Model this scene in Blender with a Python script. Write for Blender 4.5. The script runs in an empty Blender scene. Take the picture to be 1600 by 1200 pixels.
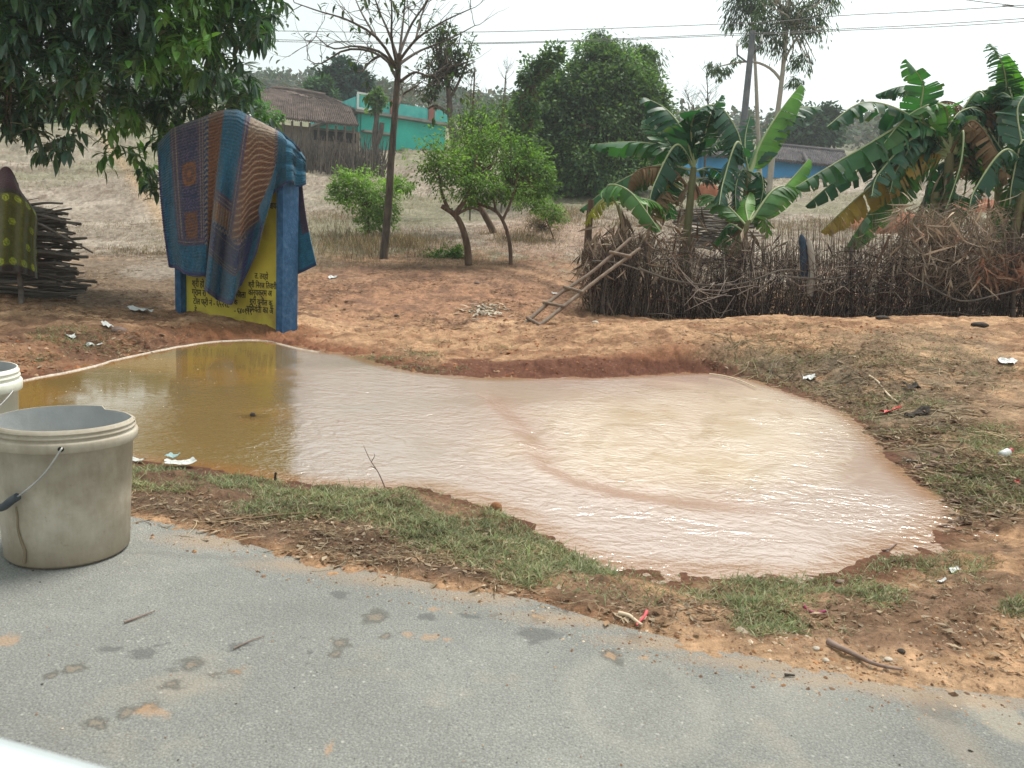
import bpy, math, random
import numpy as np
from mathutils import Vector, Matrix
random.seed(7)
rng = np.random.default_rng(11)
SC = bpy.context.scene
COL = SC.collection

# ------------------------------------------------------------------ camera
H_CAM = 0.95
PITCH, ROLL = math.radians(9.5), 0.058
FPX = 1202.0
cam_d = bpy.data.cameras.new('camera')
cam = bpy.data.objects.new('camera', cam_d); COL.objects.link(cam)
cam_d.sensor_width = 36; cam_d.lens = 36 * FPX / 1600
cam_d.clip_start = 0.02; cam_d.clip_end = 3000
_fw = np.array([0, math.cos(PITCH), -math.sin(PITCH)])
_up = np.array([0, math.sin(PITCH), math.cos(PITCH)])
_rt = np.array([1.0, 0, 0])
CX = _rt * math.cos(ROLL) + _up * math.sin(ROLL)
CY = _up * math.cos(ROLL) - _rt * math.sin(ROLL)
CZ = -_fw
C0 = np.array([0, 0, H_CAM])
M = Matrix.Identity(4)
for i in range(3):
    M[i][0] = CX[i]; M[i][1] = CY[i]; M[i][2] = CZ[i]; M[i][3] = C0[i]
cam.matrix_world = M
cam_d.dof.use_dof = True
cam_d.dof.focus_distance = 6.0
cam_d.dof.aperture_fstop = 10
SC.camera = cam

# ------------------------------------------------------------------ sky, sun, exposure
SUN_EL, SUN_AZ = math.radians(66), math.radians(42)      # azimuth measured from +Y (view direction) towards +X
w = bpy.data.worlds.new('World'); SC.world = w; w.use_nodes = True
nt = w.node_tree; nt.nodes.clear()
sky = nt.nodes.new('ShaderNodeTexSky'); sky.sky_type = 'NISHITA'; sky.sun_disc = False
sky.sun_elevation = SUN_EL; sky.sun_rotation = SUN_AZ
sky.air_density = 1.0; sky.dust_density = 4.0; sky.ozone_density = 1.0
mixn = nt.nodes.new('ShaderNodeMix'); mixn.data_type = 'RGBA'
mixn.inputs[0].default_value = 0.86
mixn.inputs[7].default_value = (8.3, 9.1, 8.8, 1)
bg = nt.nodes.new('ShaderNodeBackground'); bg.inputs[1].default_value = 0.106
out = nt.nodes.new('ShaderNodeOutputWorld')
nt.links.new(sky.outputs[0], mixn.inputs[6]); gc = nt.nodes.new('ShaderNodeTexCoord'); gd_ = nt.nodes.new('ShaderNodeVectorMath'); gd_.operation = 'DOT_PRODUCT'
_a, _e = math.radians(26), math.radians(34); gd_.inputs[1].default_value = (math.sin(_a) * math.cos(_e), math.cos(_a) * math.cos(_e), math.sin(_e))
gm = nt.nodes.new('ShaderNodeMath'); gm.operation = 'MAXIMUM'; gm.inputs[1].default_value = 0.0
gp = nt.nodes.new('ShaderNodeMath'); gp.operation = 'POWER'; gp.inputs[1].default_value = 5.0
gs = nt.nodes.new('ShaderNodeMath'); gs.operation = 'MULTIPLY_ADD'; gs.inputs[1].default_value = 0.50; gs.inputs[2].default_value = 0.90
gv_ = nt.nodes.new('ShaderNodeVectorMath'); gv_.operation = 'SCALE'
nt.links.new(gc.outputs['Generated'], gd_.inputs[0]); nt.links.new(gd_.outputs['Value'], gm.inputs[0]); nt.links.new(gm.outputs[0], gp.inputs[0]); nt.links.new(gp.outputs[0], gs.inputs[0])
nt.links.new(mixn.outputs[2], gv_.inputs[0]); nt.links.new(gs.outputs[0], gv_.inputs['Scale']); nt.links.new(gv_.outputs[0], bg.inputs[0]); nt.links.new(bg.outputs[0], out.inputs[0])
sun_d = bpy.data.lights.new('sun', 'SUN'); sun_d.energy = 3.9; sun_d.angle = math.radians(24); sun_d.color = (1.0, 0.95, 0.87)
sun = bpy.data.objects.new('sun', sun_d); COL.objects.link(sun)
sdir = Vector((math.sin(SUN_AZ) * math.cos(SUN_EL), math.cos(SUN_AZ) * math.cos(SUN_EL), math.sin(SUN_EL)))
sun.rotation_euler = sdir.to_track_quat('Z', 'Y').to_euler()
SC.view_settings.view_transform = 'Standard'; SC.view_settings.look = 'None'
SC.view_settings.exposure = 0.24; SC.view_settings.gamma = 1.0
SC.view_settings.use_curve_mapping = False
SC.cycles.max_bounces = 6; SC.cycles.diffuse_bounces = 3; SC.cycles.glossy_bounces = 3
SC.cycles.transmission_bounces = 3; SC.cycles.volume_bounces = 1; SC.cycles.transparent_max_bounces = 8
SC.cycles.use_denoising = True

# ------------------------------------------------------------------ pixel helpers (photo is 1600 x 1200)
def ray(u, v):
    u = np.asarray(u, float); v = np.asarray(v, float)
    d = ((u - 800) / FPX)[..., None] * CX + (-(v - 600) / FPX)[..., None] * CY - CZ
    return d
def P(u, v, Z):
    d = ray(u, v); return C0 + d * (np.asarray(Z, float) / d[..., 1])[..., None]
def PZ(u, v, z):
    d = ray(u, v); return C0 + d * ((z - H_CAM) / d[..., 2])[..., None]
def proj(p):
    q = np.asarray(p, float) - C0
    x = q @ CX; y = q @ CY; z = -(q @ CZ)
    z = np.where(np.abs(z) < 1e-4, 1e-4, z)
    return 800 + FPX * x / z, 600 - FPX * y / z, z

# ------------------------------------------------------------------ noise
_L = rng.random((256, 256))
def vnoise(x, y):
    xi = np.floor(x).astype(int); yi = np.floor(y).astype(int)
    fx = x - xi; fy = y - yi
    fx = fx * fx * (3 - 2 * fx); fy = fy * fy * (3 - 2 * fy)
    a = _L[xi & 255, yi & 255]; b = _L[(xi + 1) & 255, yi & 255]
    c = _L[xi & 255, (yi + 1) & 255]; d = _L[(xi + 1) & 255, (yi + 1) & 255]
    return (a * (1 - fx) + b * fx) * (1 - fy) + (c * (1 - fx) + d * fx) * fy
def fbm(x, y, s=1.0, o=4, seed=0.0):
    r = 0; a = 0.5; t = 0
    x = np.asarray(x, float) * s + seed * 17.3; y = np.asarray(y, float) * s + seed * 9.1
    for i in range(o):
        r = r + a * vnoise(x, y); t += a; a *= 0.5
        x, y = x * 1.63 + y * 1.17 + 5.2, y * 1.63 - x * 1.17 + 1.3
    return r / t
def sst(a, b, x):
    t = np.clip((x - a) / (b - a), 0, 1); return t * t * (3 - 2 * t)
def lerp(a, b, t): return a + (b - a) * t

# ------------------------------------------------------------------ mesh builder
class MB:
    def __init__(s): s.V = []; s.F = []; s.C = []; s.U = []; s.MI = []; s.n = 0
    def add(s, v, f, col=None, mi=0):
        v = np.asarray(v, float).reshape(-1, 3)
        if len(v) == 0: return
        if isinstance(f, list) and f and len({len(q) for q in f}) > 1:
            for k in sorted({len(q) for q in f}):
                g = np.array([q for q in f if len(q) == k]); s.F.append(g + s.n); s.MI.append(np.full(len(g), mi))
        else:
            g = np.asarray(f, int); s.F.append(g + s.n); s.MI.append(np.full(len(g), mi))
        s.V.append(v); s.n += len(v)
        c = np.ones((len(v), 3)) if col is None else np.broadcast_to(np.asarray(col, float), (len(v), 3))
        s.C.append(c)
    def tube(s, pts, rad, n=6, col=None, cap=True, mi=0):
        pts = np.asarray(pts, float); k = len(pts)
        rad = np.broadcast_to(np.asarray(rad, float), (k,))
        t = np.gradient(pts, axis=0); t /= np.linalg.norm(t, axis=1)[:, None] + 1e-12
        ref = np.array([0, 0, 1.0]) if abs(t[:, 2]).mean() < 0.8 else np.array([1.0, 0, 0])
        a = np.cross(t, ref); a /= np.linalg.norm(a, axis=1)[:, None] + 1e-12
        b = np.cross(t, a)
        th = np.arange(n) * 2 * math.pi / n
        v = pts[:, None] + rad[:, None, None] * (np.cos(th)[None, :, None] * a[:, None] + np.sin(th)[None, :, None] * b[:, None])
        v = v.reshape(-1, 3)
        i = np.arange(k - 1)[:, None] * n; j = np.arange(n)[None]; j2 = (j + 1) % n
        q = np.stack([i + j, i + j2, i + n + j2, i + n + j], -1).reshape(-1, 4)
        s.add(v, q, col, mi)
        if cap:
            for e, pt in ((0, pts[0]), (k - 1, pts[-1])):
                base = np.vstack([v[e * n:e * n + n], pt]);
                tr = np.stack([np.arange(n), (np.arange(n) + 1) % n, np.full(n, n)], -1)
                if e == 0: tr = tr[:, ::-1]
                s.add(base, tr, col, mi)
    def box(s, c, size, R=None, col=None, mi=0):
        h = np.array(size) / 2
        v = np.array([[x, y, z] for x in (-1, 1) for y in (-1, 1) for z in (-1, 1)]) * h
        if R is not None: v = v @ np.asarray(R).T
        s.add(v + np.array(c), [[0, 1, 3, 2], [4, 6, 7, 5], [0, 4, 5, 1], [2, 3, 7, 6], [0, 2, 6, 4], [1, 5, 7, 3]], col, mi)
    def grid(s, G, col=None, mi=0, closed=False):
        G = np.asarray(G, float); a, b = G.shape[:2]
        i, j = np.meshgrid(np.arange(a - 1), np.arange(b if closed else b - 1), indexing='ij'); j2 = (j + 1) % b
        q = np.stack([i * b + j, i * b + j2, (i + 1) * b + j2, (i + 1) * b + j], -1).reshape(-1, 4)
        if col is not None and np.ndim(col) == 3: col = np.asarray(col).reshape(-1, 3)
        s.add(G.reshape(-1, 3), q, col, mi)
    def build(s, name, mats, parent=None, smooth=True, loc=None):
        me = bpy.data.meshes.new(name)
        V = np.vstack(s.V)
        if loc is not None: V = V - np.array(loc)
        F = s.F; nf = sum(len(f) for f in F); tot = sum(f.size for f in F)
        me.vertices.add(len(V)); me.vertices.foreach_set('co', V.astype(np.float32).ravel())
        me.loops.add(tot); me.loops.foreach_set('vertex_index', np.concatenate([f.ravel() for f in F]).astype(np.int32))
        sizes = np.concatenate([np.full(len(f), f.shape[1]) for f in F])
        st = np.concatenate([[0], np.cumsum(sizes)[:-1]])
        me.polygons.add(nf); me.polygons.foreach_set('loop_start', st.astype(np.int32))
        me.polygons.foreach_set('loop_total', sizes.astype(np.int32))
        me.polygons.foreach_set('material_index', np.concatenate(s.MI).astype(np.int32))
        me.polygons.foreach_set('use_smooth', np.full(nf, smooth))
        C = np.vstack(s.C); ca = me.color_attributes.new('col', 'FLOAT_COLOR', 'POINT')
        ca.data.foreach_set('color', np.hstack([C, np.ones((len(C), 1))]).astype(np.float32).ravel())
        me.update(calc_edges=True); me.validate()
        if not isinstance(mats, (list, tuple)): mats = [mats]
        for m in mats: me.materials.append(m)
        o = bpy.data.objects.new(name, me); COL.objects.link(o)
        if parent is not None: o.parent = parent
        if loc is not None: o.location = loc if parent is None else (0, 0, 0)
        return o
def tag(o, label=None, cat=None, group=None, kind=None):
    if label: o['label'] = label
    if cat: o['category'] = cat
    if group: o['group'] = group
    if kind: o['kind'] = kind
    return o
def thing(name, loc, label, cat, group=None):
    o = bpy.data.objects.new(name, None); COL.objects.link(o); o.location = [float(a) for a in loc]
    o.empty_display_size = 0.1
    return tag(o, label, cat, group)
def part(mb, name, mats, th, smooth=True):
    l = np.array(th.location); o = mb.build(name, mats, None, smooth, loc=l); o.location = (0, 0, 0); o.parent = th
    return o
def subpart(mb, name, mats, pr, th, smooth=True):
    l = np.array(th.location); o = mb.build(name, mats, None, smooth, loc=l); o.location = (0, 0, 0); o.parent = pr
    return o

# ------------------------------------------------------------------ materials
def nodes(name):
    m = bpy.data.materials.new(name); m.use_nodes = True
    t = m.node_tree; t.nodes.clear(); o = t.nodes.new('ShaderNodeOutputMaterial')
    return m, t, o
def N(t, kind, **kw):
    n = t.nodes.new(kind)
    for k, v in kw.items():
        if k.startswith('i_'): n.inputs[int(k[2:])].default_value = v
        else: setattr(n, k, v)
    return n
def noise_node(t, vec, scale, detail=4, rough=0.55):
    n = N(t, 'ShaderNodeTexNoise'); n.inputs['Scale'].default_value = scale; n.inputs['Detail'].default_value = detail
    n.inputs['Roughness'].default_value = rough
    if vec is not None: t.links.new(vec, n.inputs['Vector'])
    return n
def ramp(t, fac, stops):
    r = N(t, 'ShaderNodeValToRGB'); e = r.color_ramp.elements
    while len(e) < len(stops): e.new(0.5)
    for k, (p, c) in enumerate(stops):
        e[k].position = p; e[k].color = (*c, 1) if len(c) == 3 else c
    t.links.new(fac, r.inputs[0]); return r
def mixc(t, fac, a, b, mode='MIX'):
    m = N(t, 'ShaderNodeMix', data_type='RGBA', blend_type=mode)
    for s, x in ((0, fac), (6, a), (7, b)):
        if isinstance(x, bpy.types.NodeSocket): t.links.new(x, m.inputs[s])
        elif isinstance(x, (int, float)): m.inputs[s].default_value = x
        else: m.inputs[s].default_value = (*x, 1)
    return m.outputs[2]
def mat(name, c1, c2=None, scale=6.0, rough=0.8, bump=0.0, bscale=30, attr=False, spec=0.3, stretch=None, detail=5, c3=None, metal=0.0, coord='Object'):
    """noise-mottled surface; attr multiplies by the mesh's own per-vertex colour"""
    m, t, o = nodes(name)
    tc = N(t, 'ShaderNodeTexCoord'); vec = tc.outputs[coord]
    if stretch:
        mp = N(t, 'ShaderNodeMapping'); mp.inputs['Scale'].default_value = stretch; t.links.new(vec, mp.inputs[0]); vec = mp.outputs[0]
    b = N(t, 'ShaderNodeBsdfPrincipled'); b.inputs['Roughness'].default_value = rough
    b.inputs['Specular IOR Level'].default_value = spec; b.inputs['Metallic'].default_value = metal
    n = noise_node(t, vec, scale, detail)
    stops = [(0.32, c1), (0.68, c2 or c1)]
    if c3: stops = [(0.3, c1), (0.52, c2), (0.72, c3)]
    col = ramp(t, n.outputs['Fac'], stops).outputs[0]
    if attr:
        a = N(t, 'ShaderNodeAttribute', attribute_name='col'); col = mixc(t, 1.0, col, a.outputs['Color'], 'MULTIPLY')
    t.links.new(col, b.inputs['Base Color'])
    if bump:
        nb = noise_node(t, vec, bscale, 6, 0.65); bp = N(t, 'ShaderNodeBump'); bp.inputs['Strength'].default_value = bump
        bp.inputs['Distance'].default_value = 0.02
        t.links.new(nb.outputs['Fac'], bp.inputs['Height']); t.links.new(bp.outputs[0], b.inputs['Normal'])
    t.links.new(b.outputs[0], o.inputs[0])
    return m
def leafmat(name, trans=0.3, rough=0.5, spec=0.3, tint=(1.3, 1.5, 0.6), vein=None):
    m, t, o = nodes(name)
    a = N(t, 'ShaderNodeAttribute', attribute_name='col'); col = a.outputs['Color']
    tc = N(t, 'ShaderNodeTexCoord'); n = noise_node(t, tc.outputs['Object'], 3.0, 3)
    f = ramp(t, n.outputs['Fac'], [(0.3, (0.88, 0.88, 0.86)), (0.7, (1.45, 1.4, 1.28))]).outputs[0]
    col = mixc(t, 1.0, col, f, 'MULTIPLY')
    b = N(t, 'ShaderNodeBsdfPrincipled'); b.inputs['Roughness'].default_value = rough; b.inputs['Specular IOR Level'].default_value = spec
    t.links.new(col, b.inputs['Base Color'])
    tr = N(t, 'ShaderNodeBsdfTranslucent'); t.links.new(mixc(t, 1.0, col, tint, 'MULTIPLY'), tr.inputs[0])
    ms = N(t, 'ShaderNodeMixShader'); ms.inputs[0].default_value = trans
    t.links.new(b.outputs[0], ms.inputs[1]); t.links.new(tr.outputs[0], ms.inputs[2]); t.links.new(ms.outputs[0], o.inputs[0])
    return m
# ------------------------------------------------------------------ pond and road outlines
ZW = -0.12
POND_PX = [(-60, 618), (22, 597), (60, 590), (100, 583), (140, 573), (180, 563), (230, 551), (280, 541), (340, 533), (400, 531), (430, 535), (470, 545),
 (500, 551), (540, 553), (580, 565), (620, 577), (665, 584), (710, 588), (760, 592), (820, 591), (880, 590), (940, 590), (990, 587), (1040, 584), (1100, 582),
 (1160, 588), (1210, 604), (1260, 622), (1310, 640), (1350, 664), (1380, 700), (1410, 735), (1450, 762), (1482, 790), (1488, 806), (1468, 830), (1420, 850),
 (1370, 868), (1320, 897), (1285, 903), (1240, 899), (1180, 897), (1120, 899), (1060, 895), (1000, 891), (940, 880), (895, 862), (860, 842), (830, 826),
 (800, 806), (775, 795), (745, 783), (710, 772), (670, 762), (600, 761), (540, 760), (480, 756), (430, 750), (380, 742), (330, 734), (270, 728), (215, 722), (140, 716), (60, 706), (-60, 700)]
POND = np.array([PZ(u, v, ZW)[:2] for u, v in POND_PX])
def smooth_closed(p, it=2):
    for _ in range(it):
        q = np.roll(p, -1, 0); p = np.stack([p * 0.75 + q * 0.25, p * 0.25 + q * 0.75], 1).reshape(-1, 2)
    return p
POND = smooth_closed(POND)
ROAD_PX = [(-250, 770), (0, 782), (200, 806), (330, 832), (450, 868), (580, 893), (700, 916), (830, 936), (960, 976), (1080, 1004), (1200, 1030), (1300, 1050), (1450, 1072), (1600, 1092)]
RE = np.array([PZ(u, v, 0.0)[:2] for u, v in ROAD_PX])
d0 = RE[1] - RE[4]; d0 /= np.linalg.norm(d0); d1 = RE[-1] - RE[-3]; d1 /= np.linalg.norm(d1)
RE = np.vstack([[RE[0] + d0 * 60], [RE[0] + d0 * 12], [RE[0] + d0 * 4], RE, [RE[-1] + d1 * 2], [RE[-1] + d1 * 10], [RE[-1] + d1 * 60]])
def seg_dist(x, y, poly, closed):
    best = np.full(x.shape, 1e9)
    n = len(poly)
    for i in range(n if closed else n - 1):
        a = poly[i]; b = poly[(i + 1) % n]; e = b - a; L = e @ e + 1e-12
        t = np.clip(((x - a[0]) * e[0] + (y - a[1]) * e[1]) / L, 0, 1)
        best = np.minimum(best, (x - a[0] - t * e[0]) ** 2 + (y - a[1] - t * e[1]) ** 2)
    return np.sqrt(best)
def inside(x, y, poly):
    r = np.zeros(x.shape, bool); n = len(poly)
    for i in range(n):
        a = poly[i]; b = poly[(i + 1) % n]
        c = ((a[1] > y) != (b[1] > y)); xx = (b[0] - a[0]) * (y - a[1]) / (b[1] - a[1] + 1e-15) + a[0]
        r ^= c & (x < xx)
    return r
def pond_sd_raw(x, y):
    return seg_dist(x, y, POND, True) * np.where(inside(x, y, POND), -1, 1)
def road_sd_raw(x, y):      # positive on the soil side
    d = seg_dist(x, y, RE, False)
    ye = np.interp(x, RE[:, 0], RE[:, 1])
    return np.where(y > ye, d, -d)

# ------------------------------------------------------------------ land height: profiles (u, v, Z) along columns of the view, in world metres
LAND = {
 -900: [(.12, 3.2), (.10, 7), (.15, 12), (1.5, 25), (4, 40), (9, 60), (13, 90), (18, 140), (22, 300)],
 50:   [(50, 555, 6.0), (50, 520, 6.8), (50, 484, 7.8), (50, 464, 9.0), (60, 440, 12), (80, 400, 16), (100, 330, 26), (100, 268, 37), (100, 258, 42), (100, 205, 55), (100, 188, 75), (100, 178, 110), (100, 170, 170), (100, 180, 300)],
 200:  [(200, 530, 6.8), (200, 505, 7.8), (215, 490, 8.8), (215, 470, 10), (200, 440, 12.5), (200, 400, 16), (220, 330, 26), (220, 270, 37), (220, 258, 42), (220, 205, 55), (220, 185, 75), (250, 172, 110), (250, 165, 170), (250, 175, 300)],
 275:  [(275, 515, 7.9), (275, 492, 9.1), (275, 470, 10.5), (275, 440, 12.5), (275, 400, 16), (275, 330, 26), (275, 270, 38), (275, 205, 55), (275, 180, 75), (275, 165, 120), (275, 160, 170), (275, 170, 300)],
 460:  [(465, 525, 8.3), (465, 508, 8.8), (470, 480, 10.5), (480, 440, 12.8), (490, 400, 16), (500, 330, 26), (500, 275, 38), (480, 235, 48), (470, 200, 75), (460, 160, 120), (460, 152, 170), (460, 160, 300)],
 560:  [(560, 528, 8.6), (560, 508, 9.8), (560, 480, 11), (560, 440, 13), (560, 405, 15.5), (560, 378, 18), (560, 330, 27), (560, 280, 38), (560, 240, 48), (560, 205, 75), (560, 180, 120), (560, 170, 170), (560, 175, 300)],
 750:  [(750, 560, 7.9), (750, 522, 9.2), (750, 504, 10.2), (750, 478, 11.3), (750, 450, 12.8), (750, 413, 15.2), (750, 402, 16.4), (760, 385, 18), (780, 345, 25), (800, 290, 38), (800, 250, 48), (780, 215, 75), (750, 195, 120), (750, 190, 170), (750, 190, 300)],
 880:  [(880, 550, 7.9), (880, 520, 9.0), (880, 508, 9.7), (885, 495, 10.8), (890, 470, 12.2), (890, 430, 14.5), (890, 395, 17), (890, 370, 20), (900, 310, 30), (900, 270, 42), (900, 240, 60), (900, 215, 90), (900, 205, 170), (900, 200, 300)],
 1000: [(1000, 550, 7.9), (1000, 520, 8.6), (1000, 502, 9.3), (.10, 10.6), (.15, 12.5), (.75, 16), (1000, 370, 21), (1000, 310, 30), (1000, 270, 42), (1000, 240, 60), (1000, 225, 90), (1000, 215, 170), (1000, 205, 300)],
 1120: [(1120, 550, 8.0), (1120, 515, 8.6), (1120, 490, 9.6), (.18, 10.8), (.25, 12.5), (.85, 16), (1120, 375, 21), (1120, 320, 30), (1120, 280, 42), (1120, 245, 60), (1120, 230, 90), (1120, 222, 170), (1120, 210, 300)],
 1300: [(1300, 610, 6.3), (1300, 560, 7.4), (1300, 515, 8.8), (1300, 490, 10.0), (.25, 11.1), (.3, 12.5), (.95, 16), (1300, 380, 21), (1300, 330, 30), (1300, 290, 42), (1300, 255, 60), (1300, 238, 90), (1300, 225, 170), (1300, 215, 300)],
 1590: [(.03, 2.05), (.02, 2.5), (1590, 800, 3.45), (1590, 700, 4.7), (1590, 600, 6.7), (1590, 540, 8.3), (1590, 489, 10.4), (.42, 11.5), (.5, 13), (1.1, 16), (1590, 385, 21), (1590, 340, 30), (1590, 300, 42), (1590, 262, 60), (1590, 245, 90), (1590, 230, 170), (1590, 215, 300)],
 2500: [(.03, 2.0), (.05, 4), (.2, 6.7), (.5, 10), (.6, 14), (1.2, 18), (2.0, 26), (5, 42), (10, 60), (16, 90), (24, 300)]}
_lz = np.linspace(math.log(0.3), math.log(1500), 420)
_cols = sorted(LAND); _tan = []; _G = []
for c in _cols:
    pr = []; tn = []
    for q in LAND[c]:
        if len(q) == 2: pr.append((q[1], q[0]))
        else:
            p = P(*q); pr.append((q[2], p[2])); tn.append(p[0] / p[1])
    pr = sorted(pr); first = pr[0]
    pr = [(0.3, -.02)] + ([(min(1.5, first[0] - .3), .0)] if c >= 1590 or c < 0 else [(max(3.0, first[0] * .45), -.02)]) + pr
    _tan.append((c - 800) / FPX * 1.01)
    zz = np.interp(_lz, [math.log(a) for a, b in pr], [b for a, b in pr])
    _G.append(zz)
_tan = np.array(_tan); _G = np.array(_G)
_tx = np.linspace(-2.6, 2.6, 521)
G0 = np.array([np.interp(_tx, _tan, _G[:, k]) for k in range(len(_lz))]).T     # [tan, logZ]
def blur(a, s, ax):
    r = int(3 * s); k = np.exp(-0.5 * (np.arange(-r, r + 1) / s) ** 2); k /= k.sum()
    pad = [(0, 0), (0, 0)]; pad[ax] = (r, r); b = np.pad(a, pad, mode='edge')
    return np.apply_along_axis(lambda q: np.convolve(q, k, 'valid'), ax, b)
G0 = blur(blur(G0, 5, 0), 1.6, 1)
def bil(G, a, b):
    a = np.clip(a, 0, G.shape[0] - 1.001); b = np.clip(b, 0, G.shape[1] - 1.001)
    i = a.astype(int); j = b.astype(int); fa = a - i; fb = b - j
    return (G[i, j] * (1 - fa) + G[i + 1, j] * fa) * (1 - fb) + (G[i, j + 1] * (1 - fa) + G[i + 1, j + 1] * fa) * fb
def land(x, y):
    yy = np.maximum(y, 0.3); tn = np.clip(x / yy, -2.6, 2.6)
    R = np.where(np.abs(x / yy) > 2.6, np.hypot(x, y) / 2.79, yy)
    return bil(G0, (tn + 2.6) / 5.2 * 520, (np.log(np.maximum(R, .3)) - _lz[0]) / (_lz[1] - _lz[0])) * sst(-6, 1, y)
# lookup tables of the two outline distances, in a box round the pond
_bx, _by = np.linspace(-14, 14, 701), np.linspace(-4, 14, 451)
_X, _Y = np.meshgrid(_bx, _by, indexing='ij')
SDP = pond_sd_raw(_X, _Y); SDR = road_sd_raw(_X, _Y)
def lut(G, x, y, far):
    v = bil(G, (x + 14) / 28 * 700, (y + 4) / 18 * 450)
    o = (x < -14) | (x > 14) | (y < -4) | (y > 14)
    return np.where(o, far(x, y) if callable(far) else far, v)
def pond_sd(x, y): return lut(SDP, x, y, 9.0)
def road_sd(x, y): return lut(SDR, x, y, road_sd_raw)
def ground_z(x, y, micro=True):
    x = np.atleast_1d(np.asarray(x, float)); y = np.atleast_1d(np.asarray(y, float))
    z = land(x, y); r = np.hypot(x, y)
    sp = pond_sd(x, y); sr = road_sd(x, y)
    n1 = fbm(x, y, 1.1, 4, 1) - .5; n2 = fbm(x, y, 6, 4, 2) - .5; n3 = fbm(x, y, 22, 3, 3) - .5
    farb = sst(5.5, 7.5, y)
    steep = sst(-.9, .2, x) * sst(3.2, 1.5, x) * farb
    sp = sp + n2 * (.10 + .22 * steep * sst(.0, .12, sp)) + n3 * (.03 + .06 * steep)           # the cut bank below the berm
    wd = lerp(lerp(.60, .95, farb), .42, steep)
    k = sst(0, 1, np.clip(sp / wd, 0, 1) ** lerp(1.0, .5, steep))
    z = np.where(sp > 0, lerp(ZW, z, k), ZW - .28 * sst(0, .5, -sp))
    if micro:
        far = sst(16, 60, r)
        amp = sst(-.05, .3, sp)
        z = z + amp * (n1 * lerp(.09, .9, far) * sst(2.4, 6, r) + n2 * .055 + n3 * .032)
        # clods along the near bank and the left far bank
        cl = np.clip(fbm(x, y, 14, 3, 5) - .48, 0, 1) * sst(.02, .10, sp) * sst(.7, .25, sp)
        z = z + cl * (.02 + .05 * farb) * (1 + 1.6 * farb * sst(-1.5, -2.5, x))
        z = z - .02 * amp * sst(.5, .62, fbm(x, y, 3.0, 3, 8)) * sst(5, 9, r)
    # road bed below, soil lapping unevenly over its edge
    lap = -0.035 + .045 * sst(-.30, .14, sr + n2 * .16 + n3 * .06)
    lap = lap + n3 * .012 * sst(-.2, 0, sr)
    z = lerp(lap, z, sst(.02, .35, sr))
    return z
def hit(u, v):
    """where the view ray of a photo pixel meets the land"""
    u = np.atleast_1d(np.asarray(u, float)); v = np.atleast_1d(np.asarray(v, float))
    Zs = np.exp(np.linspace(math.log(1.2), math.log(260), 700)); d = ray(u, v); res = np.full((len(u), 3), np.nan)
    done = np.zeros(len(u), bool); pz = None
    for Z in Zs:
        p = C0 + d * (Z / d[:, 1])[:, None]
        g = np.maximum(ground_z(p[:, 0], p[:, 1], False), -9)
        h = (p[:, 2] <= g) & ~done
        res[h] = p[h]; done |= h
        if done.all(): break
    res[~done] = (C0 + d * (100 / d[:, 1])[:, None])[~done]
    res[:, 2] = ground_z(res[:, 0], res[:, 1])
    return res
def at(u, v): return hit(u, v)[0]

# ------------------------------------------------------------------ ground sheet
th = np.concatenate([np.linspace(-180, -62, 90)[:-1], np.linspace(-62, -40, 90)[:-1], np.linspace(-40, 40, 860)[:-1], np.linspace(40, 62, 90)[:-1], np.linspace(62, 180, 90)[:-1]])
th = np.radians(th)
rr = np.concatenate([[0.05], np.exp(np.linspace(math.log(.5), math.log(1.6), 30))[:-1], np.exp(np.linspace(math.log(1.6), math.log(18), 560))[:-1], np.exp(np.linspace(math.log(18), math.log(90), 200))[:-1], np.exp(np.linspace(math.log(90), math.log(430), 50))])
TH, RR = np.meshgrid(th, rr, indexing='xy')
GX = RR * np.sin(TH); GY = RR * np.cos(TH)
GZ = ground_z(GX, GY)
gu, gv, gd = proj(np.stack([GX, GY, GZ], -1))
sp = pond_sd(GX, GY); sr = road_sd(GX, GY)
def mixm(c, k, m): return c + (np.array(k) - c) * m[..., None]
def blob(u0, v0, ru, rv, soft=.6):
    q = np.sqrt(((gu - u0) / ru) ** 2 + ((gv - v0) / rv) ** 2) + (fbm(GX, GY, 5, 4, 12) - .5) * 1.0
    return sst(1 + soft / 2, 1 - soft / 2, q) * (gd > .5)
n_a = fbm(GX, GY, .9, 5, 21); n_b = fbm(GX, GY, 4.5, 5, 22); n_c = fbm(GX, GY, 18, 4, 23)
c = np.zeros(GX.shape + (3,)) + np.array([.38, .232, .135])                 # orange soil
c = mixm(c, [.47, .30, .18], sst(.5, .72, n_a)); c = mixm(c, [.22, .115, .065], sst(.46, .66, n_b) * .8)
farm = sst(11.5, 17, GY + (n_a - .5) * 6)
fld = np.zeros_like(c) + np.array([.245, .205, .165]); fld = mixm(fld, [.33, .285, .235], sst(.45, .65, n_a)); fld = mixm(fld, [.17, .13, .10], sst(.5, .72, n_b))
fld = mixm(fld, [.17, .175, .105], sst(.48, .66, fbm(GX, GY, .12, 4, 25)) * .6)
c = mixm(c, 0, np.zeros(GX.shape)); c = c + (fld - c) * farm[..., None]
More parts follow.
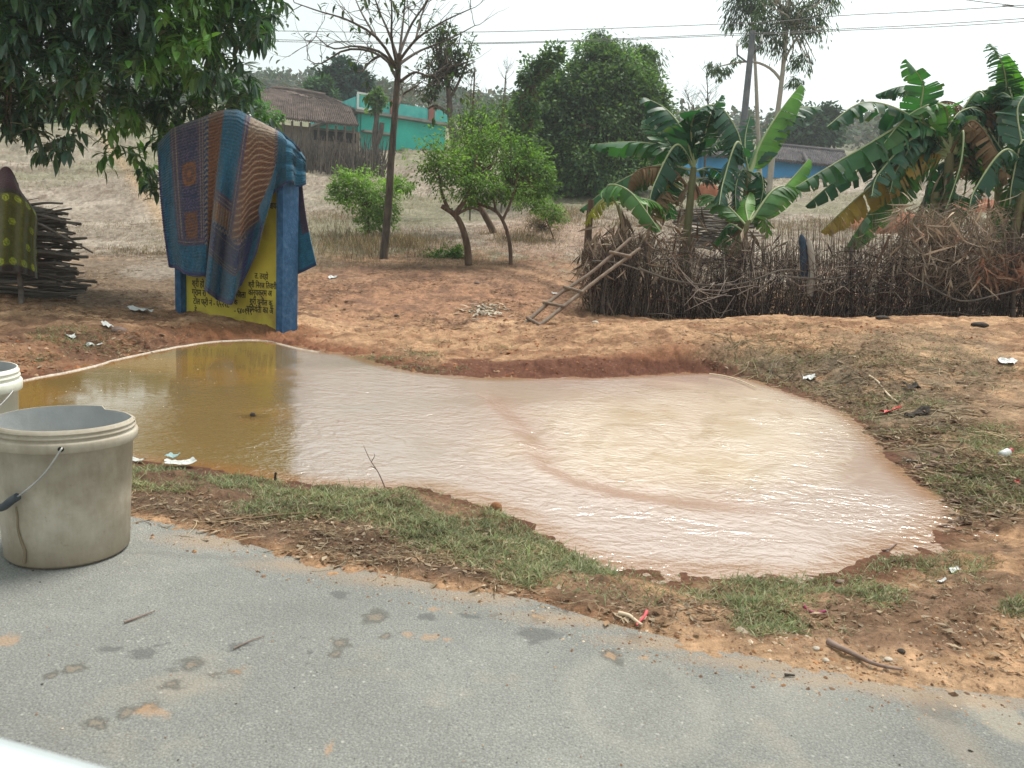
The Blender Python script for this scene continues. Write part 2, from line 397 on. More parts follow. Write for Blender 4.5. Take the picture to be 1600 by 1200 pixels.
# path through the left field, reddish yard in the middle
pth = np.exp(-((gu - (430 - (gv - 200) * -.15 - 160 + 0 * gv) + (gv - 250) * -.35) / 14) ** 2)
c = mixm(c, [.36, .25, .15], np.exp(-((gu - (150 + (gv - 200) * .75)) / (7 + (gv - 190) * .06)) ** 2) * (gv < 400) * (gv > 170) * farm * .7)
c = mixm(c, [.13, .10, .07], np.exp(-((gv - 263 - gu * .035 + (n_b - .5) * 8) / 4) ** 2) * (gu < 270) * farm * .7)
c = mixm(c, [.30, .16, .10], np.clip(blob(700, 450, 260, 55) * .75, 0, 1))
c = mixm(c, [.17, .10, .07], sst(.46, .62, n_b) * blob(700, 450, 290, 60) * .7)
c = mixm(c, [.31, .20, .15], blob(860, 370, 110, 28) * .6)
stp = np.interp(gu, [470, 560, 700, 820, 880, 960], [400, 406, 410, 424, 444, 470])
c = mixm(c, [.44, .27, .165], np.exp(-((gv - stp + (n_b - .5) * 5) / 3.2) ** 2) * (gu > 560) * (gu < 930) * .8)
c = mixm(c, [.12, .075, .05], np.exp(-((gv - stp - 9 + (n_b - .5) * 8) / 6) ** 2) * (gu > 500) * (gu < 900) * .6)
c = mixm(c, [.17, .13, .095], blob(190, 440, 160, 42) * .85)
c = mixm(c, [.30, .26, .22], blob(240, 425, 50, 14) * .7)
# litter and grassy ground
for q in [(1250, 590, 150, 34, .8), (1400, 650, 110, 60, .85), (1500, 760, 110, 45, .6), (1150, 560, 90, 22, .6), (1420, 560, 160, 45, .55), (1540, 640, 80, 60, .5), (80, 520, 110, 28, .35),
          (150, 560, 100, 20, .3), (620, 565, 60, 18, .5), (1500, 520, 120, 14, .2), (1430, 880, 70, 25, .5)]:
    c = mixm(c, [.185, .145, .10], blob(*q[:4]) * q[4] * sst(.3, .6, n_b + .15))
near = sst(.0, .1, sr) * (GY < 4.6) * (sp < 1.6)
c = mixm(c, [.125, .075, .05], near * sst(.62, -.35, GX + (n_a - .5) * .8 + .1) * .9)
c = mixm(c, [.17, .12, .085], near * sst(.42, .6, n_b) * .5)
c = mixm(c, [.46, .30, .185], sst(.18, .02, sr) * (sst(.2, .9, GX)) * .7)
# fine speckle, then wet soil at the water's edge
c = c * (1 + (n_c - .5) * .9)[..., None]
spn = sp + (n_b - .5) * .25
c = mixm(c, [.20, .085, .045], sst(.75, .12, spn) * sst(5.0, 6.5, GY) * sst(2.6, 1.4, GX) * .95)
c = mixm(c, [.11, .045, .028], sst(.22, .03, spn) * .85)
c = mixm(c, [.24, .11, .055], blob(360, 518, 130, 14) * .8)
c = mixm(c, [.25, .135, .08], blob(110, 540, 190, 40) * .7)
c = mixm(c, [.13, .075, .05], blob(110, 540, 190, 42) * sst(.48, .6, n_b) * .8)
c = mixm(c, [.13, .055, .035], blob(900, 574, 260, 15, .3) * .95)
wet = sst(.22, .02, spn)
far_w = sst(45, 75, RR); c = mixm(c, [.16, .17, .10], far_w * .75)
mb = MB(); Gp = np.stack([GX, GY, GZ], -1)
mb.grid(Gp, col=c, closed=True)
m_ground, t, o = nodes('soil')
tc = N(t, 'ShaderNodeTexCoord'); vec = tc.outputs['Object']
a = N(t, 'ShaderNodeAttribute', attribute_name='col')
n1 = noise_node(t, vec, 55, 6, .7); f1 = ramp(t, n1.outputs['Fac'], [(.30, (.62, .62, .62)), (.5, (1, 1, 1)), (.72, (1.35, 1.33, 1.3))]).outputs[0]
n2 = noise_node(t, vec, 9, 6, .7); f2 = ramp(t, n2.outputs['Fac'], [(.32, (.72, .70, .68)), (.68, (1.22, 1.22, 1.22))]).outputs[0]
col = mixc(t, 1, mixc(t, 1, a.outputs['Color'], f1, 'MULTIPLY'), f2, 'MULTIPLY')
vo = N(t, 'ShaderNodeTexVoronoi'); vo.inputs['Scale'].default_value = 34; t.links.new(vec, vo.inputs['Vector'])
gr = ramp(t, vo.outputs['Distance'], [(.10, (1, 1, 1)), (.22, (0, 0, 0))])
vc = N(t, 'ShaderNodeSeparateColor'); t.links.new(vo.outputs['Color'], vc.inputs[0])
sel = N(t, 'ShaderNodeMath', operation='GREATER_THAN'); sel.inputs[1].default_value = .80; t.links.new(vc.outputs[0], sel.inputs[0])
sm = N(t, 'ShaderNodeMath', operation='MULTIPLY'); t.links.new(sel.outputs[0], sm.inputs[0]); t.links.new(gr.outputs[0], sm.inputs[1])
sm2 = N(t, 'ShaderNodeMath', operation='MULTIPLY'); sm2.inputs[1].default_value = .5; t.links.new(sm.outputs[0], sm2.inputs[0])
stone = ramp(t, vc.outputs[1], [(.1, (.12, .08, .06)), (.9, (.50, .42, .34))]).outputs[0]
col = mixc(t, sm2.outputs[0], col, stone)
b = N(t, 'ShaderNodeBsdfPrincipled'); b.inputs['Roughness'].default_value = .92; b.inputs['Specular IOR Level'].default_value = .15
t.links.new(col, b.inputs['Base Color'])
nb = noise_node(t, vec, 40, 8, .75); bp = N(t, 'ShaderNodeBump'); bp.inputs['Strength'].default_value = .9; bp.inputs['Distance'].default_value = .02
t.links.new(nb.outputs['Fac'], bp.inputs['Height']); t.links.new(bp.outputs[0], b.inputs['Normal']); t.links.new(b.outputs[0], o.inputs[0])
tag(mb.build('ground', m_ground), 'orange red soil around the pond rising to dry fields behind', 'ground', kind='structure')
del GZ, Gp

# ------------------------------------------------------------------ road
mb = MB(); xs = np.sort(np.concatenate([RE[:, 0], np.linspace(RE[0, 0], RE[-1, 0], 60)])); ye = np.interp(xs, RE[:, 0], RE[:, 1])
G = np.array([[(x, lerp(y, y - 6.5, k), 0.0) for k in np.linspace(0, 1, 6)] for x, y in zip(xs, ye)])
mb.grid(G[:, ::-1]); 
m_road, t, o = nodes('worn_asphalt')
tc = N(t, 'ShaderNodeTexCoord'); vec = tc.outputs['Object']
n0 = noise_node(t, vec, 1.1, 7, .68); col = ramp(t, n0.outputs['Fac'], [(.3, (.18, .182, .17)), (.55, (.24, .242, .226)), (.75, (.33, .325, .295))]).outputs[0]
n1 = noise_node(t, vec, 230, 4, .7); f = ramp(t, n1.outputs['Fac'], [(.3, (.55, .55, .55)), (.5, (1, 1, 1)), (.7, (1.45, 1.45, 1.42))]).outputs[0]; col = mixc(t, 1, col, f, 'MULTIPLY')
vo = N(t, 'ShaderNodeTexVoronoi'); vo.inputs['Scale'].default_value = 150; t.links.new(vec, vo.inputs['Vector'])
f = ramp(t, vo.outputs['Distance'], [(.08, (1.12, 1.12, 1.12)), (.35, (.98, .98, .98)), (.6, (.85, .85, .85))]).outputs[0]; col = mixc(t, 1, col, f, 'MULTIPLY')
vo2 = N(t, 'ShaderNodeTexVoronoi'); vo2.inputs['Scale'].default_value = 70; t.links.new(vec, vo2.inputs['Vector']); sc2 = N(t, 'ShaderNodeSeparateColor'); t.links.new(vo2.outputs['Color'], sc2.inputs[0]); gt = N(t, 'ShaderNodeMath', operation='GREATER_THAN'); gt.inputs[1].default_value = .72; t.links.new(sc2.outputs[0], gt.inputs[0]); st2 = ramp(t, vo2.outputs['Distance'], [(.14, (.55, .55, .55)), (.32, (0, 0, 0))]); m2 = N(t, 'ShaderNodeMath', operation='MULTIPLY'); t.links.new(gt.outputs[0], m2.inputs[0]); t.links.new(st2.outputs[0], m2.inputs[1]); c2_ = ramp(t, sc2.outputs[1], [(.2, (.07, .075, .07)), (.5, (.20, .20, .19)), (.9, (.48, .47, .43))]); col = mixc(t, m2.outputs[0], col, c2_.outputs[0])
nd = noise_node(t, vec, 2.4, 4, .6); dm = ramp(t, nd.outputs['Fac'], [(.56, (0, 0, 0)), (.75, (.45, .45, .45))]).outputs[0]; col = mixc(t, dm, col, (.40, .33, .245))
# footprints, drips and mud prints: wobbly spots at their own places
nw = noise_node(t, vec, 22, 4, .7); sub = N(t, 'ShaderNodeVectorMath', operation='SUBTRACT'); t.links.new(nw.outputs['Color'], sub.inputs[0]); sub.inputs[1].default_value = (.5, .5, .5)
sc_ = N(t, 'ShaderNodeVectorMath', operation='SCALE'); t.links.new(sub.outputs[0], sc_.inputs[0]); sc_.inputs['Scale'].default_value = .085
ad = N(t, 'ShaderNodeVectorMath', operation='ADD'); t.links.new(vec, ad.inputs[0]); t.links.new(sc_.outputs[0], ad.inputs[1]); wv = ad.outputs[0]
WET, MUD, PALE, HAL = (.085, .088, .085), (.42, .25, .13), (.46, .43, .37), (.10, .095, .085)
def spot(u, v, w_px, h_px, colr, k, ring=False, soft=.25):
    global col
    p = PZ(u, v, 0.0); pr_ = PZ(u + w_px / 2, v, 0); pu = PZ(u, v - h_px / 2, 0)
    rx = max(.004, np.linalg.norm(pr_ - p)); ry = max(.004, np.linalg.norm(pu - p))
    mp = N(t, 'ShaderNodeMapping'); mp.vector_type = 'POINT'; mp.inputs['Location'].default_value = (-p[0] / rx, -p[1] / ry, 0); mp.inputs['Scale'].default_value = (1 / rx, 1 / ry, 0)
    t.links.new(wv, mp.inputs[0]); ln = N(t, 'ShaderNodeVectorMath', operation='LENGTH'); t.links.new(mp.outputs[0], ln.inputs[0])
    st = [(.5 - soft / 2, (k, k, k)), (.5 + soft / 2, (0, 0, 0))] if not ring else [(.30, (k * .35,) * 3), (.43, (k,) * 3), (.56, (0, 0, 0))]
    half = N(t, 'ShaderNodeMath', operation='MULTIPLY'); half.inputs[1].default_value = .5; t.links.new(ln.outputs['Value'], half.inputs[0])
    col = mixc(t, ramp(t, half.outputs[0], st).outputs[0], col, colr)
spot(1000, 1095, 230, 150, PALE, .16, True); spot(1230, 1110, 260, 60, PALE, .10, soft=.5); spot(1480, 1140, 60, 130, (.33, .27, .2), .3, soft=.5)
spot(1460, 1105, 60, 40, (.12, .11, .1), .5); spot(1560, 1120, 70, 60, (.42, .36, .28), .4); spot(1250, 1075, 130, 40, PALE, .12, soft=.5)
for u, v, a_, b_ in [(842, 991, 66, 20), (836, 1004, 22, 10), (222, 1021, 40, 18), (168, 1015, 36, 12), (373, 1009, 30, 14), (668, 965, 24, 9), (530, 929, 28, 14), (990, 998, 26, 18), (265, 1048, 18, 7), (485, 1020, 14, 8), (250, 1008, 20, 5), (733, 963, 30, 6)]:
    spot(u, v, a_, b_, WET, .6)
for u, v, a_, b_ in [(300, 1036, 42, 20), (270, 1071, 36, 17), (115, 1046, 28, 15), (81, 1055, 22, 10), (150, 1130, 46, 17), (198, 1112, 34, 16), (585, 963, 34, 24), (533, 1005, 34, 20), (523, 1020, 22, 10), (338, 1056, 20, 7), (600, 995, 24, 9), (958, 1026, 32, 22), (840, 965, 26, 15), (230, 1104, 34, 18), (366, 1052, 24, 12), (775, 960, 16, 7)]:
    spot(u, v, a_ * 1.0, b_ * 1.0, HAL, .72); spot(u, v, a_ * .45, b_ * .42, (.27, .22, .165), .55)
for u, v, a_, b_ in [(230, 1105, 26, 13), (367, 1051, 18, 9), (641, 992, 20, 9), (682, 952, 16, 8), (700, 1001, 12, 7), (958, 1026, 20, 10), (1009, 1028, 18, 10), (840, 964, 16, 8), (235, 1115, 50, 12), (10, 1000, 40, 14), (672, 995, 22, 8), (520, 1165, 16, 20), (775, 910, 180, 12), (820, 925, 90, 12)]:
    spot(u, v, a_, b_, MUD, .45, soft=.35)
for u, v, a_ in [(330, 845, 150), (480, 884, 170), (620, 908, 170), (760, 932, 150), (900, 968, 170), (1040, 1004, 170), (1180, 1036, 190), (1330, 1066, 200), (1500, 1092, 220)]: spot(u, v, a_, 20, (.36, .25, .16), .5, soft=.6)
spot(300, 868, 260, 7, (.17, .17, .16), .5, soft=.4)
b = N(t, 'ShaderNodeBsdfPrincipled'); b.inputs['Roughness'].default_value = .85; b.inputs['Specular IOR Level'].default_value = .2; t.links.new(col, b.inputs['Base Color'])
bp = N(t, 'ShaderNodeBump'); bp.inputs['Strength'].default_value = .55; bp.inputs['Distance'].default_value = .006
ab = N(t, 'ShaderNodeMath', operation='ADD'); t.links.new(n1.outputs['Fac'], ab.inputs[0]); t.links.new(vo.outputs['Distance'], ab.inputs[1])
t.links.new(ab.outputs[0], bp.inputs['Height']); t.links.new(bp.outputs[0], b.inputs['Normal']); t.links.new(b.outputs[0], o.inputs[0])
tag(mb.build('road', m_road), 'grey worn asphalt road with muddy prints along the pond', 'road', kind='structure')

# ------------------------------------------------------------------ water
xs = np.linspace(-6.2, 3.2, 520); ys = np.linspace(2.2, 9.0, 420)
WX, WY = np.meshgrid(xs, ys, indexing='ij'); spw = pond_sd(WX, WY)
wu, wv_, _ = proj(np.stack([WX, WY, np.full(WX.shape, ZW)], -1))
crest = np.array([(770, 636), (800, 665), (830, 700), (850, 735), (900, 762), (960, 778), (1040, 790), (1130, 800), (1250, 806)], float)
def pdist(U, V_, pl, sy=1.6):
    best = np.full(U.shape, 1e9); sg = np.zeros(U.shape); pp = pl * np.array([1, sy])
    for i in range(len(pl) - 1):
        a_, b_ = pp[i], pp[i + 1]; e = b_ - a_; tt = np.clip(((U - a_[0]) * e[0] + (V_ * sy - a_[1]) * e[1]) / (e @ e), 0, 1)
        dx = U - a_[0] - tt * e[0]; dy = V_ * sy - a_[1] - tt * e[1]; dd = np.hypot(dx, dy); s_ = np.sign(dx * e[1] - dy * e[0])
        k = dd < best; best = np.where(k, dd, best); sg = np.where(k, s_, sg)
    return best, sg
dc, sg = pdist(wu + 30 * (fbm(WX, WY, 2, 3, 31) - .5), wv_, crest)
hz = .012 * np.exp(-((dc * sg + 6) / 22) ** 2) - .009 * np.exp(-((dc * sg - 22) / 18) ** 2)
fade = sst(1260, 1120, wu)
hz = hz * fade
base = np.zeros(WX.shape + (3,)) + np.array([.185, .122, .042])
nn = fbm(WX, WY, 1.2, 4, 33)
base = mixm(base, [.30, .16, .04], sst(.5, .7, nn) * .5)
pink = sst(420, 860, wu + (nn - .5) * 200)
base = mixm(base, [.36, .305, .27], sst(446, 474, wu + (fbm(WX, WY, 6, 3, 36) - .5) * 26) * .9); base = mixm(base, [.44, .325, .27], pink * .75)  # silver-grey right of the mirrored board edge: sky reflection painted into the base
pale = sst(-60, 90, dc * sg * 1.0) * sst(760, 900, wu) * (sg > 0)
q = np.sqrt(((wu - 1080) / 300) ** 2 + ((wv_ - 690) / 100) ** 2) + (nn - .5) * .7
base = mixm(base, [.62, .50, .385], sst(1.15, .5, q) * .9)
sw = fbm(wu * .006 + wv_ * .004, wv_ * .03 - wu * .004, 1, 4, 35)
base = mixm(base, [.40, .27, .12], sst(.52, .62, sw) * sst(1.1, .4, q) * .25)
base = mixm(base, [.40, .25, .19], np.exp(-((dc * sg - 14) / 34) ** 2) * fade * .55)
rho = np.sqrt(((wu - 1060) / 330) ** 2 + ((wv_ - 700) / 115) ** 2); ang = np.arctan2((wv_ - 700) / 115, (wu - 1060) / 330)
rho = rho + (fbm(WX, WY, 1.6, 4, 43) - .5) * .55; ang = ang + (fbm(WX, WY, 1.1, 3, 44) - .5) * 1.2
stk = fbm(rho * 11 + ang * 1.6, ang * 3.2, 1, 5, 37)
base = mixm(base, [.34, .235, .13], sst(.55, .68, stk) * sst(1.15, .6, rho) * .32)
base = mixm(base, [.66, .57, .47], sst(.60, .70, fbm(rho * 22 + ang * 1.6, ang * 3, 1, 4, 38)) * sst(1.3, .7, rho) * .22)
hz = hz + .0025 * np.sin(rho * 24 + 5 * nn) * sst(1.6, .5, rho) * (fbm(WX, WY, 1.5, 2, 39) - .2)
base = mixm(base, [.26, .12, .04], sst(.20, .02, -spw) * .7)
qd = blob  # shallow mud patch showing at the left
base = mixm(base, [.10, .06, .02], np.clip(sst(1.3, .2, np.sqrt(((wu - 395) / 26) ** 2 + ((wv_ - 651) / 5) ** 2)), 0, 1) * .8)
base = mixm(base, [.20, .10, .03], sst(1.3, .2, np.sqrt(((wu - 395) / 70) ** 2 + ((wv_ - 665) / 14) ** 2)) * sst(.4, .6, nn) * .6)
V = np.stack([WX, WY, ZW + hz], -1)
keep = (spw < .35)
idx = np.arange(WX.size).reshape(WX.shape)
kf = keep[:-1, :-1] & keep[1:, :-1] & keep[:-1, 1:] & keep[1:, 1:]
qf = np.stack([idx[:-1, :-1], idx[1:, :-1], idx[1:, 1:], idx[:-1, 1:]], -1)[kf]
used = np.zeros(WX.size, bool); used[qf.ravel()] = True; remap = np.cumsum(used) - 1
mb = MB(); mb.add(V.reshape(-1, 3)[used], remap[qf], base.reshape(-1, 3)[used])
m_water, t, o = nodes('muddy_water')
tc = N(t, 'ShaderNodeTexCoord'); vec = tc.outputs['Object']
a = N(t, 'ShaderNodeAttribute', attribute_name='col')
b = N(t, 'ShaderNodeBsdfPrincipled'); b.inputs['Roughness'].default_value = .07; b.inputs['IOR'].default_value = 2.7; b.inputs['Specular IOR Level'].default_value = .5
t.links.new(a.outputs['Color'], b.inputs['Base Color'])
mp = N(t, 'ShaderNodeMapping'); mp.inputs['Rotation'].default_value = (0, 0, math.radians(-22)); mp.inputs['Scale'].default_value = (1, 1.3, 1); t.links.new(vec, mp.inputs[0])
w1 = noise_node(t, mp.outputs[0], 11, 3, .5); w1.inputs['Distortion'].default_value = .8
w2 = noise_node(t, mp.outputs[0], 38, 3, .55)
# ripples are strong in the churned right part, faint on the still left
sx = N(t, 'ShaderNodeSeparateXYZ'); t.links.new(vec, sx.inputs[0])
dst = N(t, 'ShaderNodeVectorMath', operation='DISTANCE'); dst.inputs[1].default_value = (1.0, 4.7, ZW); t.links.new(vec, dst.inputs[0])
mr = N(t, 'ShaderNodeMapRange'); mr.inputs['From Min'].default_value = 3.5; mr.inputs['From Max'].default_value = 2.4; mr.inputs['To Min'].default_value = .045; mr.inputs['To Max'].default_value = .8; t.links.new(dst.outputs['Value'], mr.inputs['Value'])
rm = N(t, 'ShaderNodeMapRange'); rm.inputs['From Min'].default_value = 3.5; rm.inputs['From Max'].default_value = 2.6; rm.inputs['To Min'].default_value = .04; rm.inputs['To Max'].default_value = .085; t.links.new(dst.outputs['Value'], rm.inputs['Value']); t.links.new(rm.outputs[0], b.inputs['Roughness'])
s1 = N(t, 'ShaderNodeMath', operation='MULTIPLY'); s1.inputs[1].default_value = .35; t.links.new(w2.outputs['Fac'], s1.inputs[0])
w0_ = noise_node(t, mp.outputs[0], 2.6, 3, .5); w0_.inputs['Distortion'].default_value = 1.5; s0 = N(t, 'ShaderNodeMath', operation='MULTIPLY_ADD'); s0.inputs[1].default_value = .7; t.links.new(w0_.outputs['Fac'], s0.inputs[0]); t.links.new(w1.outputs['Fac'], s0.inputs[2])
s2 = N(t, 'ShaderNodeMath', operation='ADD'); t.links.new(s0.outputs[0], s2.inputs[0]); t.links.new(s1.outputs[0], s2.inputs[1])
bp = N(t, 'ShaderNodeBump'); bp.inputs['Distance'].default_value = .021; calm = noise_node(t, vec, .9, 3, .5); calm.inputs['Distortion'].default_value = 1.0; cr_ = ramp(t, calm.outputs['Fac'], [(.36, (.22, .22, .22)), (.60, (1, 1, 1))]); cm = N(t, 'ShaderNodeMath', operation='MULTIPLY'); t.links.new(mr.outputs[0], cm.inputs[0]); t.links.new(cr_.outputs[0], cm.inputs[1]); t.links.new(cm.outputs[0], bp.inputs['Strength']); t.links.new(s2.outputs[0], bp.inputs['Height'])
t.links.new(bp.outputs[0], b.inputs['Normal']); t.links.new(b.outputs[0], o.inputs[0])
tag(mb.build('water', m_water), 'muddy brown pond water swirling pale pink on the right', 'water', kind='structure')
# ------------------------------------------------------------------ plant helpers
def unit(a): return a / (np.linalg.norm(a, axis=-1, keepdims=True) + 1e-12)
def rand_dir(n): return unit(rng.normal(size=(n, 3)))
def leaves(mb, p, d, nrm, L, W, col, bend=.15, rich=False):
    """one folded leaf per row; p base, d direction, nrm rough normal"""
    p = np.asarray(p, float); n = len(p); d = unit(d); s = unit(np.cross(d, nrm)); nn = np.cross(s, d)
    L = np.broadcast_to(L, (n,))[:, None]; W = np.broadcast_to(W, (n,))[:, None]
    col = np.broadcast_to(col, (n, 3))
    if rich:
        m1 = p + d * L * .35 - nn * L * bend * .25; m2 = p + d * L * .72 - nn * L * bend * .8; tip = p + d * L - nn * L * bend * 1.7
        v = np.stack([p, m1 + s * W / 2 + nn * W * .12, m1, m1 - s * W / 2 + nn * W * .12, m2 + s * W * .36 + nn * W * .08, m2, m2 - s * W * .36 + nn * W * .08, tip], 1)
        f = np.array([[0, 1, 2, 2], [0, 2, 3, 3]]); k = 8
        b = (np.arange(n) * k)[:, None, None]
        tri = (b + np.array([[0, 1, 2], [0, 2, 3], [4, 7, 5], [5, 7, 6]])[None]).reshape(-1, 3)
        qd = (b + np.array([[1, 4, 5, 2], [2, 5, 6, 3]])[None]).reshape(-1, 4)
        v = v.reshape(-1, 3); mb.add(v, tri, np.repeat(col, k, 0)); mb.F.append(qd + (mb.n - len(v))); mb.MI.append(np.zeros(len(qd), int))
    else:
        m = p + d * L * .5 - nn * L * bend * .3
        v = np.stack([p, m + s * W / 2, p + d * L - nn * L * bend, m - s * W / 2], 1)
        f = (np.arange(n) * 4)[:, None] + np.arange(4)[None]
        mb.add(v.reshape(-1, 3), f, np.repeat(col, 4, 0))
def pick(cols, n, jit=.2):
    cols = np.array(cols); c = cols[rng.integers(0, len(cols), n)]
    return c * (1 + (rng.random((n, 1)) - .5) * 2 * jit)
def crown(mb, blobs, n, L, W, cols, clumps=60, spread=.16, droop=.3, shell=.55, rich=False, jit=.25):
    """leaf clumps spread through a set of ellipsoids"""
    blobs = [(np.array(c, float), np.array(r, float) * np.ones(3)) for c, r in blobs]
    wts = np.array([np.prod(r) ** .6 for _, r in blobs]); wts /= wts.sum()
    per = max(1, n // clumps)
    for k in range(clumps):
        c, r = blobs[rng.choice(len(blobs), p=wts)]
        dd = rand_dir(1)[0]; q = c + dd * r * (shell + (1 - shell) * rng.random()) * (1 + .12 * rng.normal())
        sp_ = spread * r.mean() * (.6 + .8 * rng.random())
        off = rng.normal(size=(per, 3)) * sp_ * [1, 1, .7]
        pts = q + off
        out_ = unit(off + dd * sp_ * 1.2)
        dr = unit(out_ + rand_dir(per) * .7 + np.array([0, 0, -droop * 1.5]))
        tone = 1 + .35 * rng.normal() * .5
        leaves(mb, pts, dr, unit(rand_dir(per) * .6 + [0, 0, 1]), L * (.7 + .6 * rng.random(per)), W * (.75 + .5 * rng.random(per)), pick(cols, per, jit) * tone, rich=rich)
def curve_pts(pts, n):
    pts = np.asarray(pts, float); k = len(pts)
    if k == 2: t = np.linspace(0, 1, n)[:, None]; return pts[0] * (1 - t) + pts[1] * t
    out_ = []; ts = np.linspace(0, k - 1, n)
    for tt in ts:
        i = min(int(tt), k - 2); f = tt - i
        p0 = pts[max(i - 1, 0)]; p1 = pts[i]; p2 = pts[i + 1]; p3 = pts[min(i + 2, k - 1)]
        out_.append(.5 * ((2 * p1) + (-p0 + p2) * f + (2 * p0 - 5 * p1 + 4 * p2 - p3) * f * f + (-p0 + 3 * p1 - 3 * p2 + p3) * f ** 3))
    return np.array(out_)
def branch_out(mb, p, d, L, r, depth, tips, up=.15, n=3, col=None, spread=.7, kink=.12, sides=5):
    k = 5; pts = [p]; dd = d / np.linalg.norm(d)
    for i in range(k):
        dd = unit(dd + rng.normal(size=3) * kink + np.array([0, 0, up * .2])); pts.append(pts[-1] + dd * L / k)
    pts = np.array(pts); mb.tube(pts, np.linspace(r, r * .5, k + 1), sides, col, cap=False)
    if depth == 0: tips.append((pts[-1], dd)); tips.append((pts[3], dd)); return
    for j in range(n):
        t_ = rng.integers(2, k + 1); q = pts[t_]
        nd = unit(dd + rand_dir(1)[0] * spread + np.array([0, 0, up]))
        branch_out(mb, q, nd, L * (.5 + .25 * rng.random()), r * (.5 if t_ == k else .42), depth - 1, tips, up, n, col, spread, kink, max(3, sides - 1))
def px(pts, Z):
    """photo pixels to points at depth Z (a number or one per point)"""
    pts = np.asarray(pts, float); Z = np.broadcast_to(np.asarray(Z, float), (len(pts),))
    return P(pts[:, 0], pts[:, 1], Z)

m_bark_grey = mat('grey_bark', (.055, .042, .036), (.15, .12, .10), 14, .9, .8, 40, stretch=(1, 1, .25))
m_bark_brown = mat('brown_bark', (.075, .045, .03), (.17, .11, .075), 12, .9, .8, 40, stretch=(1, 1, .25))
m_bark_pale = mat('pale_bark', (.28, .25, .21), (.42, .38, .33), 8, .85, .4, 30, stretch=(1, 1, .3))
m_leaf_gloss = leafmat('glossy_leaf', .25, .35, .6)
m_leaf = leafmat('soft_leaf', .38, .6, .2)
m_far = leafmat('far_leaf', .15, .8, .1)

# ------------------------------------------------------------------ mango tree overhanging from the left
MZ = 9.9
mb_l = MB(); mb_b = MB()
base = np.array([-9.3, 10.6, float(ground_z(-9.3, 10.6, False)[0])])
tr_pts = curve_pts([base, base + [.1, 0, 1.2], base + [.3, -.1, 2.3], base + [.5, -.1, 3.2]], 10)
mb_t = MB(); mb_t.tube(tr_pts, np.linspace(.34, .22, 10), 12)
top = tr_pts[-1]
# clumps placed through the overhanging crown, following its ragged lower edge (pixel centre, depth offset, radius)
low = [(-60, 200), (0, 205), (40, 225), (75, 215), (110, 190), (150, 225), (180, 250), (215, 190), (240, 225), (250, 255), (255, 200), (290, 210), (320, 180), (345, 160), (380, 175), (400, 170), (330, 140), (385, 130), (385, 60), (395, 35), (400, 15)]
ctr = []
for u in range(-420, 425, 22):
    for v in range(-330, 240, 22):
        bot = np.interp(u, [-500, -60, 0, 30, 60, 100, 130, 160, 200, 235, 262, 300, 335, 370, 392, 400, 425], [170, 190, 175, 205, 212, 165, 150, 205, 190, 235, 235, 200, 180, 172, 160, 60, 25])
        if u > 300 and v > 60 and v < 130 and u > 372 - (v < 100) * 5: continue
        if v < bot: ctr.append((u + rng.normal() * 9, v + rng.normal() * 9))
for (u, v) in [(62, 232), (78, 238), (85, 222), (165, 240), (222, 262), (235, 275), (210, 235), (238, 285), (12, 195), (120, 205), (415, 30), (405, 55), (398, 178), (412, 186), (390, 200)]: ctr.append((u, v))
ctr = np.array(ctr); tipn = []
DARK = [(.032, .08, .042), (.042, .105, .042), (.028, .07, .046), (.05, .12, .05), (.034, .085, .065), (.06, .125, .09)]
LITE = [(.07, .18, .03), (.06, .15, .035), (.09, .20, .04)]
for (u, v) in ctr:
    inner = -340 < u < 330 and v < 130
    reps = 4 if inner else 3
    for k in range(reps):
        Z = MZ + rng.uniform(-1.7, 1.9) * (1 if inner else .6)
        if u > 205 and v > 120: Z = 10.4 + rng.uniform(0, 1.3)
        q = P(u + rng.normal() * 7, v + rng.normal() * 7, Z); tipn.append(q)
        nl = rng.integers(9, 15); az = rng.random(nl) * 6.283; el = rng.uniform(-1.3, .55, nl)
        dr = np.stack([np.cos(az) * np.cos(el), np.sin(az) * np.cos(el), np.sin(el)], 1)
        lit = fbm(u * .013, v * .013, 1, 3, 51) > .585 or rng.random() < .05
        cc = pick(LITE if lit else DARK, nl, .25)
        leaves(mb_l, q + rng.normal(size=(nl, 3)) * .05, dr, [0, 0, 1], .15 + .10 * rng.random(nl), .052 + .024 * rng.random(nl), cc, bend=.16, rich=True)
tipn = np.array(tipn)
for k in range(11):
    tgt = tipn[rng.integers(len(tipn))] + [0, 0, .2]
    mid = (top + tgt) / 2 + [0, rng.normal() * .4, .5]
    pts = curve_pts([top - [0, 0, .4 * rng.random()], mid, tgt], 12); mb_b.tube(pts, np.linspace(.11, .02, 12), 6)
    for j in range(9):
        a_ = pts[rng.integers(4, 12)]; near_ = tipn[np.argsort(np.linalg.norm(tipn - a_, axis=1))[rng.integers(5, 60)]]
        mb_b.tube(curve_pts([a_, (a_ + near_) / 2 + rng.normal(size=3) * .08, near_], 6), np.linspace(.018, .006, 6), 4)
for u, v0, v1 in [(18, 175, 220), (12, 180, 205), (120, 160, 215)]:
    mb_b.tube(px([(u, v0 - 40), (u - 3, v0), (u + 2, v1)], MZ - .8), [.012, .008, .003], 4)
mango = thing('mango_tree', base, 'large mango tree with long dark drooping leaves overhanging from the upper left', 'tree')
tk = part(mb_t, 'trunk', m_bark_brown, mango); part(mb_b, 'branch', m_bark_brown, mango); part(mb_l, 'crown', m_leaf_gloss, mango, smooth=False)

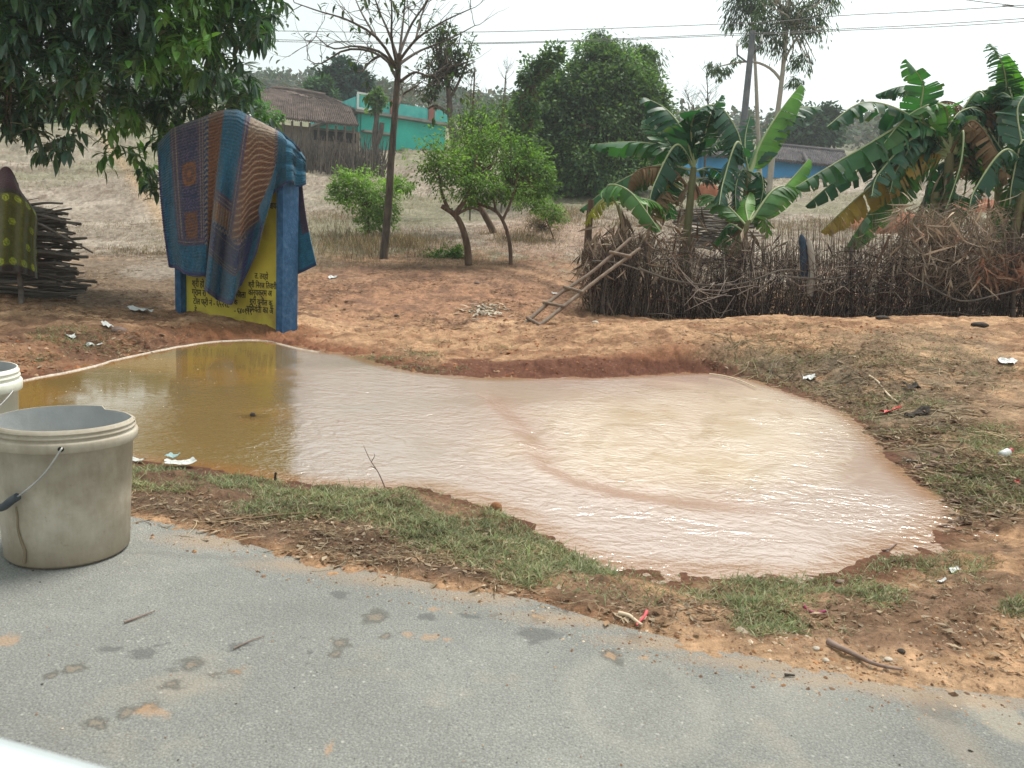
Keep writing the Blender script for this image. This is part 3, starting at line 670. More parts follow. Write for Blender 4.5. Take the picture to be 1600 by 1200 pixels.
# ------------------------------------------------------------------ slender half-bare tree right of the sign
TZ = 15.5
def tree_path(mb, pts, Z, r0, r1, n=14, sides=8):
    q = curve_pts(px(pts, Z), n); mb.tube(q, np.linspace(r0, r1, n), sides); return q
b0 = at(600, 404); TZ = b0[1]; pxm = TZ / FPX
mt = MB(); mbr = MB(); ml = MB()
tree_path(mt, [(599, 408), (600, 395), (607, 320), (611, 250), (617, 180), (622, 110), (624, 85)], TZ, .088, .05, 22, 10)
specs = [[(622, 112), (592, 62), (545, 32), (500, 18), (460, 4)], [(621, 108), (595, 82), (555, 72), (520, 76), (494, 56)], [(618, 120), (600, 88), (580, 95), (565, 112), (552, 108)],
 [(624, 88), (628, 50), (632, 10), (635, -60)], [(624, 95), (650, 62), (690, 35), (735, 14)], [(624, 100), (655, 80), (700, 62), (742, 40)], [(622, 92), (606, 48), (588, 5), (575, -50)],
 [(625, 128), (648, 113), (672, 118), (700, 100)], [(624, 85), (642, 40), (668, 0), (690, -50)], [(620, 100), (612, 60), (612, 10), (605, -60)], [(616, 185), (628, 150), (645, 138), (662, 126)], [(622, 110), (585, 82), (540, 78), (500, 100), (480, 92)],
 [(590, 62), (565, 20), (548, -20)], [(650, 62), (660, 20), (680, -20)]]
for s_ in specs:
    dz = np.cumsum(rng.normal(size=len(s_)) * .35) * 1.0; dz[0] = 0
    q = curve_pts(px(s_, TZ + dz), 12); r0 = .032 if len(s_) > 3 else .026
    mbr.tube(q, np.linspace(r0, .008, 12), 6)
    for j in range(8):
        i = rng.integers(3, 12); tips = []
        dv = unit(q[min(i, 11)] - q[i - 1] + rand_dir(1)[0] * .6 * [1, .7, 1] * .4 + [0, 0, .02])
        branch_out(mbr, q[i], unit(dv + [0, 0, .15]), .35 + .4 * rng.random(), .009, 1, tips, .1, 2, None, .6, .15, 3)
        for tp, td in tips:
            if rng.random() < .30:
                m_ = rng.integers(1, 4); leaves(ml, tp + rng.normal(size=(m_, 3)) * .03, unit(td + rand_dir(m_) * .8 + [0, 0, -.5]), [0, 0, 1], .13 + .07 * rng.random(m_), .06, pick([(.03, .055, .03), (.05, .07, .03)], m_), rich=True)
tt = thing('slender_tree', b0, 'slender grey half-bare tree with thin spreading branches and a few dark leaves', 'tree')
part(mt, 'trunk', m_bark_grey, tt); part(mbr, 'branch', m_bark_grey, tt); part(ml, 'crown', m_leaf, tt, False)

# ------------------------------------------------------------------ shrubs
def leafy(name, label, cat, basepx, Z, blobs_px, n, L, W, cols, clumps, trunks=(), tmat=None, lmat=None, group=None, twigs=0, spread=.2, droop=.2, shell=.4, tr=.05, z=None, tb=99):
    b_ = P(basepx[0], basepx[1], Z); b_[2] = ground_z(b_[0], b_[1], False)[0]
    th_ = thing(name, b_, label, cat, group); s = Z / FPX
    bl = [(P(u, v, Z + dz), (ru * s, (ru * s + rv * s) / 2, rv * s)) for u, v, ru, rv, dz in blobs_px]
    ml_ = MB(); crown(ml_, bl, n, L, W, cols, clumps, spread, droop, shell)
    mt_ = MB()
    for tp in trunks:
        q = curve_pts(px(tp[0], Z + (tp[3] if len(tp) > 3 else 0)), 12); 
        mt_.tube(q, np.linspace(tp[1], tp[2], 12), 8)
    if not trunks: mt_.tube(curve_pts([b_ - [0, 0, .1], (b_ + bl[0][0]) / 2 + [.03, 0, 0], bl[0][0]], 8), np.linspace(tr, tr * .4, 8), 6)
    part(mt_, 'trunk', tmat or m_bark_brown, th_)
    mk_ = MB(); startp = bl[0][0] - [0, 0, bl[0][1][2] * .5]
    for k in range(twigs):
        c_, r_ = bl[rng.integers(min(tb, len(bl)))]; tgt = c_ + rand_dir(1)[0] * r_ * rng.uniform(.6, 1.05)
        mk_.tube(curve_pts([startp + rng.normal(size=3) * r_ * .1, (startp + tgt) / 2 + rng.normal(size=3) * r_ * .15, tgt], 7), np.linspace(tr * .35, tr * .08, 7), 4)
    if twigs: part(mk_, 'branch', tmat or m_bark_brown, th_)
    part(ml_, 'crown', lmat or m_leaf, th_, False); return th_
LG = [(.13, .24, .045), (.17, .28, .06), (.10, .19, .045), (.19, .30, .09)]
MG = [(.07, .14, .04), (.10, .18, .05), (.055, .11, .035), (.13, .22, .06)]
DG = [(.06, .125, .055), (.08, .15, .06), (.05, .10, .055), (.11, .17, .06)]
leafy('leafy_shrub', 'light green leafy shrub left of the slender half-bare tree', 'shrub', (575, 372), 19, [(572, 300, 52, 34, 0), (545, 285, 35, 20, 0), (600, 330, 30, 30, .3), (620, 290, 30, 18, .5), (575, 345, 26, 24, 0), (530, 300, 20, 16, 0)],
      9000, .075, .038, LG, 330, twigs=34, spread=.14, tr=.03, shell=.2)
leafy('bent_tree', 'thick-trunked bent tree leaning left under a wide pale green crown', 'tree', (731, 410), 15.1, [(740, 245, 90, 58, 1.5), (700, 265, 62, 42, 0), (745, 290, 55, 32, 0), (760, 220, 70, 45, 1), (680, 250, 40, 36, 0), (740, 310, 40, 20, .4)],
      8200, .07, .036, MG + LG[:2], 380, trunks=[([(732, 414), (730, 385), (722, 355), (710, 335), (690, 322)], .075, .045), ([(710, 335), (725, 315), (740, 280), (745, 240)], .055, .02), ([(700, 326), (690, 300), (685, 265)], .04, .015), ([(712, 336), (735, 325), (750, 330)], .03, .015)],
      twigs=90, spread=.15, tr=.045, shell=.1, tmat=m_bark_brown)
leafy('bent_tree', 'thin reddish bent trunk arching left, right of the thick bent tree', 'tree', (797, 413), 15.3, [(800, 265, 58, 50, .6), (830, 250, 42, 45, .8), (780, 300, 45, 25, 0), (850, 290, 30, 30, .4)],
      4600, .07, .036, MG + LG[:1], 220, trunks=[([(798, 417), (797, 385), (790, 355), (775, 330), (745, 318)], .042, .026), ([(785, 345), (800, 310), (810, 270)], .03, .012), ([(775, 330), (770, 300), (775, 270)], .025, .01)],
      twigs=45, spread=.13, tr=.05, shell=.15)
leafy('leaning_tree', 'dark leaning trunk behind the two bent trees', 'tree', (776, 372), 20.5, [(735, 205, 40, 45, 0), (760, 190, 42, 40, 0)], 3200, .08, .04, DG, 120,
      trunks=[([(776, 376), (765, 350), (745, 315), (730, 290)], .10, .06), ([(730, 290), (735, 250), (738, 200), (740, 150), (742, 105)], .05, .015), ([(745, 300), (775, 240), (785, 180), (790, 118)], .04, .01)], twigs=40, tr=.06, shell=.2)
leafy('hanging_shrub', 'bright green sprawling shrub sloping down right of the bent trees', 'shrub', (870, 350), 19.5, [(835, 315, 34, 20, 0), (855, 330, 26, 16, 0), (870, 340, 18, 14, 0), (815, 300, 30, 18, 0)], 3000, .07, .035, LG + MG[:1], 120, twigs=20, tr=.02)
leafy('green_bush', 'small dense green bush at the foot of the thick bent tree', 'bush', (705, 408), 16.2, [(695, 400, 32, 9, 0), (715, 398, 20, 12, 0)], 2200, .07, .03, [(.08, .17, .03), (.06, .13, .03)], 90, twigs=8, tr=.015)
# thin leafy tree behind the slender tree
zt = 25
leafy('airy_tree', 'small airy tree with sparse foliage behind the slender tree', 'tree', (705, 240), zt, [(690, 95, 40, 42, 0), (715, 75, 34, 30, 0), (680, 130, 30, 26, 0), (690, 55, 30, 22, 0), (720, 105, 26, 20, 0), (670, 150, 20, 20, 0)], 2600, .13, .06, [(.045, .07, .04), (.06, .085, .045)], 150,
      trunks=[([(712, 250), (706, 200), (703, 175), (700, 130), (690, 90), (686, 60)], .13, .04), ([(703, 180), (693, 172), (680, 165), (668, 170)], .06, .03), ([(706, 150), (725, 110), (738, 70)], .05, .015)], twigs=60, tr=.12, shell=.2, spread=.12, tmat=m_bark_grey)
# broken snag before the turquoise house
leafy('tree_stump', 'broken dark tree stump with ivy top in front of the turquoise house', 'tree', (590, 262), 40, [(588, 160, 11, 16, 0), (590, 150, 8, 10, 0)], 900, .22, .12, DG + MG, 40,
      trunks=[([(590, 268), (588, 235), (585, 218), (588, 190), (590, 165)], .17, .12), ([(585, 232), (594, 210), (597, 192)], .15, .13)], tmat=m_bark_grey, spread=.25)
# bare saplings with wispy twigs rising behind the bushes
def sapling(pts, Z, label, r=.03, leafn=0, group=None):
    b_ = px([pts[0]], Z)[0]; b_[2] = min(b_[2], ground_z(b_[0], b_[1], False)[0]); th_ = thing('bare_sapling', b_, label, 'tree', group)
    m_ = MB(); q = np.vstack([b_, px(pts[1:], Z)]); q = curve_pts(q, 14); m_.tube(q, np.linspace(r, r * .2, 14), 6); tips = []
    for k in range(26):
        i = rng.integers(4, 14); branch_out(m_, q[i], unit(rand_dir(1)[0] * [1, 1, .3] + [0, 0, .7]), Z * .02 * (1.4 - i / 16), r * .22, 1, tips, .25, 2, None, .5, .1, 3)
    part(m_, 'trunk', m_bark_grey, th_)
sapling([(738, 260), (738, 200), (735, 150), (740, 105)], 24, 'bare twiggy sapling rising right of the airy tree')
sapling([(788, 240), (788, 190), (790, 150), (791, 108)], 26, 'thin bare sapling rising left of the big dark tree')
sapling([(1105, 230), (1105, 190), (1106, 150), (1104, 110)], 34, 'bare branching sapling between the dark tree and the utility pole', .05)
sapling([(1090, 215), (1085, 180), (1078, 160), (1070, 140)], 36, 'short bare sapling beside the dark tree', .04)

# big dark tree, centre
bz = 32.0
leafy('broad_tree', 'big rounded dark green tree rising in the middle distance', 'tree', (925, 345), bz, [(925, 200, 95, 75, 0), (880, 160, 55, 50, 0), (950, 150, 65, 62, 0), (985, 190, 62, 70, 1), (845, 205, 55, 55, 0), (820, 240, 40, 45, 0), (1000, 235, 50, 50, 1), (935, 110, 38, 40, 0), (1005, 120, 20, 35, 2), (925, 270, 85, 52, -1), (1020, 175, 24, 40, 1), (870, 260, 50, 45, 0)],
      95000, .17, .10, DG + [(.07, .13, .05), (.10, .16, .06)], 1500, trunks=[([(925, 350), (922, 300), (925, 250), (925, 200)], .4, .2)], twigs=60, spread=.13, shell=.55, tr=.35, droop=.25, lmat=m_leaf)
leafy('feathery_tree', 'feathery pale tree tops poking above the big dark tree', 'tree', (948, 300), bz + 4, [(940, 62, 18, 18, 0), (950, 80, 26, 20, 0), (995, 85, 22, 18, 0), (1010, 105, 22, 26, 0)], 4200, .28, .05, [(.07, .11, .06), (.06, .10, .05)], 90,
      trunks=[([(948, 310), (950, 200), (945, 60)], .2, .05)], spread=.3, droop=.9, shell=.2, tr=.2)
leafy('leafy_tree', 'loose-leaved tree at the left edge of the big dark tree', 'tree', (830, 300), 28, [(828, 120, 20, 22, 0), (850, 100, 22, 20, 0), (868, 85, 16, 16, 0), (822, 165, 24, 26, 0), (800, 190, 28, 36, 0), (812, 215, 30, 32, 0)], 4800, .17, .10, DG + MG[:1], 190,
      trunks=[([(830, 330), (828, 240), (832, 150), (850, 95)], .12, .03)], twigs=40, spread=.22, shell=.2, tr=.1)
leafy('dry_bush', 'dry brown bush under the right side of the pale green crown', 'bush', (860, 362), 21, [(850, 352, 30, 12, 0), (840, 340, 20, 14, 0)], 1500, .07, .02, [(.16, .11, .08), (.12, .10, .06)], 60, twigs=60, tr=.02)

# eucalyptus by the pole
ez = 29
leafy('eucalyptus_tree', 'tall wispy eucalyptus with pale trunk right of the utility pole', 'tree', (1203, 310), ez, [(1235, 20, 45, 30, 0), (1270, 35, 40, 34, 0), (1215, 60, 26, 30, 0), (1250, 95, 22, 26, 0), (1230, -40, 70, 50, 0), (1300, -10, 30, 34, 0), (1243, 130, 14, 14, 0), (1120, 108, 24, 14, 0), (1150, 92, 16, 9, 0), (1190, 30, 25, 40, 0)],
      5200, .22, .045, [(.04, .065, .045), (.055, .085, .05), (.08, .12, .06)], 330, trunks=[([(1198, 345), (1203, 280), (1212, 200), (1221, 130), (1228, 60), (1234, 0), (1238, -80)], .13, .04), ([(1220, 125), (1205, 108), (1180, 97), (1150, 98), (1120, 105)], .06, .02), ([(1222, 120), (1228, 90), (1245, 60), (1265, 30)], .06, .02), ([(1226, 80), (1222, 30), (1212, -40)], .05, .02)],
      tmat=m_bark_pale, twigs=45, tb=6, spread=.17, droop=1.0, shell=.1, tr=.12)
# lighter foliage hanging round the pole top
leafy('tall_tree', 'dark wispy tree top hanging round the utility pole head', 'tree', (1158, 290), ez + 5, [(1160, 15, 20, 30, 0), (1175, 60, 14, 24, 0), (1185, 0, 20, 26, 0), (1165, -30, 30, 30, 0)], 2600, .30, .05, [(.04, .065, .045)], 90, trunks=[([(1188, 300), (1184, 200), (1180, 100), (1172, 0)], .12, .04)], droop=1.0, spread=.25, tmat=m_bark_pale)
leafy('round_tree', 'rounded blue green tree behind the dark tiled house on the right', 'tree', (1265, 250), 62, [(1262, 205, 40, 26, 0), (1235, 210, 34, 20, 0), (1290, 200, 26, 22, 0), (1275, 185, 26, 16, 0)], 7000, .42, .3, [(.04, .085, .05), (.03, .065, .04), (.055, .10, .05)], 170, spread=.25, lmat=m_far, tr=.3)
leafy('round_tree', 'round dark dense tree behind the brown tiled house', 'tree', (536, 190), 60, [(535, 135, 36, 30, 0), (515, 140, 20, 22, 0), (555, 145, 20, 22, 0), (540, 120, 24, 15, 0)], 9000, .42, .3, [(.016, .05, .04), (.012, .04, .032), (.022, .065, .045)], 170, spread=.22, lmat=m_far, tr=.3)
leafy('pale_tree', 'pale green tree left of the round dark tree', 'tree', (500, 175), 56, [(500, 138, 16, 17, 0), (508, 150, 16, 14, 0)], 2600, .38, .2, [(.05, .12, .05), (.045, .10, .04)], 60, spread=.25, lmat=m_far, tr=.2)
leafy('drooping_bush', 'bright green bush peeking out right of the quilt', 'bush', (405, 215), 30, [(395, 178, 28, 22, 0), (425, 180, 20, 8, 0), (380, 150, 22, 26, 0)], 2600, .16, .08, [(.06, .17, .05), (.08, .20, .05)], 70, tr=.1)
leafy('green_hedge', 'low green bush on the far field behind the mango tree', 'bush', (130, 200), 60, [(100, 187, 60, 10, 0), (180, 184, 50, 10, 0), (40, 188, 40, 9, 0), (240, 178, 40, 10, 0)], 5200, .3, .16, [(.06, .13, .04), (.05, .10, .04)], 120, tr=.1, lmat=m_far)
# ------------------------------------------------------------------ distant woods on the ridge: one mass
mw = MB(); mtk = MB()
for k in range(330):
    u = rng.uniform(-250, 1850); Z = rng.uniform(135, 200)
    x = (u - 800) / FPX * Z * 1.01; z0 = float(ground_z(x, Z, False)[0])
    topv = np.interp(u, [-250, 380, 450, 560, 640, 700, 800, 1050, 1150, 1350, 1850], [150, 112, 116, 122, 128, 138, 150, 165, 178, 205, 225]) + rng.uniform(0, 14)
    zt_ = P(u, topv, Z)[2]; h = max(5, min(zt_ - z0, 22)); hc = z0 + h * .66
    bare = fbm(u * .006, 0, 1, 2, 61) > .42
    s_ = MB
    cc = [(.10, .09, .07), (.13, .11, .085), (.09, .10, .07)] if bare else [(.05, .085, .05), (.045, .075, .05), (.07, .10, .055)]
    crown(mw, [((x, Z, hc), (h * .30, h * .3, h * .34)), ((x + h * .2, Z, hc - h * .1), (h * .22, h * .2, h * .24))], 150 if bare else 260, .8, .35 if bare else .6, cc, 20, .3, .1, .4)
    q = np.array([(x, Z, z0 - 1), (x + rng.normal() * .3, Z, hc), (x + rng.normal() * .8, Z, z0 + h * .95)]); mw.tube(q, [.28, .2, .05], 4, (.16, .13, .11))
    if bare:
        for j in range(5):
            a_ = rng.uniform(.35, .8); mw.tube(np.array([[x, Z, z0 + h * a_], [x + rng.normal() * h * .2, Z + rng.normal(), z0 + h * min(1, a_ + .3)]]), [.1, .04], 3, (.17, .14, .12))
for k in range(120):      # understorey filling the ridge foot
    u = rng.uniform(-250, 1850); Z = rng.uniform(95, 135); x = (u - 800) / FPX * Z * 1.01; z0 = float(ground_z(x, Z, False)[0])
    crown(mw, [((x, Z, z0 + 1.4), (4, 3, 2.2))], 110, .9, .6, [(.06, .075, .045), (.09, .08, .06), (.05, .075, .045)], 9, .35, .1, .3)
o_ = mw.build('distant_woods', m_far, smooth=False); tag(o_, 'hazy mixed woods along the far ridge', 'woods', kind='stuff')

# ------------------------------------------------------------------ houses
m_tile = mat('clay_tiles', (.075, .055, .048), (.125, .092, .08), 1.6, .9, .9, 14, c3=(.19, .145, .125), coord='Object')
m_tile_d = mat('dark_tiles', (.05, .048, .055), (.10, .09, .095), 1.6, .9, .9, 14, c3=(.15, .13, .13))
m_mud = mat('mud_wall', (.22, .18, .14), (.32, .27, .21), 1.2, .95, .5, 10)
m_turq = mat('turquoise_paint', (.03, .42, .34), (.05, .60, .49), .7, .8, .2, 12, detail=9)
m_turq2 = mat('faded_turquoise', (.06, .42, .40), (.12, .55, .50), 2.0, .8, .15, 12)
m_blue = mat('blue_paint', (.05, .30, .62), (.08, .38, .72), .8, .8, .15, 12)
m_conc = mat('grey_concrete', (.20, .19, .17), (.33, .31, .28), 1.5, .9, .3, 20)
m_pink = mat('faded_red_brick', (.30, .12, .10), (.36, .16, .13), 2, .9, .3, 20)
m_white = mat('white_plaster', (.62, .64, .62), (.72, .73, .70), 2, .8, .2, 20)
m_dark = mat('dark_opening', (.012, .011, .010), (.02, .018, .016), 3, .9)
m_timber = mat('old_timber', (.06, .045, .035), (.13, .10, .075), 6, .9, .4, 30)
def slab(mb, a, b, z0, z1, th_, col=None):
    """upright wall slab from plan point a to b"""
    a = np.array(a, float); b = np.array(b, float); d = b - a; L = np.linalg.norm(d); d = d / L; nr = np.array([-d[1], d[0]]) * th_ / 2
    c_ = (a + b) / 2; R = np.array([[d[0], -d[1], 0], [d[1], d[0], 0], [0, 0, 1]])
    mb.box((c_[0], c_[1], (z0 + z1) / 2), (L, th_, z1 - z0), R, col)
def quad_roof(mb, corners, ridge, n=60, lift=.10, thick=.12):
    """tiled slope: eave a-b, top c-d, with tile rows as low ridges"""
    a, b, c_, d = [np.array(q, float) for q in corners]
    nrm = unit(np.cross(b - a, d - a)); nrm = nrm if nrm[2] > 0 else -nrm
    U = np.linspace(0, 1, n * 4 + 1); Vv = np.linspace(0, 1, 25)
    G = np.zeros((len(U), len(Vv), 3))
    for i, t_ in enumerate(U):
        p0 = lerp(a, b, t_); p1 = lerp(d, c_, t_)
        for j, s_ in enumerate(Vv): G[i, j] = lerp(p0, p1, s_) + nrm * (.04 * math.cos(i * math.pi / 2) * ridge + .05 * ((j % 2) == 0) + rng.normal() * .015)
    mb.grid(G); k = G.copy(); k -= nrm * thick; mb.grid(k[::-1])
    for e0, e1 in ((G[:, 0], k[:, 0]), (k[:, -1], G[:, -1])): mb.grid(np.stack([e0, e1], 1))
    for e0, e1 in ((k[0], G[0]), (G[-1], k[-1])): mb.grid(np.stack([e0, e1], 1))

# brown tiled mud house
hz_ = 46.0
hb = P(500, 240, hz_); hb[2] = ground_z(hb[0], hb[1], False)[0]
h1 = thing('tiled_house', hb, 'long mud house under a two-tier brown clay tile roof', 'house')
def W(u, v, Z): return P(u, v, Z)
mbw = MB(); zg = hb[2] - 1
wl, wr = W(360, 240, 45), W(556, 240, 46.5); ztop = W(480, 205, 46)[2]
slab(mbw, wl[:2], wr[:2], zg, W(470, 196, 46)[2] - .1, .4); bl2, br2 = W(360, 240, 52), W(560, 240, 53.5)
slab(mbw, bl2[:2], br2[:2], zg, W(470, 185, 46)[2], .4); slab(mbw, wl[:2], bl2[:2], zg, W(470, 196, 46)[2] - .1, .4); slab(mbw, wr[:2], br2[:2], zg, W(470, 196, 46)[2] - .1, .4)
part(mbw, 'wall', m_mud, h1, False)
m1 = MB(); quad_roof(m1, [W(355, 176, 44), W(561, 196, 45), W(548, 168, 48), W(372, 146, 47.5)], .8); part(m1, 'lower_roof', m_tile, h1, False)
m1 = MB(); quad_roof(m1, [W(392, 155, 47), W(552, 170, 48), W(508, 150, 51), W(425, 138, 50.5)], .8)
quad_roof(m1, [W(392, 155, 47), W(392, 155, 47.05), W(425, 138, 50.5), W(425, 138, 50.6)], 0, 2)
quad_roof(m1, [W(552, 170, 48), W(560, 168, 54), W(508, 150, 51), W(425, 138, 50.5)], 0, 8); quad_roof(m1, [W(360, 160, 54), W(392, 155, 47), W(425, 138, 50.5), W(425, 138, 50.6)], 0, 8); part(m1, 'upper_roof', m_tile, h1, False)
m1 = MB(); a_, b_ = W(490, 210, 45.6), W(556, 214, 46.2); slab(m1, a_[:2], b_[:2], W(490, 218, 45.6)[2], W(490, 203, 45.6)[2], .2); part(m1, 'veranda_opening', m_dark, h1, False)
m1 = MB(); m1.tube(np.array([W(425, 137.5, 50.4), W(470, 142, 50.8), W(508, 149.5, 51)]), .16, 6); part(m1, 'ridge_tiles', m_tile, h1)
m1 = MB()
for u in np.linspace(380, 556, 14): p_ = W(u, 196 + (u - 470) * .10, 45.2); m1.tube(np.array([[p_[0], p_[1] - .6, ground_z(p_[0], p_[1] - .6, False)[0]], [p_[0], p_[1] - .6, p_[2] + .1]]), .07, 5)
part(m1, 'veranda_posts', m_timber, h1)

# turquoise house
h2b = P(620, 240, 50); h2b[2] = ground_z(h2b[0], h2b[1], False)[0]
h2 = thing('turquoise_house', h2b, 'flat roofed turquoise painted house with a low parapet', 'house')
L0, R0 = W(563, 200, 49), W(693, 200, 52); zr = W(563, 178, 49)[2]; zb = h2b[2] - 1.5
m1 = MB(); slab(m1, L0[:2], R0[:2], zb, zr, .3)
dv = unit(np.array([-(R0 - L0)[1], (R0 - L0)[0]])); Lb, Rb = L0[:2] + dv * 8, R0[:2] + dv * 8
slab(m1, L0[:2], Lb, zb, zr, .3); slab(m1, R0[:2], Rb, zb, zr, .3); slab(m1, Lb, Rb, zb, zr, .3); part(m1, 'wall', m_turq, h2, False)
m1 = MB(); cc_ = (L0[:2] + R0[:2] + Lb + Rb) / 4; d_ = unit((R0 - L0)[:2]); Rm = np.array([[d_[0], -d_[1], 0], [d_[1], d_[0], 0], [0, 0, 1]])
LL = np.linalg.norm((R0 - L0)[:2]); m1.box((cc_[0], cc_[1], zr + .10), (LL + 1.1, 9.2, .16), Rm); part(m1, 'roof_slab', m_conc, h2, False)
pl, prr = L0[:2] - d_ * .45 - dv * .4, R0[:2] + d_ * .4 - dv * .4; zp0, zp1 = zr + .18, zr + .98
m1 = MB(); slab(m1, pl + d_ * 1.4, prr, zp0, zp1 - .1, .15); slab(m1, prr, prr + dv * 8.8, zp0, zp1 - .1, .15); slab(m1, pl, pl + dv * 8.8, zp0, zp1 - .1, .15); part(m1, 'parapet', m_turq2, h2, False)
m1 = MB(); slab(m1, pl - dv * .06, pl + d_ * 1.35 - dv * .06, zp0 + .12, zp1 + .05, .12); pp = part(m1, 'parapet_panel', m_turq2, h2, False)
m1 = MB()
for q0, q1, za, zb_ in [(0, 1.4, zp0 - .02, zp0 + .1), (0, 1.4, zp1 + .07, zp1 + .17), (0, .1, zp0 + .1, zp1 + .07), (1.3, 1.4, zp0 + .1, zp1 + .07)]: slab(m1, pl + d_ * q0 - dv * .16, pl + d_ * q1 - dv * .16, za, zb_, .12)
part(m1, 'panel_frame', m_white, h2, False)
for q0 in (2.35, 4.95):
    m1 = MB(); c2 = pl + d_ * q0 - dv * .14; m1.box((c2[0], c2[1], (zp0 + zp1) / 2), (.4, .14, .85), Rm); part(m1, 'parapet_pier', m_pink, h2, False)
m1 = MB(); slab(m1, L0[:2] - dv * .35, L0[:2] + d_ * 1.9 - dv * .35, zr - 1.1, zr - .98, .7); part(m1, 'sunshade', m_conc, h2, False)
m1 = MB(); c2 = L0[:2] + d_ * 2.25 - dv * .19; m1.box((c2[0], c2[1], zr - 1.35), (.07, .06, 2.7), Rm); part(m1, 'drainpipe', m_dark, h2, False)
# small turquoise outhouse to its right
ob = P(783, 215, 56); ob[2] = ground_z(ob[0], ob[1], False)[0]
h3 = thing('turquoise_outhouse', ob, 'little turquoise wall showing between the bushes, far right of the turquoise house', 'house')
m1 = MB(); a_, b_ = W(776, 205, 56), W(800, 208, 56); slab(m1, a_[:2], b_[:2], ob[2] - 1, W(780, 198, 56)[2], 3); part(m1, 'wall', m_turq, h3, False)
m1 = MB(); quad_roof(m1, [W(755, 204, 54), W(802, 205, 54), W(800, 196, 57), W(765, 196, 57)], .6, 10); part(m1, 'roof', m_tile_d, h3, False)

# blue house on the right with dark tiled roof
b4 = P(1245, 290, 44); b4[2] = ground_z(b4[0], b4[1], False)[0]
h4 = thing('blue_house', b4, 'blue painted house with a dark tiled roof seen between the banana plants', 'house')
a_, b_ = W(1187, 270, 44), W(1325, 280, 46); zt_ = W(1245, 250, 44.5)[2]
m1 = MB(); slab(m1, a_[:2], b_[:2], b4[2] - 1.5, zt_, .3); slab(m1, a_[:2], a_[:2] + [0, 6], b4[2] - 1.5, zt_, .3); slab(m1, b_[:2], b_[:2] + [0, 6], b4[2] - 1.5, zt_, .3); slab(m1, a_[:2] + [0, 6], b_[:2] + [0, 6], b4[2] - 1.5, zt_, .3); part(m1, 'wall', m_blue, h4, False)
m1 = MB(); slab(m1, a_[:2] + [0, -.2], b_[:2] + [0, -.2], zt_ - 1.35, zt_ - 1.15, .12); part(m1, 'dado_band', m_pink, h4, False)
m1 = MB(); quad_roof(m1, [W(1180, 246, 43), W(1335, 262, 45), W(1318, 238, 48), W(1195, 226, 47.5)], .8, 40); quad_roof(m1, [W(1335, 262, 45) + [0, 9, 0], W(1180, 246, 43) + [0, 9, 0], W(1195, 226, 47.5), W(1318, 238, 48)], .8, 20); part(m1, 'roof', m_tile_d, h4, False)
m1 = MB(); m1.tube(np.array([W(1195, 225.5, 47.5), W(1318, 237.5, 48)]), .16, 6); m1.tube(np.array([W(1255, 240, 45), W(1262, 254, 43.8)]), .12, 6); part(m1, 'ridge_tiles', m_tile_d, h4)
# left blue building
b5 = P(1120, 280, 40); b5[2] = ground_z(b5[0], b5[1], False)[0]
h5 = thing('blue_shed', b5, 'low blue walled shed behind the left banana plants', 'house')
a_, b_ = W(1095, 260, 40), W(1140, 263, 40.5); zt_ = W(1120, 240, 40)[2]
m1 = MB(); slab(m1, a_[:2], b_[:2], b5[2] - 1, zt_, .3); slab(m1, b_[:2], b_[:2] + [.5, 5], b5[2] - 1, zt_, .3); slab(m1, a_[:2], a_[:2] + [0, 5], b5[2] - 1, zt_, .3); part(m1, 'wall', m_blue, h5, False)
m1 = MB(); quad_roof(m1, [W(1088, 241, 39), W(1146, 244, 39.5), W(1146, 234, 43), W(1090, 231, 43)], .6, 16); part(m1, 'roof', m_tile_d, h5, False)
# red soil bank behind the right banana plants and behind the left ones
m_red = mat('red_earth', (.22, .07, .035), (.34, .13, .07), 2.5, .95, .7, 14)
for (u, v, Z, ru, rv, lb) in [(1415, 345, 19, 95, 20, 'mound of red earth behind the right banana plants'), (1115, 300, 34, 28, 18, 'small mound of red earth behind the left banana plants'), (1560, 320, 26, 80, 16, 'long red earth bank at the right edge'), (1500, 372, 17.5, 70, 10, 'low red earth heap at the foot of the right bananas')]:
    b_ = at(u, v + rv); Z = b_[1]; s = Z / FPX; G = []
    for i, aa in enumerate(np.linspace(0, 1, 14)):
        row = []
        for ph in np.linspace(0, 2 * math.pi, 40, endpoint=False):
            rr_ = (1 - aa ** 2) ** .5 * (1 + .25 * (fbm(math.cos(ph) * 2 + u, math.sin(ph) * 2 + aa, 1, 3, 71) - .5)); row.append((b_[0] + math.cos(ph) * ru * s * rr_, b_[1] + 1 + math.sin(ph) * ru * s * .6 * rr_, b_[2] - .3 + aa * (rv * 1.7 * s + .3) * (1 + .3 * (fbm(ph, aa, 2, 3, 72) - .5))))
        G.append(row)
    m1 = MB(); m1.grid(np.array(G), closed=True); o_ = m1.build('earth_mound', m_red, loc=b_); o_.location = b_; tag(o_, lb, 'mound', 'mounds of red earth')

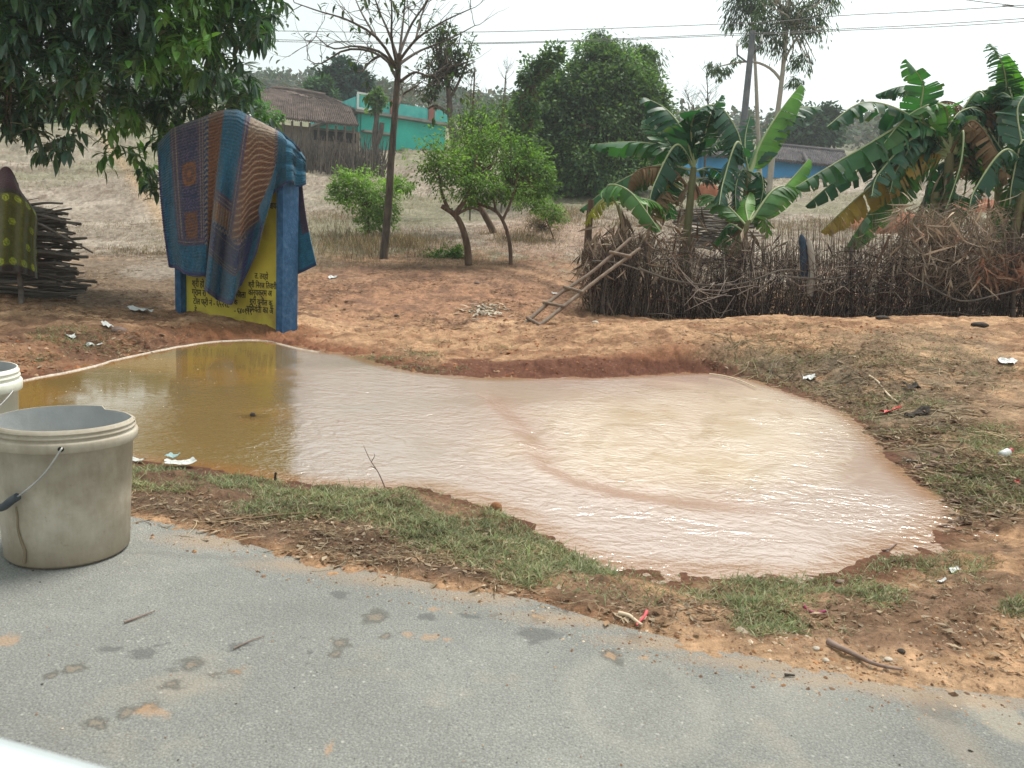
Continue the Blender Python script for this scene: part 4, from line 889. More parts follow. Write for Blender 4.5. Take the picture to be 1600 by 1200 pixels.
# ------------------------------------------------------------------ utility pole and wires
pz_ = 26.0
m_pole = mat('weathered_pole', (.10, .11, .125), (.18, .19, .205), 3, .7, .2, 20)
m_wire = mat('dark_wire', (.10, .10, .10), (.14, .14, .14), 3, .6)
pb = P(1147, 330, pz_); pb[2] = ground_z(pb[0], pb[1], False)[0] - .2; pt = P(1176.5, 48, pz_); px_ = P(1160, 210, pz_)
pole = thing('utility_pole', pb, 'straight grey utility pole leaning slightly beside the eucalyptus', 'pole')
bot = pt + (px_ - pt) * ((pb[2] - pt[2]) / (px_[2] - pt[2]))
m1 = MB(); m1.tube(np.array([bot, (bot + pt) / 2, pt]), [.14, .115, .09], 12); part(m1, 'shaft', m_pole, pole)
m1 = MB(); m1.tube(np.array([pt - [.45, 0, .5], pt - [.42, 0, .75], pt - [.1, 0, .95]]), .03, 6); m1.tube(np.array([pt + [.3, 0, -.3], pt + [.25, 0, -.5], pt + [.05, 0, -.6]]), .03, 6); part(m1, 'bracket', m_pole, pole)
for sx_ in (-.45, .3):
    m1 = MB(); q = pt + [sx_, 0, -.5 if sx_ < 0 else -.3]; m1.tube(np.array([q, q + [0, 0, .07], q + [0, 0, .09], q + [0, 0, .2]]), [.05, .06, .035, .03], 8); part(m1, 'insulator', m_white, pole)
for pts, lb in [([(-900, 30, 42), (60, 38, 34), (420, 48, 31), (745, 50, 29), (1165, 36, 26), (1320, 24, 25), (1640, 5, 23), (3200, -120, 16)], 'highest overhead wire crossing the whole sky'),
                ([(-900, 46, 42), (60, 54, 34), (385, 61, 31), (745, 67, 29), (1165, 52, 26), (1320, 45, 25), (1640, 26, 23), (3200, -90, 16)], 'upper of the two close lower overhead wires'),
                ([(-900, 50, 42), (60, 57, 34.4), (385, 64, 31.4), (745, 68.5, 29.4), (1165, 54.5, 26.4), (1320, 47.5, 25.4), (1640, 31, 23.4), (3200, -84, 16.4)], 'lowest overhead wire of the close pair'),
                ([(1440, -14, 24), (1505, -1, 23.5), (1580, 8, 23), (1660, 17, 22.5), (3000, 120, 16)], 'short overhead wire cutting the top right corner')]:
    m1 = MB(); q = curve_pts([P(*a_) for a_ in pts], 70); m1.tube(q, .011, 4); o_ = m1.build('overhead_wire', m_wire, loc=q[0]); o_.location = q[0]; tag(o_, lb, 'wire', 'overhead wires')
# ------------------------------------------------------------------ painted information board
BL, BR = P(274, 491, 9.35), P(441, 508, 8.75)
ex = BR - BL; ex[2] = 0; BW = np.linalg.norm(ex); ex /= BW; ny = np.array([ex[1], -ex[0], 0]); ny = -ny if ny[1] > 0 else ny   # ny points to the viewer
ez = np.array([0, 0, 1.0])
def BP(u, v, off=0.0):
    d = ray(u, v); o0 = BL + ny * np.asarray(off, float)[..., None]
    t_ = ((o0 - C0) @ ny if np.ndim(off) == 0 else ((o0 - C0) * ny).sum(-1)) / (d @ ny)
    return C0 + d * np.asarray(t_)[..., None]
def loc2(p):
    q = np.asarray(p) - BL; return q @ ex, q @ ez
def B3(a, h, off=0.0): return BL + ex * a + ny * off + ez * h
DT = .27
m_yel = mat('yellow_sign_paint', (.42, .34, .035), (.52, .44, .055), 2.2, .6, .25, 30, c3=(.30, .20, .04), spec=.35)
m_blp = mat('chipped_blue_paint', (.02, .07, .15), (.03, .10, .21), 16, .75, .7, 30, c3=(.07, .14, .24), detail=9)
m_ink = mat('black_lettering', (.012, .012, .012), (.03, .025, .02), 20, .8)
zb = -.15
board = thing('information_board', (BL + BR) / 2 - ny * DT / 2, 'yellow painted Hindi information board with blue pillars under the quilt', 'sign')
R_ = np.stack([ex, ny, ez], 1)
_, hR = loc2(BP(441, 262)); _, hL = loc2(BP(274, 222)); hR += .02
def pillar(a, w_, h):
    m = MB(); n = 20
    G = []
    for k in range(n + 1):
        z_ = lerp(zb, h, k / n); row = []
        for (sx_, sy_) in [(-1, 0), (-.8, .0), (.8, 0), (1, 0), (1, -.08), (1, -.92), (1, -1), (-1, -1)]:
            jj = .004 * (fbm(z_ * 9 + sx_, sy_ * 5, 1, 3, 81) - .5)
            row.append(B3(a + sx_ * w_ / 2 + jj, z_, sy_ * DT + jj))
        G.append(row)
    m.grid(np.array(G), closed=True); m.add(np.array(G[-1]), [list(range(8))])
    return m
part(pillar(.045, .09, hL), 'pillar', m_blp, board, False)
part(pillar(BW - .045, .09, hR), 'pillar', m_blp, board, False)
hpk = loc2(BP(356, 180))[1]
m = MB()
prof = [(.09, zb), (BW - .09, zb), (BW - .09, hR), (BW - .09, hR + .02), (BW * .5, hpk - .03), (.09, hL - .02)]
fr = [B3(a, h, -.09) for a, h in prof]; bk = [B3(a, h, -DT + .04) for a, h in prof]
m.add(np.array(fr + bk), [list(range(6)), list(range(11, 5, -1))] + [[i, i + 6, (i + 1) % 6 + 6, (i + 1) % 6] for i in range(6)])
part(m, 'panel', m_yel, board, False)
def text_mesh(s, u, v, size_px, off, name, slant=0, th_=board, mm=None):
    slant = slant + rng.normal() * .012; v = v + rng.normal() * .4
    cu = bpy.data.curves.new('text', 'FONT'); cu.body = s; cu.extrude = .004; cu.size = 1; cu.offset = .012
    o = bpy.data.objects.new('text', cu); COL.objects.link(o)
    dg = bpy.context.evaluated_depsgraph_get(); me = bpy.data.meshes.new_from_object(o.evaluated_get(dg)); bpy.data.objects.remove(o); bpy.data.curves.remove(cu)
    a0, h0 = loc2(BP(u, v, off)); k = size_px * 9 / FPX
    for vt in me.vertices:
        x, y, z = vt.co
        q = B3(a0 + x * k * .70, h0 + y * k + x * k * slant, off + z * .5) - np.array(th_.location); vt.co = q
    me.materials.clear(); me.materials.append(mm or m_ink)
    ob = bpy.data.objects.new(name, me); COL.objects.link(ob); ob.parent = th_; return ob
sl = 0
for s, u, v, sz in [('श्री हो', 300, 447, 15), ('ग्राम रो', 300, 461, 15), ('टोल फ्री नं - ६५२२८', 302, 474, 14), ('हे', 304, 487, 12), ('िजला', 369, 464, 14), ('क', 366, 476, 12), ('- ६४०१११', 366, 489, 13),
                    ('त. तरहो', 398, 435, 13), ('श्री िनरज ितवारी', 388, 448, 12.5), ('कार्यक्रम अ', 388, 461, 13.5), ('श्री सुनील कु.', 390, 474, 13), ('अिभयंता का अ', 384, 487, 14), ('पंचायत', 416, 326, 13)]:
    text_mesh(s, u, v, sz, -.0885, 'lettering')

# ------------------------------------------------------------------ quilt thrown over the board
KS = np.array([0, .15, .30, .35, .40, .50, .60, .68, .76, .84, .90, .95, 1.0])
KT = np.array([(246, 224), (268, 200), (318, 182), (342, 173), (352, 171), (372, 171), (396, 184), (410, 191), (423, 198), (433, 203), (439, 207), (443, 211), (447, 217)], float)
KB = np.array([(263, 418), (286, 426), (320, 433), (326, 436), (318, 455), (340, 469), (362, 479), (374, 448), (399, 398), (409, 352), (404, 325), (428, 300), (447, 286)], float)
nS, nT = 460, 360
S = np.linspace(0, 1, nS); T_ = np.linspace(0, 1, nT)
TU, TV = np.interp(S, KS, KT[:, 0]), np.interp(S, KS, KT[:, 1]); BU, BV = np.interp(S, KS, KB[:, 0]), np.interp(S, KS, KB[:, 1])
def sm1(a, s=5):
    k = np.exp(-.5 * (np.arange(-3 * s, 3 * s + 1) / s) ** 2); k /= k.sum(); return np.convolve(np.pad(a, 3 * s, mode='reflect', reflect_type='odd'), k, 'valid')
TU, TV, BU, BV = [sm1(a, 4) for a in (TU, TV, BU, BV)]
BV += (fbm(S * 9, S * 0, 1, 3, 94) - .5) * 10; BU += (fbm(S * 7, S * 0 + 4, 1, 3, 95) - .5) * 5
SS, TT = np.meshgrid(S, T_, indexing='ij')
# side edges curve slightly inwards
UU = TU[:, None] * (1 - TT) + BU[:, None] * TT; VV = TV[:, None] * (1 - TT) + BV[:, None] * TT
UU += 6 * np.sin(TT * math.pi) * (SS < .3) * (1 - SS / .3) * -.6
UU += 26 * np.sin(np.clip(TT, 0, 1) * math.pi) * sst(.60, .75, SS) * sst(1.0, .86, SS) * .35
fold = 1.7 * (.10 * np.exp(-((SS - .43) / .035) ** 2) * sst(.1, .7, TT) + .075 * np.exp(-((SS - .60) / .06) ** 2) * sst(.05, .6, TT)
        + .05 * np.exp(-((SS - .20) / .09) ** 2) * TT - .02 * np.exp(-((SS - .345) / .02) ** 2) * TT - .03 * np.exp(-((SS - .51) / .03) ** 2) * sst(.1, .6, TT)
        + .10 * np.exp(-((SS - .84) / .06) ** 2) * sst(.2, 1, TT) - .03 * np.exp(-((SS - .73) / .03) ** 2) * sst(.2, .8, TT) + .035 * np.sin(SS * 40 + TT * 3) * TT * .35)
fold = fold * sst(1.02, .93, SS)
off = .035 + fold + .036 * (fbm(SS * 11, TT * 5, 1, 4, 83) - .5) * 2 * sst(0, .15, TT)
roll_ = np.exp(-TT / .035)
off = off * (1 - roll_) - .13 * roll_
Q = BP(UU.ravel(), VV.ravel(), off.ravel()).reshape(nS, nT, 3)
# stitched ripples
rip = .0035 * np.sin(TT * 330 + 3 * fbm(SS * 14, TT * 6, 1, 2, 84) * 2.5) * (.5 + fbm(SS * 30, TT * 30, 1, 2, 85))
Q = Q + ny * rip[..., None]
BLU, DBL, PUR, ORG, BRN, CRM, TEAL = [np.array(c_) for c_ in [(.012, .105, .185), (.018, .048, .12), (.062, .045, .085), (.24, .095, .035), (.13, .06, .038), (.30, .26, .20), (.03, .17, .24)]]
def colour(s, t, u, v):
    C_ = np.zeros(s.shape + (3,)) + BLU
    C_ = C_ * (1 + (fbm(s * 60, t * 20, 1, 3, 86) - .5) * .7)[..., None]
    def put(m, k): 
        m = m[..., None]; C_[:] = C_ * (1 - m) + k * m
    def band(x, a, b): return ((x >= a) & (x < b)).astype(float)
    zig = .5 + .5 * np.sin(t * 190 + np.abs((s * 90) % 2 - 1) * 3)
    body = band(t, 0, .80)
    put(band(s, .13, .175) * body, PUR * 1.3); put(band(s, .142, .148) * body, CRM * .7); put(band(s, .162, .168) * body, CRM * .7)
    pais = band(s, .175, .27) * body; put(pais, lerp(DBL, PUR, .4) * .9)
    put(pais * (np.sin(s * 210 + 4 * np.sin(t * 60)) * np.sin(t * 120 + 3 * np.sin(s * 90)) > .35), PUR * 1.7)
    for (t0, t1) in ((.26, .41), (.58, .76)):
        q = pais * band(t, t0, t1) * band(s, .19, .26); put(q * .8, BRN * .9 + ORG * .1)
        rr_ = np.hypot((s - .225) / .035, (t - (t0 + t1) / 2) / .075); put(q * (np.sin(rr_ * 9) > .1) * .85, ORG * (.75 if t0 > .5 else 1))
    put(band(s, .27, .30) * body, PUR * 1.2); put(band(s, .277, .282) * body, CRM * .6); put(band(s, .291, .296) * body, CRM * .6)
    put(band(s, .30, .318) * body, lerp(DBL, CRM, .0) ); put(band(s, .30, .318) * body * (zig > .6), CRM * .7)
    put(band(s, .318, .40) * band(t, 0, .9), BRN * .9); put(band(s, .318, .40) * band(t, 0, .9) * (np.sin(t * 240 + s * 60 + 2 * np.sin(s * 70)) > .1), ORG * .8)
    put(band(s, .13, .30) * band(t, .76, .80), PUR * 1.2); put(band(s, .13, .30) * band(t, .775, .782), CRM * .6)
    put(band(s, .39, .55), BLU)
    # cross border in the middle fold
    tt_ = t - (s - .40) * .25
    mid = band(s, .40, .66)
    put(mid * band(tt_, .44, .50), PUR * 1.2); put(mid * (band(tt_, .455, .462) + band(tt_, .48, .487)), CRM * .6)
    put(band(s, .40, .56) * band(tt_, .50, .60), ORG * .9); put(band(s, .40, .56) * band(tt_, .50, .60) * (np.sin(s * 330) > .3), CRM * .7)
    put(mid * band(tt_, .60, .635), lerp(CRM, PUR, .4)); put(mid * band(tt_, .60, .635) * (zig > .5), DBL)
    put(mid * band(tt_, .635, .80), lerp(PUR, DBL, .55)); put(mid * (band(tt_, .655, .66) + band(tt_, .79, .795) + band(tt_, .775, .78) + band(tt_, .76, .765)), CRM * .55)
    # slanting orange stripe to the right shoulder
    sl_ = s + (t - .3) * .05
    dg = sst(.70, .60, t)
    put(band(sl_, .535, .565) * dg, PUR * 1.4); put(band(sl_, .545, .55) * dg, CRM * .7)
    og = band(sl_, .565, .80) * dg; put(og, BRN * 1.05)
    put(og * (np.sin(t * 160 - (sl_ - .68) ** 2 * 700 + 1.5 * np.sin(s * 40)) > .05), ORG * 1.05)
    put(og * (np.sin(t * 160 - (sl_ - .68) ** 2 * 700 + 1.5 * np.sin(s * 40)) > .88), CRM * 1.05)
    put(og * sst(.16, .02, t) * .55, CRM * 1.15)
    put(band(sl_, .80, .845) * sst(.8, .7, t), lerp(CRM, PUR, .45)); put(band(sl_, .80, .845) * sst(.8, .7, t) * (zig > .5), PUR)
    put(sst(.845, .86, sl_), BLU * 1.0); 
    edge = np.clip(sst(.965, .985, t) + sst(.03, .015, s) * (t > .1) + sst(.62, .66, s) * 0, 0, 1); put(edge, DBL * .8 + np.array([.02, 0, .03]))
    put(band(s, .655, .70) * sst(.6, .75, t), DBL * .9 + np.array([.02, 0, .03]))
    C_ = C_ * .86 + np.array([.075, .07, .065]) * .14
    return C_ * (1 + (fbm(s * 220, t * 160, 1, 2, 87) - .5) * .9)[..., None] * .95
QC = colour(SS, TT, UU, VV)
# wrap over the right flank
nW = 70; wv2 = np.linspace(0, 1, nW)[1:, None]
last = Q[-1]; hgt0 = last[:, 2]
wrapG = last[None] - ny * (wv2[..., None] * .31) + ex * (.025 * np.sin(np.clip(wv2 * 1.2, 0, 1) * 2.2) + .03 * np.sin(wv2 * 9) * (np.arange(nT) / nT)[None])[..., None]
bot_h = last[-1, 2]; fr_ = (last[:, 2] - last[-1, 2]) / (last[0, 2] - last[-1, 2])
wrapG = wrapG + ez * (-.16 * wv2 ** 1.6 * fr_[None] + .02 * np.sin(wv2 * 8) * (1 - fr_)[None])[..., None]
wc = np.zeros(wrapG.shape) + BLU * .9; wc = wc * (1 + (fbm(np.arange(nW - 1)[:, None] * .2, np.arange(nT)[None] * .15, 1, 3, 88) - .5) * .8)[..., None]; wc[:, -8:] = DBL * .8
Q2 = np.concatenate([Q, wrapG]); QC2 = np.concatenate([QC, wc])
def thick(mb, G, C_, dn=.012):
    du = np.gradient(G, axis=0); dvv = np.gradient(G, axis=1); n_ = unit(np.cross(du, dvv)); B_ = G + n_ * dn
    mb.grid(G, col=C_); mb.grid(B_[::-1], col=C_[::-1] * .75)
    for e in ((G[0], B_[0], C_[0]), (B_[-1], G[-1], C_[-1])): mb.grid(np.stack([e[0], e[1]], 0), col=np.stack([e[2], e[2]], 0))
    for e in ((B_[:, 0], G[:, 0], C_[:, 0]), (G[:, -1], B_[:, -1], C_[:, -1])): mb.grid(np.stack([e[0], e[1]], 0), col=np.stack([e[2], e[2]], 0))
mq = MB(); thick(mq, Q2[::2, ::2] if False else Q2, QC2, .012)
# the part hanging behind the board
s_ = np.linspace(0, 1, 120)
tU = np.interp(s_, [0, .3, .45, .55, .8, 1], [248, 318, 352, 372, 440, 470]); tV = np.interp(s_, [0, .3, .45, .55, .8, 1], [224, 182, 171, 171, 206, 232])
bU = np.interp(s_, [0, .6, .85, .9, 1], [262, 400, 440, 466, 495]); bV = np.interp(s_, [0, .6, .85, .9, 1], [395, 420, 430, 428, 414])
S2, T2 = np.meshgrid(s_, np.linspace(0, 1, 110), indexing='ij')
bend = sst(0, .25, T2) * S2 ** 2
U2 = tU[:, None] * (1 - T2) + bU[:, None] * T2 - 6 * np.sin(T2 * math.pi) * S2 ** 4; V2 = tV[:, None] * (1 - T2) + bV[:, None] * T2
rl = np.exp(-T2 / .04); o2 = (-DT - .07 - .03 * np.sin(S2 * 20) * T2) * (1 - rl) - .13 * rl
QB = BP(U2.ravel(), V2.ravel(), o2.ravel()).reshape(120, 110, 3); QB += ny * (.003 * np.sin(T2 * 300))[..., None]
CB = np.zeros(QB.shape) + BLU; CB[(S2 > .95)] = PUR; CB[(S2 > .90) & (T2 > .72)] = BLU * 1.1; CB[T2 > .98] = DBL; CB *= (1 + (fbm(S2 * 40, T2 * 40, 1, 3, 89) - .5) * .8)[..., None]
thick(mq, QB, CB, -.01)
m_quilt, t, o = nodes('quilted_cotton')
a = N(t, 'ShaderNodeAttribute', attribute_name='col'); b = N(t, 'ShaderNodeBsdfPrincipled'); b.inputs['Roughness'].default_value = .85; b.inputs['Specular IOR Level'].default_value = .2
b.inputs['Sheen Weight'].default_value = .25
tc = N(t, 'ShaderNodeTexCoord'); mp = N(t, 'ShaderNodeMapping'); mp.inputs['Scale'].default_value = (1, 1, 2.2); t.links.new(tc.outputs['Object'], mp.inputs[0])
n1 = noise_node(t, mp.outputs[0], 55, 3, .6); bp = N(t, 'ShaderNodeBump'); bp.inputs['Strength'].default_value = .7; bp.inputs['Distance'].default_value = .01
t.links.new(n1.outputs['Fac'], bp.inputs['Height']); t.links.new(bp.outputs[0], b.inputs['Normal'])
f = ramp(t, n1.outputs['Fac'], [(.35, (.75, .75, .75)), (.65, (1.25, 1.25, 1.25))]).outputs[0]
t.links.new(mixc(t, 1, a.outputs['Color'], f, 'MULTIPLY'), b.inputs['Base Color']); t.links.new(b.outputs[0], o.inputs[0])
qo = mq.build('quilt', m_quilt, loc=(BL + BR) / 2); qo.location = (BL + BR) / 2
tag(qo, 'blue quilt with orange patterned stripes draped over the yellow board', 'quilt')

# ------------------------------------------------------------------ buckets
def bucket_parts(cx, cy, r0, r1, h, notch=None, tilt=0):
    """outer wall, rim rings and inner wall as one lathe"""
    prof = [(r0 * .55, .004), (r0 * .93, .0), (r0, .012), (lerp(r0, r1, .40), h * .42), (lerp(r0, r1, .86), h * .84), (r1 * 1.035, h * .842), (r1 * 1.055, h * .85), (r1 * 1.06, h * .905), (r1 * 1.045, h * .915), (r1 * 1.01, h * .92), (r1 * 1.01, h * .933), (r1 * 1.03, h * .937), (r1 * 1.03, h * .948), (r1 * 1.005, h * .953), (r1 * 1.005, h * .965), (r1 * 1.02, h * .97), (r1 * 1.02, h * .978), (r1 * .995, h * .982), (r1 * .995, h), (r1 * .975, h), (r1 * .965, h * .9), (r0 * .96, .03), (r0 * .5, .022)]
    n = 128; G = []
    for rr_, z_ in prof:
        row = []
        for k in range(n):
            a_ = 2 * math.pi * k / n; zz = z_
            if notch and z_ > h * .975:
                a0, a1 = notch
                if a0 < a_ < a1: zz = z_ - h * .020 - h * .008 * fbm(a_ * 9, 0, 1, 3, 91)
            wob = 1 + .008 * math.sin(2 * a_ + 1)
            row.append((cx + rr_ * wob * math.cos(a_), cy + rr_ * wob * math.sin(a_), zz))
        G.append(row)
    return np.array(G)
m_bkt, t, o = nodes('dusty_beige_plastic')
tc = N(t, 'ShaderNodeTexCoord'); v_ = tc.outputs['Object']
n1 = noise_node(t, v_, 7, 6, .65); col = ramp(t, n1.outputs['Fac'], [(.3, (.30, .255, .19)), (.5, (.40, .355, .285)), (.7, (.50, .46, .385))]).outputs[0]
mp = N(t, 'ShaderNodeMapping'); mp.inputs['Scale'].default_value = (1, 1, .18); t.links.new(v_, mp.inputs[0])
n2 = noise_node(t, mp.outputs[0], 22, 5, .7); col = mixc(t, 1, col, ramp(t, n2.outputs['Fac'], [(.3, (.88, .87, .85)), (.6, (1.05, 1.05, 1.04))]).outputs[0], 'MULTIPLY')
n3 = noise_node(t, v_, 45, 6, .75); col = mixc(t, ramp(t, n3.outputs['Fac'], [(.62, (0, 0, 0)), (.74, (.7, .7, .7))]).outputs[0], col, (.17, .12, .08))
sx = N(t, 'ShaderNodeSeparateXYZ'); t.links.new(v_, sx.inputs[0]); zr_ = N(t, 'ShaderNodeMapRange'); zr_.inputs['From Min'].default_value = .10; zr_.inputs['From Max'].default_value = 0.0; zr_.inputs['To Max'].default_value = .45
t.links.new(sx.outputs[2], zr_.inputs['Value']); col = mixc(t, zr_.outputs[0], col, (.26, .185, .11))
b = N(t, 'ShaderNodeBsdfPrincipled'); b.inputs['Roughness'].default_value = .62; b.inputs['Specular IOR Level'].default_value = .3; t.links.new(col, b.inputs['Base Color'])
bp = N(t, 'ShaderNodeBump'); bp.inputs['Strength'].default_value = .25; bp.inputs['Distance'].default_value = .003; t.links.new(n3.outputs['Fac'], bp.inputs['Height']); t.links.new(bp.outputs[0], b.inputs['Normal']); t.links.new(b.outputs[0], o.inputs[0])
m_bin = mat('grey_bucket_inside', (.29, .30, .30), (.42, .43, .425), 6, .6, .1, 40, spec=.35)
m_wht = mat('cream_bucket_plastic', (.62, .62, .52), (.72, .73, .64), 6, .45, .1, 40)
m_steel = mat('dull_steel_wire', (.35, .35, .34), (.50, .50, .48), 20, .45, metal=.6)
m_grip = mat('dark_grip', (.04, .05, .06), (.08, .09, .10), 20, .6)
m_stain = mat('brown_drip_stain', (.19, .15, .10), (.25, .20, .14), 20, .7)
bc = PZ(108, 858, 0.0)
ry = P(101, 651, bc[1] * 1.0); BH = P(101, 652, bc[1])[2]
R1 = (P(205, 670, bc[1] - .03)[0] - P(-1, 660, bc[1] - .03)[0]) / 2 * .955; R0 = (P(196, 850, bc[1])[0] - P(19, 855, bc[1])[0]) / 2 * .955
bk = thing('plastic_bucket', (bc[0], bc[1], 0), 'large dusty beige bucket with a chipped rim standing on the road', 'bucket')
G = bucket_parts(bc[0], bc[1], R0, R1, BH, notch=(math.radians(20), math.radians(84)))
m = MB(); m.grid(G[:20], closed=True); part(m, 'body', m_bkt, bk)
m = MB(); m.grid(G[19:], closed=True); m.add(G[-1], [list(range(len(G[-1])))]); part(m, 'inside', m_bin, bk)
# handle: ear hole and hanging wire
def surf(u, v, k=1.06):
    """point on the bucket's side seen at a pixel"""
    d = ray(u, v); lo = None
    for Zz in np.linspace(.6, 4, 4000):
        p = C0 + d * Zz
        if 0 < p[2] < BH * 1.1 and math.hypot(p[0] - bc[0], p[1] - bc[1]) < lerp(R0, R1, p[2] / BH) * k: return p
    return C0 + d * bc[1] * .95
ear = surf(95, 702, 1.065); e1 = surf(70, 738, 1.05); e2 = surf(40, 765, 1.05); e3 = surf(20, 778, 1.05); e4 = e3 + (e3 - e2) * .9
nrm_ = unit(np.array([ear[0] - bc[0], ear[1] - bc[1], 0]))
m = MB(); pts = curve_pts([ear - nrm_ * .01, ear + nrm_ * .012, e1 + nrm_ * .012, e2 + nrm_ * .015, e3 + nrm_ * .02, e4 + nrm_ * .02, e4 + np.array([-.06, .03, .0]), np.array([bc[0] - R1 * 1.12, bc[1] + .02, BH * .5]), np.array([bc[0] - R1 * 1.07, bc[1] + .05, BH * .87])], 60)
m.tube(pts, .0026, 8); hd = part(m, 'handle', m_steel, bk)
m = MB(); i0 = 32; m.tube(pts[26:38], .011, 10); subpart(m, 'grip', m_grip, hd, bk)
m = MB(); rr_ = .011; m.tube(np.array([ear + nrm_ * -.004, ear + nrm_ * .003]), [rr_ * .8, rr_ * .62], 14); part(m, 'ear_hole', m_dark, bk)
m = MB(); dr = [(25, 792), (27, 808), (28, 826), (33, 845), (39, 862), (38, 880)]
pp_ = curve_pts([surf(u, v, 1.008) for u, v in dr], 26); m.tube(pp_, np.linspace(.002, .005, 26) , 6)
st_ = part(m, 'drip_stain', m_stain, bk)
c2 = PZ(-62, 792, 0.0)
b2 = thing('plastic_bucket', (c2[0], c2[1], 0), 'cream white bucket half hidden at the left edge behind the beige bucket', 'bucket')
h2_ = P(-62, 575, c2[1])[2]; r2_ = (P(20, 590, c2[1])[0] - c2[0]) * .97
G = bucket_parts(c2[0], c2[1], r2_ * .86, r2_ * .945, h2_)
m = MB(); m.grid(G[:20], closed=True); part(m, 'body', m_wht, b2); m = MB(); m.grid(G[19:], closed=True); m.add(G[-1], [list(range(len(G[-1])))]); part(m, 'inside', m_bin, b2)
m = MB(); a_ = np.linspace(math.pi * 1.0, math.pi * 2.0, 30); m.tube(np.stack([c2[0] + r2_ * 1.02 * np.cos(a_), c2[1] + r2_ * 1.04 * np.sin(a_), h2_ * .86 - .12 * np.sin(-a_ + math.pi) * -1 * 0 - .14 * np.abs(np.sin(a_))], 1), .0026, 6); part(m, 'handle', m_steel, b2)

# ------------------------------------------------------------------ car door sill in the lower left corner
m_car = mat('white_car_paint', (.50, .57, .60), (.56, .62, .65), 1, .25, spec=.6)
m_rub = mat('black_window_seal', (.02, .02, .02), (.03, .03, .03), 5, .6)
c_a, c_b = P(-10, 1150, .36), P(178, 1203, .335)
dv_ = unit(c_b - c_a); 
cd = thing('car_door', (c_a[0], c_a[1], 0.02), 'white rounded car door edge blurred in the bottom left corner', 'car door')
sd = unit(np.cross(dv_, [0, 0, 1.0])); sd = -sd if sd[1] > 0 else sd      # towards the camera
G = []
for k in np.linspace(-.9, .35, 60):
    p = c_a + dv_ * k * 1.0; drop = 0.02 * max(0, k - .1) ** 1.5
    row = [p + sd * x_ + np.array([0, 0, z_ - drop]) for x_, z_ in [(-.012, -.62), (-.03, -.45), (-.028, -.2), (-.014, -.06), (-.004, -.015), (.0, 0.0), (.012, .004), (.03, .002), (.05, -.012), (.055, -.06), (.055, -.3), (.05, -.62)]]
    G.append(row)
m = MB(); m.grid(np.array(G), closed=True); m.add(np.array(G[0]), [list(range(12))]); m.add(np.array(G[-1]), [list(range(12))]); part(m, 'door_panel', m_car, cd)
m = MB(); m.tube(np.array([g[9] + np.array([0, 0, .0]) + sd * .008 for g in G]), .008, 6); part(m, 'window_seal', m_rub, cd)
# ------------------------------------------------------------------ firewood pile and the saree drying at the left edge
m_stick = mat('grey_firewood', (.06, .05, .044), (.15, .13, .11), 9, .9, .6, 60, c3=(.23, .20, .18), stretch=(.3, 1, 1))
protos = []
for k in range(8):
    L_ = rng.uniform(1.5, 2.3); q = np.stack([np.linspace(-L_, 0, 12), np.cumsum(rng.normal(size=12)) * .012, np.cumsum(rng.normal(size=12)) * .012], 1); q -= q[-1]
    m = MB(); r_ = rng.uniform(.010, .024); m.tube(q, np.linspace(r_ * 1.2, r_ * .8, 12) * (1 + .1 * rng.normal(size=12)), 7)
    if k % 2: m.tube(np.array([q[7], q[8] + [.08, .02, .05], q[9] + [.14, .03, .12]]), [r_ * .6, r_ * .4, r_ * .2], 5)
    protos.append(m)
first = {}
def put_proto(store, key, mbx, name, mtx, loc, rot, label, cat, group, scale=1.0, part_meshes=None):
    if key not in store:
        o = mbx.build(name, mtx); store[key] = o; o.name = name
    else:
        o = store[key].copy(); COL.objects.link(o)
    o.location = [float(a) for a in loc]; o.rotation_euler = rot; o.scale = (scale,) * 3; tag(o, label, cat, group); return o
for k in range(128):
    f_ = k / 127; v = 466 - 138 * f_; ur = rng.uniform(90, 140) - 30 * f_ + (18 if rng.random() < .12 else 0)
    Z = 9.1 + rng.uniform(-.12, .75) * (1 - .3 * f_) 
    p = P(ur, v + rng.normal() * 3, Z); p[2] = max(p[2], ground_z(p[0], p[1], False)[0] + .02)
    put_proto(first, k % 8, protos[k % 8], 'firewood_stick', m_stick, p, (rng.uniform(0, 6), rng.normal() * .05 + .02, rng.normal() * .10 + .06), 'grey crooked stick stacked in the firewood pile at the left edge', 'stick', 'sticks of the firewood pile')
for (u0, v0, u1, v1, Z, lb) in [(46, 320, 98, 318, 8.9, 'thick grey stick poking out on top of the firewood pile'), (50, 340, 112, 326, 8.8, 'thin twig jutting up from the firewood pile top'), (48, 346, 145, 395, 8.7, 'long slanting branch sliding off the right side of the firewood pile'), (50, 335, 120, 352, 8.75, 'slanting stick lying on the upper right of the firewood pile')]:
    m = MB(); q = curve_pts(px([(u0 - 60, v0 + 4), (u0, v0), ((u0 + u1) / 2, (v0 + v1) / 2 - 2), (u1, v1)], Z), 10); m.tube(q, np.linspace(.02, .010, 10), 7); o_ = m.build('firewood_stick', m_stick, loc=q[0]); o_.location = q[0]; tag(o_, lb, 'stick')
pb_ = at(34, 468); sZ = 8.55; pb_ = P(34, 468, sZ); pb_[2] = ground_z(pb_[0], pb_[1], False)[0]
m = MB(); m.tube(np.array([pb_ - [0, 0, .1], P(30, 420, sZ), P(14, 272, sZ)]), [.03, .028, .02], 8); o_ = m.build('wooden_stake', m_stick, loc=pb_); o_.location = pb_; tag(o_, 'upright wooden stake carrying the olive cloth beside the firewood', 'stake')
a_, b_ = np.meshgrid(np.linspace(0, 1, 110), np.linspace(0, 1, 100), indexing='ij')      # a: around, b: down
wd_ = 22 + 26 * sst(0, .35, b_) ; ph = (a_ - .5) * math.pi * 1.25
